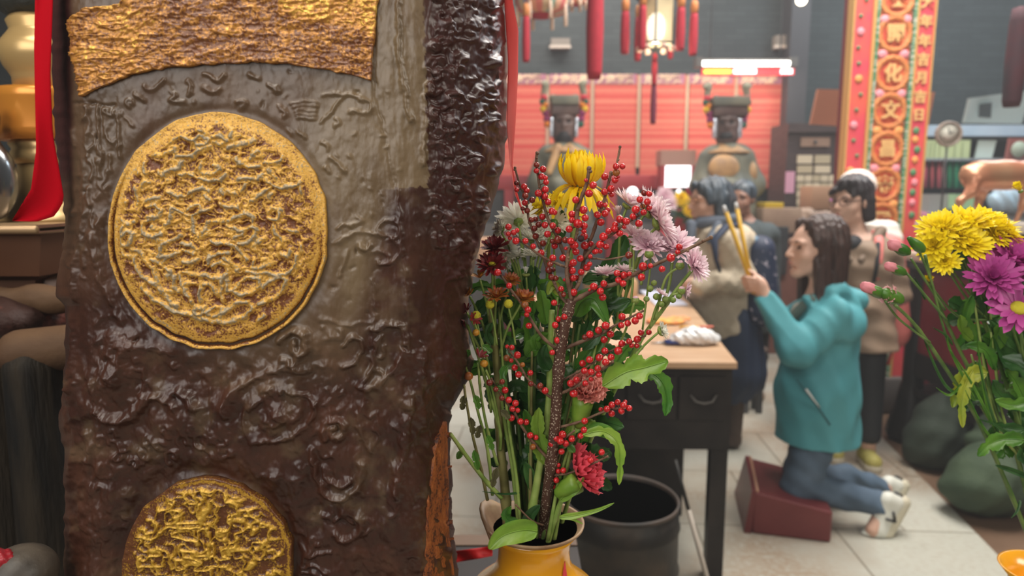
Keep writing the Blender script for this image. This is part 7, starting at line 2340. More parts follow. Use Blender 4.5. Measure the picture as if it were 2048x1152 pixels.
# ---------------------------------------------------------------- kneeler
M_mar = mat('maroon_vinyl', (.13, .018, .020), .38, col2=(.17, .03, .03), scale=4, bump=.15, bscale=20, dist=.003)
k0 = Vector((1.065, 2.857)); k1 = Vector((1.380, 2.773)); pd = Vector((.108, .405))
t = thing('kneeler', (1.25, 3.0, 0), 'maroon padded kneeling box under the kneeling person', 'kneeler')
def kp(u, v, z): p = k0 + (k1 - k0) * u + pd * v; return Vector((p.x, p.y, z))
hz0, hz1 = .196, .140
hp = lambda u: hz0 + (hz1 - hz0) * min(1, u * 1.0)
vs = []; 
mb = MB()
vs = [kp(0, 0, 0), kp(1, 0, 0), kp(1, 1, 0), kp(0, 1, 0), kp(0, 0, hp(0)), kp(1, 0, hp(1)), kp(1, 1, hp(1)), kp(0, 1, hp(0))]
mb.add(vs, [(0, 3, 2, 1), (4, 5, 6, 7), (0, 1, 5, 4), (1, 2, 6, 5), (2, 3, 7, 6), (3, 0, 4, 7)])
o = mb.build('padded_box', M_mar, t, smooth=False)
bv = o.modifiers.new('round', 'BEVEL'); bv.width = .012; bv.segments = 3
o = MB().tube([kp(.05, .02, hz0 + .002), kp(.05, .98, hz0 + .002)], .007, 8).build('edge_highlight_strip', mat('tan_edge_highlight', (.50, .27, .17), .5), t)  # highlight along the kneeler edge, put in as a tan strip
mb = MB(); mb.add([kp(-.10, .0, 0), kp(-.005, .0, 0), kp(-.005, 1, 0), kp(-.16, 1, 0), kp(-.02, .0, hz0 + .006), kp(.03, .0, hz0 + .006), kp(.03, 1, hz0 + .006), kp(-.02, 1, hz0 + .006)],
                  [(0, 3, 2, 1), (4, 5, 6, 7), (0, 1, 5, 4), (1, 2, 6, 5), (2, 3, 7, 6), (3, 0, 4, 7)])
mb.build('end_board', M_mar, t, smooth=False)

# ---------------------------------------------------------------- sacks
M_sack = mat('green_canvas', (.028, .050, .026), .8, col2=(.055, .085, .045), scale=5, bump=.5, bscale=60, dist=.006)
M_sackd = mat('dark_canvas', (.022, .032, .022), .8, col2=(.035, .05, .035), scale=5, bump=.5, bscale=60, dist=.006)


def sack(name, px, py, Y, rx_, ry_, rz_, m, label, k=.05, z0=0.0, seed=0):
    c = at(px, py, Y); c.z = max(c.z, z0 + rz_ * .85)
    R = rotz(seed * .5)
    o = sdf_mesh(name, [ell(c, (rx_, ry_, rz_), R), ell(c + Vector((0, 0, rz_ * .5)), (rx_ * .6, ry_ * .6, rz_ * .75)), ell(c + Vector((-rx_ * .4, 0, -rz_ * .3)), (rx_ * .7, ry_ * .7, rz_ * .7)), ell(c + Vector((rx_ * .4, 0, -rz_ * .3)), (rx_ * .7, ry_ * .7, rz_ * .7))],
                 .012, m, None, k, wrinkle=lambda x, y, z: .008 * np.sin(x * 22 + z * 30 + seed) * np.sin(y * 20 + z * 12) + .004 * np.sin(x * 60 - z * 40), zmin=z0)
    return tag(o, label, 'sack', 'green canvas sacks under the altar table')


sack('canvas_sack', 1985, 960, 3.05, .21, .17, .15, M_sack, 'nearest plump green canvas sack on the brown floor', seed=1)
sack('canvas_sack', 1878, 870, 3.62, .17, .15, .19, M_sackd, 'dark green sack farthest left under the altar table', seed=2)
sack('canvas_sack', 2030, 880, 3.28, .22, .15, .12, M_sack, 'green sack slumped on top behind the nearest sack', z0=.20, seed=3)
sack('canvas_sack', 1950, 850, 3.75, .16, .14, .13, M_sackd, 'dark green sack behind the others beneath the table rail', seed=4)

# ================================================================ PEOPLE
M_skin = mat('skin', (.62, .37, .27), .5, col2=(.68, .42, .32), scale=8, sss=.0)
M_skinf = mat('skin_tan', (.50, .28, .20), .5, col2=(.58, .34, .25), scale=8)
M_hairb = mat('dark_brown_hair', (.030, .014, .011), .38, col2=(.065, .03, .023), scale=60, stretch=(3, 3, .3), bump=.6, bscale=200, dist=.002)
M_hairk = mat('black_hair', (.014, .011, .014), .35, col2=(.04, .03, .035), scale=60, stretch=(3, 3, .3), bump=.6, bscale=200, dist=.002)
M_hairg = mat('greying_blue_black_hair', (.016, .024, .034), .4, col2=(.085, .11, .14), scale=22, stretch=(2, 2, .5), bump=.5, bscale=150, dist=.002)
M_eye = mat('eye_dark', (.02, .012, .01), .25)
M_lip = mat('lip', (.48, .16, .14), .5)


def head_prims(c, a, tilt=0.0, s=1.0):
    """a: heading (0 = +Y); returns prims and a local->world function"""
    R = Matrix.Rotation(a, 3, 'Z') @ Matrix.Rotation(tilt, 3, 'X')
    W = lambda x, y, z: Vector(c) + R @ Vector((x * s, y * s, z * s))
    e = lambda p, r, k=None, sub=False: ell(W(*p), tuple(q * s for q in r), R, k, sub)
    P_ = [e((0, -.015, .03), (.075, .094, .085)), e((0, .03, -.01), (.064, .064, .085)), e((0, .045, -.055), (.050, .050, .05)), e((0, .074, -.097), (.024, .020, .018), .02), cap(W(-.04, .02, -.075), W(0, .07, -.10), .022 * s, .018 * s, .02),
          cap(W(.04, .02, -.075), W(0, .07, -.10), .022 * s, .018 * s, .02),
          e((-.032, .090, .004), (.017, .014, .011), .010, True), e((.032, .090, .004), (.017, .014, .011), .010, True),
          cap(W(-.05, .078, .022), W(.05, .078, .022), .010 * s, .010 * s, .015), cap(W(0, .088, .012), W(0, .112, -.028), .0065 * s, .010 * s, .010), e((-.011, .102, -.031), (.008, .008, .006), .006), e((.011, .102, -.031), (.008, .008, .006), .006),
          e((0, .094, -.056), (.020, .010, .0055), .006), e((0, .092, -.066), (.017, .010, .006), .006), e((0, .088, -.0805), (.02, .006, .004), .01, True),
          e((-.04, .06, -.03), (.025, .025, .025), .02), e((.04, .06, -.03), (.025, .025, .025), .02),
          e((-.076, -.005, -.008), (.008, .018, .030), .006), e((.076, -.005, -.008), (.008, .018, .030), .006)]
    return P_, W, R


def face_bits(W, R, body, s=1.0, brow=None):
    for sx in (-1, 1):
        MB().ball(W(sx * .032, .083, .003), (.011 * s, .006 * s, .0045 * s), 10, 6, R).build('eye', M_eye, body)
        mb = MB(); mb.tube([W(sx * .014, .092, .022), W(sx * .032, .092, .027), W(sx * .052, .078, .022)], [.0022 * s, .0028 * s, .0012 * s], 6); mb.build('eyebrow', brow or M_hairk, body)
    mb = MB(); mb.tube([W(-.019, .093, -.0605), W(0, .105, -.060), W(.019, .093, -.0605)], [.002 * s, .0055 * s, .002 * s], 6); mb.build('lips', M_lip, body)


def grip(c, axis, palm_dir, out_dir, s=1.0, wrist=None):
    """hand holding a rod through c along axis; palm lies on palm_dir side, fingers wrap over out_dir"""
    ax = Vector(axis).normalized(); pd_ = Vector(palm_dir).normalized(); od = Vector(out_dir).normalized()
    P_ = []
    pc = Vector(c) + pd_ * .030 * s
    P_.append(cap(pc - ax * .03 * s + od * -.005, pc + ax * .03 * s - od * .005, .018 * s, .018 * s, .012))
    P_.append(cap(pc + pd_ * .02 * s - ax * .02 * s, pc + pd_ * .02 * s + ax * .02 * s, .017 * s, .017 * s, .015))
    ln = [.8, .95, 1.0, .92]
    for i in range(4):
        o_ = ax * ((i - 1.5) * .0195 * s)
        b0 = pc + o_ + od * .016 * s
        b1 = Vector(c) + o_ + od * .026 * s * ln[i] + pd_ * .004
        b2 = Vector(c) + o_ + od * .016 * s - pd_ * .022 * s * ln[i]
        b3 = Vector(c) + o_ - od * .006 * s - pd_ * .022 * s * ln[i]
        P_ += [cap(b0, b1, .0088 * s, .0083 * s, .004), cap(b1, b2, .0083 * s, .0078 * s, .004), cap(b2, b3, .0078 * s, .0068 * s, .004)]
    t0 = pc + ax * .022 * s - od * .012 * s
    t1 = Vector(c) + ax * .046 * s - od * .022 * s + pd_ * .008
    t2 = Vector(c) + ax * .060 * s - od * .010 * s - pd_ * .014 * s
    P_ += [cap(t0, t1, .0115 * s, .0100 * s, .008), cap(t1, t2, .0095 * s, .0080 * s, .005)]
    if wrist is not None:
        P_.append(cap(pc + pd_ * .02 * s, wrist, .022 * s, .024 * s, .02))
    return P_


# ---------------------------------------------------------------- kneeling person in teal
YK = 3.02
K = lambda x, y, dy=0.0: at(x, y, YK + dy)
sk = ppm(YK)
hc = K(1631, 494)
hs = 1.11
pr, W, R = head_prims(hc, math.pi / 2 + .06, -.02, hs)
t = thing('person', (K(1640, 1000).x, YK, 0), 'person kneeling in a teal hooded jacket and blue jeans holding yellow incense sticks', 'person')
stick_c = K(1503, 566)
sdir = (K(1462, 425) - K(1505, 560)).normalized()
# body, one surface: head, neck, trunk, arms, hands, legs, feet
el_n = K(1594, 700, -.17); el_f = K(1588, 690, .17)
sh_n = K(1668, 632, -.15); sh_f = K(1650, 628, .16)
wr_n = K(1530, 592, -.055); wr_f = K(1526, 588, .06)
kn_n = K(1598, 972, -.07); kn_f = K(1596, 955, .13)
hip_n = K(1645, 850, -.07); hip_f = K(1640, 840, .10)
an_n = K(1772, 1012, -.14); an_f = K(1768, 975, .15)
body = pr + [cap(hc + Vector((.02, 0, -.06)), K(1650, 590), .050, .056, .04), cap(K(1652, 615), K(1645, 830), .10, .11, .06), ell(K(1655, 625), (.10, .18, .07), None, .05),
             cap(sh_n, el_n, .046, .040), cap(el_n, wr_n, .040, .026), cap(sh_f, el_f, .046, .040), cap(el_f, wr_f, .040, .026),
             cap(hip_n, kn_n, .075, .058, .04), cap(hip_f, kn_f, .075, .058, .04), cap(kn_n, an_n, .052, .034, .02), cap(kn_f, an_f, .052, .034, .02),
             cap(an_n, K(1745, 1060, -.18), .032, .03, .02), cap(an_f, K(1745, 1035, .12), .032, .03, .02)]
body += grip(stick_c + Vector((0, -.012, 0)), sdir, (.55, -.8, -.1), (-.8, -.5, 0), 1.0, wr_n)
body += grip(stick_c + Vector((0, .020, -.01)), sdir, (.55, .8, -.1), (-.8, .5, 0), 1.0, wr_f)
bd = sdf_mesh('body', body, .0042, M_skin, t, k=.025)
face_bits(W, R, bd, hs, M_hairb)
# hair: cap, sides and long back
hw = lambda x, y, z: W(x, y, z)
hp_ = [ell(hw(0, -.030, .040), (.090 * hs, .100 * hs, .095 * hs), R), cap(hw(0, -.09, .0), hw(0, -.085, -.24), .055, .040), cap(hw(-.055, -.055, 0), hw(-.062, -.055, -.24), .045, .030), cap(hw(.055, -.055, 0), hw(.062, -.055, -.24), .045, .030),
       cap(hw(-.066, .005, .04), hw(-.078, -.015, -.21), .026, .018, .02), cap(hw(.066, .005, .04), hw(.078, -.015, -.21), .026, .018, .02), cap(hw(-.04, .045, .098), hw(-.07, .03, .03), .020, .018, .02), cap(hw(.04, .045, .098), hw(.07, .03, .03), .020, .018, .02),
       cap(hw(-.062, .015, -.05), hw(-.080, .012, -.23), .026, .020, .02), cap(hw(.062, .015, -.05), hw(.080, .012, -.23), .026, .020, .02),
       ell(hw(0, .085, -.02), (.058 * hs, .075 * hs, .105 * hs), R, .01, True)]
sdf_mesh('hair', hp_, .005, M_hairb, bd, k=.03, wrinkle=lambda x, y, z: .0025 * np.sin(x * 220 + z * 15) + .002 * np.sin(y * 260 + z * 20))
# jacket
M_teal = mat('teal_shell', (.065, .275, .315), .62, spec=.3, col2=(.09, .33, .37), scale=3, bump=.25, bscale=16, dist=.008)
jk = [ell(K(1650, 640), (.155, .215, .13)), cap(K(1640, 690), K(1632, 890), .165, .188), ell(K(1630, 780), (.170, .20, .22)),
      cap(sh_n + Vector((0, -.0, 0)), el_n, .088, .078), cap(el_n, K(1533, 600, -.06), .076, .050), cap(sh_f, el_f, .088, .078), cap(el_f, K(1530, 598, .065), .076, .050),
      cap(K(1690, 592), K(1716, 600), .055, .040), cap(K(1665, 585, -.10), K(1712, 598, -.04), .035, .035), cap(K(1665, 585, .10), K(1712, 598, .04), .035, .035), cap(K(1706, 600, -.06), K(1706, 606, .06), .042, .042),
      cap(K(1618, 598, -.075), K(1675, 578, -.085), .030, .034), cap(K(1618, 598, .075), K(1675, 578, .085), .030, .034), cap(K(1682, 578, -.07), K(1682, 578, .07), .036, .036),
      ell(K(1643, 566), (.075, .066, .075), None, .02, True)]


def teal_wr(x, y, z):
    return .009 * np.abs(np.sin(z * 22 + x * 30 + 1.5 * np.sin(x * 15 + y * 9))) * np.clip((z - .75) * 3, 0, 1) + .006 * np.abs(np.sin(x * 17 - z * 9 + y * 6)) + .004 * np.sin(x * 60 + z * 22) + .003 * np.sin(y * 40 - z * 30)


zhem = K(1630, 877).z
jo = sdf_mesh('jacket', jk, .0075, M_teal, t, k=.035, wrinkle=teal_wr, zmin=zhem)
mb = MB(); mb.tube([K(1612, 778, -.20), K(1628, 800, -.205), K(1640, 815, -.20)], [.006, .004, .002], 6); mb.build('zip_pull', mat('reflective_grey', (.6, .62, .6), .3), jo)
mb = MB(); mb.tube([K(1592, 758, -.175), K(1622, 795, -.19), K(1660, 850, -.19)], .004, 6); mb.build('pocket_seam', mat('dark_teal_seam', (.015, .10, .12), .5), jo)
sdf_mesh('hood', [cap(K(1660, 590, -.07), K(1712, 604, -.05), .046, .040), cap(K(1660, 590, .07), K(1712, 604, .05), .046, .040), cap(K(1716, 600, -.05), K(1716, 600, .05), .040, .040), ell(K(1675, 570), (.07, .07, .045), None, .02, True)], .006, M_teal, jo, k=.03)
sdf_mesh('scarf', [cap(K(1622, 600, -.075), K(1583, 636, -.03), .026, .022), cap(K(1622, 600, .075), K(1583, 636, .03), .026, .022), cap(K(1583, 636), K(1577, 650), .030, .024)], .006, mat('grey_green_knit', (.10, .13, .11), .8, bump=.5, bscale=200, dist=.002), jo, k=.02)
sdf_mesh('inner_top', [cap(K(1598, 618), K(1582, 665), .030, .036)], .006, mat('cream_top', (.62, .58, .50), .7), jo, k=.02)
# jeans
M_jean = mat('blue_denim', (.050, .082, .125), .75, col2=(.095, .145, .21), scale=7, bump=.4, bscale=180, dist=.002)
wrk = lambda x, y, z: .005 * np.sin(x * 80 + z * 60) * np.clip((x - K(1700, 1000).x) * 12, 0, 1) + .003 * np.sin(x * 45 + z * 70)
jn = [cap(hip_n, kn_n, .090, .078, .03), cap(hip_f, kn_f, .098, .078, .03), ell(K(1645, 850), (.10, .15, .10)), cap(kn_n, K(1690, 990, -.10), .070, .062, .03), cap(K(1690, 990, -.10), K(1763, 1010, -.135), .062, .055, .02),
      cap(kn_f, K(1690, 955, .13), .070, .060, .03), cap(K(1690, 955, .13), K(1758, 973, .148), .060, .052, .02)]
sdf_mesh('jeans', jn, .0065, M_jean, t, k=.03, wrinkle=wrk)
# trainers
M_wsh = mat('white_leather', (.70, .70, .63), .45)
M_sole = mat('cream_rubber', (.60, .55, .42), .6)
M_bv = mat('black_leather', (.02, .02, .02), .5)
for dy, oy, far in ((-.17, 0, 0), (.14, -34, 1)):
    toe = K(1737, 1076 + oy, dy); ball = K(1762, 1066 + oy, dy); heel = K(1803, 1003 + oy * 1.0, dy + .02)
    ax = (heel - toe).normalized(); nu = Vector((-ax.z, 0, ax.x)).normalized()   # towards the ankle
    if nu.x > 0: nu = -nu
    zf = .004
    sh = [cap(toe + nu * .012, ball + nu * .02, .030, .038, .02), cap(ball + nu * .02, heel + nu * .020 - ax * .02, .038, .032, .02), cap(heel + nu * .02 - ax * .025, heel + nu * .055 - ax * .03, .032, .032, .02), cap(ball + nu * .035, heel + nu * .06 - ax * .05, .026, .030, .02)]
    so = sdf_mesh('shoe', sh, .005, M_wsh, t, k=.02, zmin=zf)
    sdf_mesh('sole', [cap(toe - nu * .012, ball - nu * .012, .030, .036, .02), cap(ball - nu * .012, heel - nu * .006, .036, .030, .02), ell(ball + (-nu) * -.06 + ax * .03, (.2, .2, .001), None, .001, True) if False else cap(ball - nu * .014, heel - nu * .008, .034, .030, .01)],
             .005, M_sole, so, k=.01, zmin=zf)
    mb = MB()
    cc_ = (ball + heel) / 2 + nu * .022 + Vector((0, -.039, 0))
    u_ = ax; v_ = nu
    for p_, q_ in (((-.022, .020), (-.004, -.022)), ((-.004, -.022), (.022, .016))):
        a1 = cc_ + u_ * p_[0] + v_ * p_[1]; b1 = cc_ + u_ * q_[0] + v_ * q_[1]
        mb.tube([a1, b1], .0055, 6)
    mb.build('chevron_mark', M_bv, so)
    mb = MB()
    for k_ in range(4):
        a1 = ball + nu * (.052 + .004 * k_) + ax * (.012 * k_)
        mb.tube([a1 + Vector((0, -.02, 0)) + nu * -.004, a1 + nu * .004, a1 + Vector((0, .02, 0)) + nu * -.004], .003, 5)
    mb.build('laces', M_wsh, so)
    mb = MB(); mb.tube([heel + nu * .010 + ax * .012, heel + nu * .05 + ax * .006], [.014, .012], 8); mb.build('heel_tab', M_bv, so)
# incense sticks in the hands
M_inc = mat('yellow_incense', (.62, .36, .02), .6)
for i, (x1, y1, dy) in enumerate(((1452, 424, -.02), (1474, 418, .05))):
    a = stick_c + Vector((0, (-.002, .012)[i], 0)) - sdir * .05
    b_ = K(x1, y1, dy)
    t2 = thing('incense_bundle', tuple(a), ['thick yellow incense stick held by the kneeling person, left of the pair', 'thick yellow incense stick held by the kneeling person, right of the pair'][i], 'incense')
    MB().tube([a, b_], .0095, 10).build('incense_shaft', M_inc, t2)
    MB().tube([b_, b_ + (b_ - a).normalized() * .03], [.0095, .007], 10).build('ash_tip', mat('pale_ash', (.62, .62, .62), .9), t2)

# ---------------------------------------------------------------- standing person in tan coat, glasses
YG = 3.72
Gp = lambda x, y, dy=0.0: at(x, y, YG + dy)
hc = Gp(1702, 402)
pr, W, R = head_prims(hc, math.pi / 2 + .50, -.05, 1.08)
t = thing('person', (Gp(1715, 900).x, YG, 0), 'person with black bob and glasses in a tan coat, standing behind the kneeling person', 'person')
zf = 0.0
ft1 = atz(1722, 948, .03); ft2 = atz(1668, 918, .03)
ft2 = Vector((Gp(1670, 900).x, YG + .02, .03)); ft1 = Vector((Gp(1722, 900).x, YG - .10, .03))
bd = sdf_mesh('body', pr + [cap(hc + Vector((.01, 0, -.07)), Gp(1712, 478), .052, .060, .03), cap(Gp(1715, 500), Gp(1715, 660), .11, .12), ell(Gp(1715, 492), (.17, .10, .06)),
                            cap(Gp(1776, 500), Gp(1790, 585), .045, .04), cap(Gp(1790, 585), Gp(1715, 615, -.18), .038, .028), cap(Gp(1652, 500, .1), Gp(1640, 585, .05), .045, .04), cap(Gp(1640, 585, .05), Gp(1680, 615, -.16), .038, .028),
                            cap(Gp(1715, 615, -.18), Gp(1700, 612, -.20), .028, .02), ell(Gp(1695, 612, -.2), (.04, .025, .03)),
                            cap(Gp(1735, 670), Vector((ft1.x, ft1.y + .03, .09)), .08, .04), cap(Gp(1695, 670), Vector((ft2.x, ft2.y + .03, .09)), .08, .04)], .0065, M_skin, t, k=.03)
face_bits(W, R, bd, 1.08)
mb = MB()
for sx in (-1, 1):
    ring = [W(sx * .034 + .024 * math.cos(a), .104 - .018 * abs(math.cos(a)) * (1 if math.cos(a) * sx > 0 else 0), .002 + .019 * math.sin(a)) for a in [2 * math.pi * i / 16 for i in range(17)]]
    mb.tube(ring, .0022, 5)
    mb.tube([W(sx * .057, .085, .006), W(sx * .078, .0, .006)], .002, 5)
mb.tube([W(-.010, .104, .004), W(.010, .104, .004)], .002, 5)
g_ = mb.build('glasses', mat('dark_glasses', (.05, .02, .03), .3), bd)
MB().ball(W(.034, .106, .010), (.010, .004, .006), 8, 5).build('pink_glint', mat('pink_lens_glint', (.85, .35, .70), .2), g_)
hp_ = [ell(W(0, -.020, .046), (.096, .110, .098), R), cap(W(0, -.08, 0), W(0, -.075, -.075), .060, .050), cap(W(-.06, -.035, 0), W(-.072, -.035, -.075), .046, .036), cap(W(.06, -.035, 0), W(.072, -.035, -.075), .046, .036),
       cap(W(-.05, .07, .092), W(.02, .098, .055), .018, .014, .015), cap(W(-.02, .08, .10), W(.045, .088, .05), .018, .012, .015), cap(W(.0, .06, .11), W(.06, .07, .04), .02, .014, .015), cap(W(-.05, .06, .10), W(-.066, .072, .03), .018, .012, .015),
       ell(W(0, .105, -.03), (.062, .070, .092), R, .008, True)]
sdf_mesh('hair', hp_, .006, M_hairk, bd, k=.025, wrinkle=lambda x, y, z: .003 * np.sin(x * 190 + z * 20) + .002 * np.sin(y * 220))
M_tanc = mat('tan_coat', (.25, .17, .115), .65, col2=(.31, .215, .15), scale=4, bump=.3, bscale=22, dist=.006)
co = [ell(Gp(1716, 502), (.205, .14, .095)), cap(Gp(1716, 530), Gp(1716, 580), .175, .150), cap(Gp(1716, 590), Gp(1720, 690), .160, .195), cap(Gp(1778, 505), Gp(1794, 590), .068, .062), cap(Gp(1794, 590), Gp(1725, 615, -.16), .06, .045),
      cap(Gp(1652, 505, .08), Gp(1642, 590, .05), .068, .062), cap(Gp(1642, 590, .05), Gp(1676, 615, -.14), .06, .045), cap(Gp(1680, 470, .05), Gp(1750, 470, .07), .055, .055), ell(Gp(1705, 462, -.03), (.085, .09, .075), None, .02, True)]
jo = sdf_mesh('coat', co, .009, M_tanc, t, k=.035, wrinkle=lambda x, y, z: .005 * np.sin(x * 40 + z * 25) + .004 * np.sin(z * 60 + x * 14), zmin=Gp(1716, 692).z)
sdf_mesh('collar', [cap(Gp(1672, 476, -.08), Gp(1700, 520, -.15), .022, .016), cap(Gp(1762, 462, -.04), Gp(1722, 520, -.15), .030, .018)], .008, mat('collar_brown', (.20, .14, .10), .7), jo, k=.02)
sdf_mesh('striped_top', [ell(Gp(1704, 488, -.08), (.055, .055, .05))], .008, mat('black_top', (.02, .02, .025), .7), jo, k=.02)
M_blkt = mat('black_trousers', (.012, .013, .016), .7)
sdf_mesh('trousers', [cap(Gp(1738, 650), Vector((ft1.x, ft1.y + .03, .17)), .098, .062), cap(Gp(1700, 650), Vector((ft2.x, ft2.y + .03, .17)), .098, .062)], .009, M_blkt, t, k=.02, zmin=.13)
M_ysh = mat('yellow_green_boots', (.38, .33, .07), .6, col2=(.45, .40, .14), scale=12)
for f in (ft1, ft2):
    so = sdf_mesh('boot', [cap(f + Vector((-.02, -.07, .02)), f + Vector((0, .06, .02)), .045, .042, .02), cap(f + Vector((0, .04, .02)), f + Vector((0, .04, .14)), .042, .046, .02)], .008, M_ysh, t, k=.02, zmin=.022)
    sdf_mesh('sole', [cap(f + Vector((-.02, -.07, -.01)), f + Vector((0, .06, -.01)), .048, .044, .01)], .008, mat('pale_boot_sole', (.50, .45, .36), .7), so, k=.01, zmin=0.001)
M_pink = mat('salmon_nylon', (.72, .20, .18), .6)
t2 = thing('backpack', tuple(Gp(1800, 560, .1)), 'salmon pink backpack with black strap worn by the person in the tan coat', 'backpack')
sdf_mesh('pack_body', [cap(Gp(1770, 500, .22), Gp(1776, 660, .22), .10, .12), cap(Gp(1735, 500, .22), Gp(1740, 660, .22), .10, .12)], .012, M_pink, t2, k=.04)
mb = MB(); mb.tube([Gp(1752, 462, -.02), Gp(1758, 480, -.115), Gp(1757, 520, -.165), Gp(1752, 560, -.15)], [.024, .024, .022, .018], 8, flat=.4); sp_ = mb.build('shoulder_strap', M_pink, t2)
mb = MB(); mb.tube([Gp(1756, 466, -.06), Gp(1756, 490, -.14), Gp(1754, 530, -.185), Gp(1748, 565, -.17)], [.012, .012, .011, .008], 8, flat=.5); mb.build('black_webbing', M_blkt, sp_)
mb = MB(); mb.tube([Gp(1786, 680, .05), Gp(1782, 710, 0), Gp(1776, 730, 0)], .008, 6); mb.build('dangling_strap', mat('red_strap', (.55, .04, .04), .6), t2)

# ---------------------------------------------------------------- person in white behind
YH = 4.15
Hp = lambda x, y, dy=0.0: at(x, y, YH + dy)
hc = Hp(1708, 394)
pr, W, R = head_prims(hc, math.pi / 2 + .2, 0, 1.1)
t = thing('person', (Hp(1712, 500).x, YH, 0), 'person in a white jacket and pale knitted cap hidden behind the black haired person', 'person')
bd = sdf_mesh('body', pr + [cap(hc + Vector((0, 0, -.08)), Hp(1712, 470), .055, .06), cap(Hp(1712, 480), Hp(1712, 680), .12, .12), cap(Hp(1735, 680), Vector((Hp(1735, 700).x, YH, .06)), .08, .04), cap(Hp(1690, 680), Vector((Hp(1690, 700).x, YH, .06)), .08, .04),
                            cap(Hp(1650, 480), Hp(1642, 620), .04, .03), cap(Hp(1775, 480), Hp(1780, 620), .04, .03)], .01, M_skin, t, k=.03)
face_bits(W, R, bd, 1.1)
sdf_mesh('cap', [ell(W(0, -.015, .062), (.100, .112, .098), R), ell(W(0, .02, -.09), (.2, .2, .09), R, .01, True)], .009, mat('pale_pink_knit', (.78, .62, .56), .8, col2=(.85, .78, .72), scale=6, bump=.5, bscale=90, dist=.004), bd, k=.02)
sdf_mesh('jacket', [ell(Hp(1712, 476), (.24, .15, .12)), cap(Hp(1712, 500), Hp(1712, 690), .18, .19), cap(Hp(1652, 470), Hp(1640, 610), .085, .07), cap(Hp(1772, 470), Hp(1782, 610), .085, .07)], .012, mat('white_down_jacket', (.74, .72, .66), .6), t, k=.04,
         wrinkle=lambda x, y, z: .006 * np.sin(z * 70), zmin=Hp(1712, 700).z)
sdf_mesh('trousers', [cap(Hp(1735, 670), Vector((Hp(1735, 700).x, YH, .1)), .10, .07), cap(Hp(1690, 670), Vector((Hp(1690, 700).x, YH, .1)), .10, .07)], .012, mat('olive_grey_trousers', (.10, .10, .08), .7), t, k=.02, zmin=.06)
for X in (1735, 1690):
    sdf_mesh('shoe', [cap(Vector((Hp(X, 700).x, YH - .08, .04)), Vector((Hp(X, 700).x, YH + .06, .05)), .045, .05)], .01, M_bv, t, k=.02, zmin=0.001)

# ---------------------------------------------------------------- person in beige fleece by the table
YB4 = 3.95
Bp = lambda x, y, dy=0.0: at(x, y, YB4 + dy)
hc = Bp(1420, 402)
pr, W, R = head_prims(hc, math.pi / 2 + .15, -.05, 1.12)
t = thing('person', (Bp(1445, 500).x, YB4, 0), 'person in a beige fleece coat with blue black hair standing at the wooden table', 'person')
bd = sdf_mesh('body', pr + [cap(hc + Vector((.01, 0, -.08)), Bp(1440, 460), .052, .06), cap(Bp(1445, 480), Bp(1440, 640), .12, .13), ell(Bp(1445, 480), (.13, .17, .07)),
                            cap(Bp(1450, 480, -.2), Bp(1478, 560, -.22), .045, .04), cap(Bp(1478, 560, -.22), Bp(1392, 566, -.26), .038, .028), ell(Bp(1380, 566, -.26), (.045, .02, .03)), cap(Bp(1440, 480, .2), Bp(1450, 560, .2), .045, .04), cap(Bp(1450, 560, .2), Bp(1385, 575, .1), .038, .028), ell(Bp(1375, 576, .1), (.045, .02, .03)),
                            cap(Bp(1468, 640), Vector((Bp(1468, 700).x, YB4 - .06, .06)), .09, .04), cap(Bp(1450, 640, .1), Vector((Bp(1450, 700).x, YB4 + .12, .06)), .09, .04)], .008, M_skinf, t, k=.03)
face_bits(W, R, bd, 1.12)
mb = MB()
for sx in (-1, 1):
    ring = [W(sx * .034 + .023 * math.cos(a), .102, .002 + .018 * math.sin(a)) for a in [2 * math.pi * i / 16 for i in range(17)]]
    mb.tube(ring, .0022, 5); mb.tube([W(sx * .056, .098, .006), W(sx * .078, .0, .006)], .0022, 5)
mb.build('glasses', mat('gold_glasses', (.7, .35, .2), .3, metal=.6), bd)
hp_ = [ell(W(0, -.020, .040), (.096, .112, .098), R), cap(W(0, -.085, 0), W(0, -.08, -.15), .062, .052), cap(W(-.055, -.035, 0), W(-.07, -.045, -.14), .050, .042), cap(W(.055, -.035, 0), W(.07, -.045, -.14), .050, .042),
       cap(W(-.045, .065, .085), W(-.07, .03, .0), .022, .02), cap(W(.045, .065, .085), W(.07, .03, .0), .022, .02), ell(W(0, .10, -.03), (.060, .070, .098), R, .008, True)]
sdf_mesh('hair', hp_, .007, M_hairg, bd, k=.03, wrinkle=lambda x, y, z: .003 * np.sin(x * 160 + z * 20) + .002 * np.sin(y * 200))
M_flc = mat('beige_fleece', (.50, .41, .30), .85, col2=(.58, .49, .37), scale=20, bump=.8, bscale=90, dist=.006)
co = [ell(Bp(1446, 480), (.17, .23, .11)), cap(Bp(1442, 510), Bp(1436, 560), .185, .175), cap(Bp(1440, 580), Bp(1438, 650), .175, .18), cap(Bp(1450, 478, -.19), Bp(1482, 560, -.20), .085, .075), cap(Bp(1482, 560, -.20), Bp(1402, 568, -.27), .074, .058),
      cap(Bp(1440, 478, .19), Bp(1450, 560, .2), .08, .07), cap(Bp(1450, 560, .2), Bp(1395, 575, .1), .07, .05)]
zh = Bp(1430, 668).z
jo = sdf_mesh('fleece_coat', co, .010, M_flc, t, k=.04, wrinkle=lambda x, y, z: .006 * np.sin(x * 26 + z * 30) + .003 * np.sin(x * 90) * np.sin(z * 80) + np.maximum(0, (zh + .30 * np.clip(x - Bp(1420, 600).x, 0, 1) - z)) * 1.0)
M_scf = mat('slate_scarf', (.055, .07, .095), .7, col2=(.10, .12, .16), scale=9)
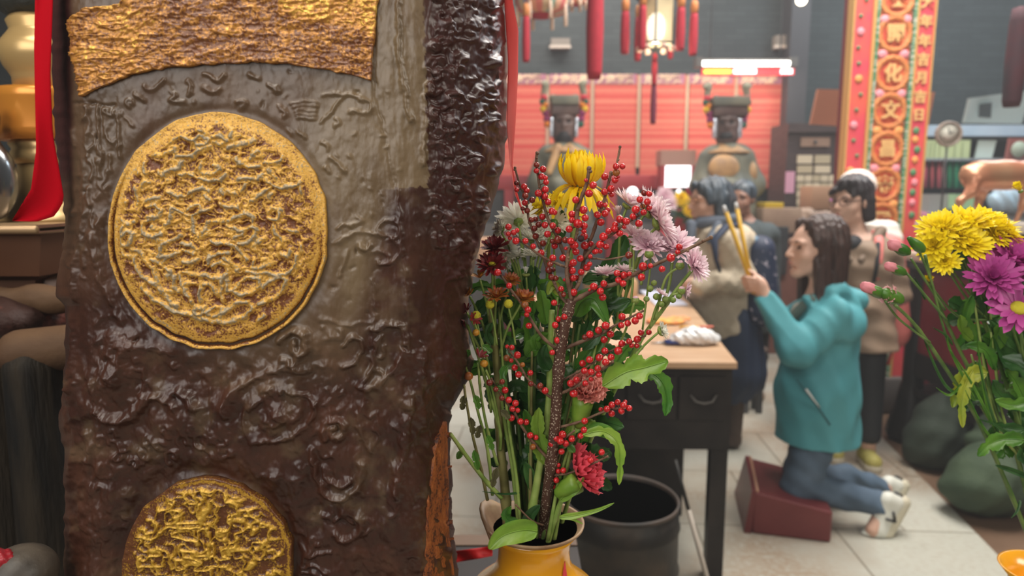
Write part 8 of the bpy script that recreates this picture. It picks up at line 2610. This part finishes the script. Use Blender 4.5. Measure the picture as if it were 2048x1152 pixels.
sdf_mesh('scarf', [cap(Bp(1400, 445, -.05), Bp(1470, 440, -.10), .035, .038), cap(Bp(1400, 445, .08), Bp(1470, 440, .10), .035, .038), cap(Bp(1436, 450, -.17), Bp(1420, 480, -.24), .026, .022), cap(Bp(1382, 450, -.1), Bp(1378, 520, -.16), .032, .026)], .009, M_scf, jo, k=.03)
M_navy = mat('navy_cloth', (.018, .03, .065), .7)
sdf_mesh('skirt', [cap(Bp(1455, 640), Bp(1470, 740), .175, .18), cap(Bp(1462, 740), Vector((Bp(1462, 740).x, YB4, .30)), .17, .12)], .012, M_navy, t, k=.03, wrinkle=lambda x, y, z: .006 * np.sin(x * 60 + y * 50), zmin=.28)
for X, dy in ((1468, -.06), (1450, .12)):
    so = sdf_mesh('boot', [cap(Vector((Bp(X, 700).x - .12, YB4 + dy, .045)), Vector((Bp(X, 700).x, YB4 + dy, .05)), .042, .045), cap(Vector((Bp(X, 700).x, YB4 + dy, .05)), Vector((Bp(X, 700).x, YB4 + dy, .34)), .045, .058)], .01, mat('dark_brown_boot', (.06, .035, .025), .5), t, k=.02, zmin=.001)
t2 = thing('backpack', tuple(Bp(1520, 560)), 'navy backpack with small pale print on the back of the person in beige', 'backpack')
M_prt = mat('navy_floral_print', (.015, .025, .06), .6, col2=(.42, .38, .45), scale=26, contrast=(.60, .66))
sdf_mesh('pack_body', [cap(Bp(1520, 500), Bp(1522, 620), .085, .10), cap(Bp(1520, 500, -.10), Bp(1522, 620, -.10), .085, .10)], .011, M_prt, t2, k=.04)
sdf_mesh('blue_rim', [cap(Bp(1508, 482, -.12), Bp(1535, 490, -.12), .03, .025)], .009, mat('slate_blue_rim', (.12, .22, .32), .6), t2, k=.02)
mb = MB(); mb.tube([Bp(1478, 448, -.14), Bp(1452, 452, -.24), Bp(1428, 480, -.30), Bp(1432, 520, -.32), Bp(1440, 545, -.31)], [.024, .026, .024, .014, .010], 8, flat=.5); mb.build('shoulder_strap', M_navy, t2)

# ---------------------------------------------------------------- person far behind, brown face
YF5 = 4.9
Fp = lambda x, y, dy=0.0: at(x, y, YF5 + dy)
hc = Fp(1484, 398)
pr, W, R = head_prims(hc, math.pi / 2 + .9, 0, 1.05)
t = thing('person', (Fp(1500, 500).x, YF5, 0), 'person with grey hair in dark clothes, farthest back between beige coat and carton', 'person')
bd = sdf_mesh('body', [p for p in pr] + [cap(hc + Vector((0, 0, -.08)), Fp(1494, 450), .05, .06), cap(Fp(1496, 470), Fp(1496, 600), .12, .12), cap(Fp(1480, 600), Vector((Fp(1480, 700).x, YF5, .06)), .08, .04), cap(Fp(1514, 600), Vector((Fp(1514, 700).x, YF5, .06)), .08, .04)], .011, mat('brown_skin', (.26, .13, .09), .5), t, k=.03)
face_bits(W, R, bd, 1.05)
sdf_mesh('hair', [ell(W(0, -.02, .04), (.094, .108, .10), R), ell(W(0, .10, -.03), (.066, .08, .092), R, .01, True)], .009, M_hairg, bd, k=.02)
sdf_mesh('coat', [ell(Fp(1496, 468), (.22, .14, .10)), cap(Fp(1496, 490), Fp(1496, 640), .17, .18), cap(Fp(1450, 470), Fp(1446, 600), .07, .06), cap(Fp(1540, 470), Fp(1545, 600), .07, .06)], .012, mat('slate_coat', (.05, .065, .07), .8), t, k=.04, wrinkle=lambda x, y, z: .005 * np.sin(x * 60 + z * 20), zmin=Fp(1496, 660).z)
sdf_mesh('trousers', [cap(Fp(1480, 620), Vector((Fp(1480, 700).x, YF5, .1)), .10, .07), cap(Fp(1514, 620), Vector((Fp(1514, 700).x, YF5, .1)), .10, .07)], .012, M_blkt, t, k=.02, zmin=.06)
for X in (1480, 1514):
    sdf_mesh('shoe', [cap(Vector((Fp(X, 700).x, YF5 - .08, .04)), Vector((Fp(X, 700).x, YF5 + .06, .05)), .045, .05)], .01, mat('light_brown_shoe', (.30, .22, .16), .6), t, k=.02, zmin=0.001)

# ================================================================ LEFT FOREGROUND
M_pew = mat('golden_pewter', (.52, .36, .17), .3, metal=.45, col2=(.62, .40, .15), scale=4)
M_ambp = mat('amber_polished_metal', (.62, .20, .03), .25, metal=.35, col2=(.80, .38, .05), scale=3)
YC_ = 1.05
sc1 = ppm(YC_)
def cz(py): return at(60, py, YC_).z
cxx = at(112, 200, YC_).x   # axis of the candlestick
t = thing('altar_candlestick', (cxx, YC_, cz(438)), 'tall turned golden pewter altar candlestick behind the left ribbon', 'candlestick')
def rr_(px): return abs(at(px, 200, YC_).x - cxx) * .81
prof = [(rr_(-25), cz(440)), (rr_(-25), cz(434)), (rr_(-8), cz(418)), (rr_(10), cz(396)), (rr_(18), cz(370)), (rr_(20), cz(330))]
MB().lathe([(r, z) for r, z in prof] + [(.0001, cz(330))], (cxx, YC_, 0), 56).build('foot', M_pew, t)
MB().lathe([(rr_(18), cz(330)), (rr_(8), cz(320)), (rr_(8), cz(308)), (rr_(12), cz(300)), (rr_(5), cz(290)), (rr_(16), cz(282)), (.0001, cz(281))], (cxx, YC_, 0), 56).build('moulded_ring', M_pew, t)
MB().lathe([(rr_(-12), cz(284)), (rr_(-15), cz(262)), (rr_(-14), cz(215)), (rr_(-18), cz(205)), (rr_(-18), cz(190)), (rr_(-14), cz(185)), (.0001, cz(184))], (cxx, YC_, 0), 56).build('amber_drum', M_ambp, t)
MB().lathe([(rr_(26), cz(185)), (rr_(26), cz(160)), (rr_(20), cz(150)), (rr_(12), cz(140)), (rr_(4), cz(122)), (rr_(3), cz(100)), (rr_(12), cz(88)), (rr_(24), cz(74)), (rr_(30), cz(66)), (rr_(24), cz(50)), (rr_(32), cz(40)), (.0001, cz(39))], (cxx, YC_, 0), 56).build('turned_stem', M_pew, t)
MB().lathe([(rr_(32), cz(40)), (rr_(10), cz(25)), (rr_(8), cz(10)), (rr_(-6), cz(-10)), (rr_(0), cz(-60)), (.0001, cz(-62))], (cxx, YC_, 0), 40, lobes=9, lobe=.04).build('dark_cup', mat('blackened_metal', (.03, .03, .025), .4, bump=.8, bscale=60, dist=.006), t)
# shiny dark round shape in front, lower left (a second vessel)
c = at(-18, 360, .95)
o = sdf_mesh('steel_ladle', [ell(c, (.032, .03, .055)), cap(c + Vector((-.002, 0, .05)), c + Vector((.0, 0, .085)), .014, .018)], .003, mat('dull_chrome', (.35, .36, .38), .2, metal=.9), None, .01)
tag(o, 'dull chrome vessel cut by the left edge beside the candlestick', 'vessel')
stz = cz(440)
# trough-like burner
M_brz = mat('dark_brown_bronze', (.115, .045, .020), .6, spec=.3, col2=(.17, .08, .045), scale=5, metal=.15)
tx0, tx1 = at(-220, 500, YC_).x, at(230, 500, YC_).x
zt_, zm_, zb2 = stz, cz(545), cz(578)
t = thing('incense_trough', ((tx0 + tx1) / 2, YC_, zb2), 'long brown bronze trough under the candlestick at the left edge', 'trough')
mb = MB()
secs = [(-.165, zt_), (-.150, zt_ - .004), (-.135, zm_), (-.09, zb2)]
def ringx(y_, z_, inset): return [Vector((tx0 + inset, YC_ + y_, z_)), Vector((tx1 - inset, YC_ + y_, z_)), Vector((tx1 - inset, YC_ - y_ , z_)), Vector((tx0 + inset, YC_ - y_, z_))]
rings = [ringx(-.165, zt_, 0), ringx(-.165, zt_ - .010, 0), ringx(-.148, zt_ - .014, .01), ringx(-.130, zm_ + .01, .03), ringx(-.095, zm_, .06), ringx(-.095, zb2, .07)]
vs = [p for r in rings for p in r]
fs = [(0, 3, 2, 1)] + [(i * 4 + k, i * 4 + (k + 1) % 4, (i + 1) * 4 + (k + 1) % 4, (i + 1) * 4 + k) for i in range(len(rings) - 1) for k in range(4)] + [tuple(len(vs) - 4 + k for k in range(4))]
mb.add(vs, fs); mb.build('trough_body', M_brz, t, smooth=False)
mb = MB(); mb.box((tx0, YC_ - .168, zt_ - .012), (tx1, YC_ + .168, zt_), 0, .004); mb.build('pale_rim', mat('brushed_rim', (.42, .27, .14), .35, metal=.5), t)
o = MB().box(at(84, 578, YC_ - .08), at(150, 545, YC_ - .08) + Vector((0, .1, 0)), 0, .006).build('stone_block', mat('pinkish_stone', (.55, .40, .33), .7)); tag(o, 'small pale pinkish block wedged under the bronze trough', 'block')
# root-wood stand
M_root = mat('weathered_root_wood', (.115, .085, .055), .6, col2=(.06, .025, .018), scale=9, stretch=(1, 1, 3), bump=.8, bscale=40, dist=.006)
M_rootl = mat('worn_pale_wood', (.12, .065, .032), .7, spec=.25, col2=(.045, .02, .012), scale=7, bump=.5, bscale=50, dist=.004)
LP = lambda x, y, Y: at(x, y, Y)
t = thing('wooden_stand', (LP(60, 800, .95).x, .95, .90), 'old dark carved wooden stand with rounded worn shoulders at the left', 'stand')
sdf_mesh('top_slab', [cap(LP(-120, 603, 1.0), LP(170, 590, 1.0), .030, .026), cap(LP(-120, 603, 1.12), LP(170, 590, 1.12), .03, .03), cap(LP(-120, 600, .9), LP(150, 598, .92), .020, .018)], .006, M_rootl, t, k=.03, wrinkle=lambda x, y, z: .003 * np.sin(x * 90 + z * 50))
sdf_mesh('burnt_ledge', [cap(LP(-120, 645, .93), LP(30, 655, .90), .030, .030), cap(LP(30, 655, .93), LP(170, 640, .95), .026, .022), ell(LP(10, 640, .9), (.05, .05, .03))], .006, mat('charred_reddish_wood', (.04, .015, .010), .65, spec=.3, col2=(.20, .05, .03), scale=26, bump=.8, bscale=80, dist=.004, contrast=(.55, .75)), t, k=.02,
         wrinkle=lambda x, y, z: .004 * np.sin(x * 130 + z * 80) * np.sin(y * 90))
sdf_mesh('shoulder', [cap(LP(45, 705, .86), LP(180, 690, .88), .030, .030), cap(LP(50, 705, .95), LP(180, 690, .97), .03, .03)], .005, M_rootl, t, k=.03)
M_bpost = mat('blackened_post', (.007, .006, .005), .7, spec=.25, col2=(.028, .02, .012), scale=14, stretch=(3, 3, .4), bump=.6, bscale=60, dist=.004)
sdf_mesh('leg', [cap(LP(66, 735, .86), Vector((LP(66, 735, .86).x, .86, .93)), .034, .038), cap(LP(92, 740, .88), Vector((LP(92, 740, .88).x, .88, .93)), .030, .034)], .005, M_bpost, t, k=.02, zmin=.904, wrinkle=lambda x, y, z: .0007 * np.sin(x * 260))
sdf_mesh('leg', [cap(LP(-30, 700, .9), Vector((LP(-30, 700, .9).x, .9, .93)), .07, .07), cap(LP(10, 720, 1.05), Vector((LP(10, 720, 1.05).x, 1.05, .93)), .06, .06), cap(LP(150, 720, 1.05), Vector((LP(150, 720, 1.05).x, 1.05, .93)), .04, .04)], .006, M_bpost, t, k=.02, zmin=.904)
# red-stained knob, lower left
c = at(42, 1138, .50)
t = thing('round_finial', tuple(c), 'rounded worn grey knob with red paint remains at the bottom left corner', 'knob')
kr = 66 * ppm(.5, 1138)
sdf_mesh('knob', [ell(c + Vector((0, .0, -.004)), (kr * .98, kr, kr * .86)), cap(c + Vector((0, 0, -kr)), (c.x, c.y, .92), kr * .55, kr * .6)], .0025, mat('worn_grey_paint', (.04, .032, .025), .5, col2=(.10, .08, .06), scale=35, bump=.4, bscale=220, dist=.001), t, k=.006, zmin=.904)
M_rp = mat('red_paint_rest', (.30, .012, .02), .4)
for dx, dz, w in ((-.012, .0175, .008), (-.020, .014, .005), (.0, .0195, .003)):
    pass
sdf_mesh('red_paint', [ell(c + Vector((-.010, -.010, .0125)), (.0135, .010, .0085))], .0012, M_rp, t, k=.002, wrinkle=lambda x, y, z: .0012 * np.sin(x * 900) * np.sin(y * 800 + z * 500))

# near altar table that carries pillar, stand and vase
t = thing('near_altar_table', (-.4, .8, 0), 'black near altar table with brown edge beneath the carved trunk and yellow vase', 'table')
XR = .112
bx('table_top', (-1.4, .36, .86), (XR, 1.10, .90), M_blk, t)
bx('edge_board', (-1.4, 1.10, .855), (XR, 1.135, .902), mat('brown_edge_wood', (.16, .10, .065), .6), t)
for X, Y_ in ((-1.35, .40), (XR - .08, .40), (-1.35, 1.02), (XR - .08, 1.02)):
    bx('leg', (X, Y_, 0), (X + .07, Y_ + .07, .86), M_blk, t)
ribbon('red_strap', [(985, 1092), (960, 1096), (912, 1102)], [(985, 1112), (960, 1117), (912, 1125)], .88, mat('bright_red_strap', (.60, .01, .015), .6), 'red strap running from behind the carved trunk to the vase', 'strap')
# clutter on the floor beyond the table
o = sdf_mesh('dark_bag', [ell(at(1500, 735, 4.6), (.16, .14, .17)), ell(at(1490, 765, 4.5), (.12, .12, .1))], .015, mat('dark_brown_bag', (.05, .032, .028), .7, col2=(.16, .10, .07), scale=8), None, .05, wrinkle=lambda x, y, z: .012 * np.sin(x * 40 + z * 50), zmin=.42)
tag(o, 'heaped dark brown bag seen past the right table corner', 'bag')
bb_ = o.bound_box
t = thing('low_stool', ((bb_[0][0] + bb_[6][0]) / 2, (bb_[0][1] + bb_[6][1]) / 2, 0), 'low dark stool holding the brown bag beyond the table corner', 'stool')
bx('seat', (bb_[0][0] + .03, bb_[0][1] + .03, .38), (bb_[6][0] - .03, bb_[6][1] - .03, .42), M_dgrey, t)
for fx in (.05, .85):
    for fy in (.05, .85):
        X = bb_[0][0] + .03 + (bb_[6][0] - bb_[0][0] - .1) * fx; Y_ = bb_[0][1] + .03 + (bb_[6][1] - bb_[0][1] - .1) * fy
        bx('leg', (X, Y_, 0), (X + .035, Y_ + .035, .38), M_dgrey, t)
zv = rz_top - .30
t = thing('plant_stand', (rx, ry, 0), 'black stand under the orange vase at the bottom right corner', 'stand')
bx('stand_top', (rx - .10, ry - .10, zv - .03), (rx + .10, ry + .10, zv - .001), M_blk, t)
for dx in (-.09, .065):
    for dy in (-.09, .065):
        bx('leg', (rx + dx, ry + dy, 0), (rx + dx + .025, ry + dy + .025, zv - .03), M_blk, t)
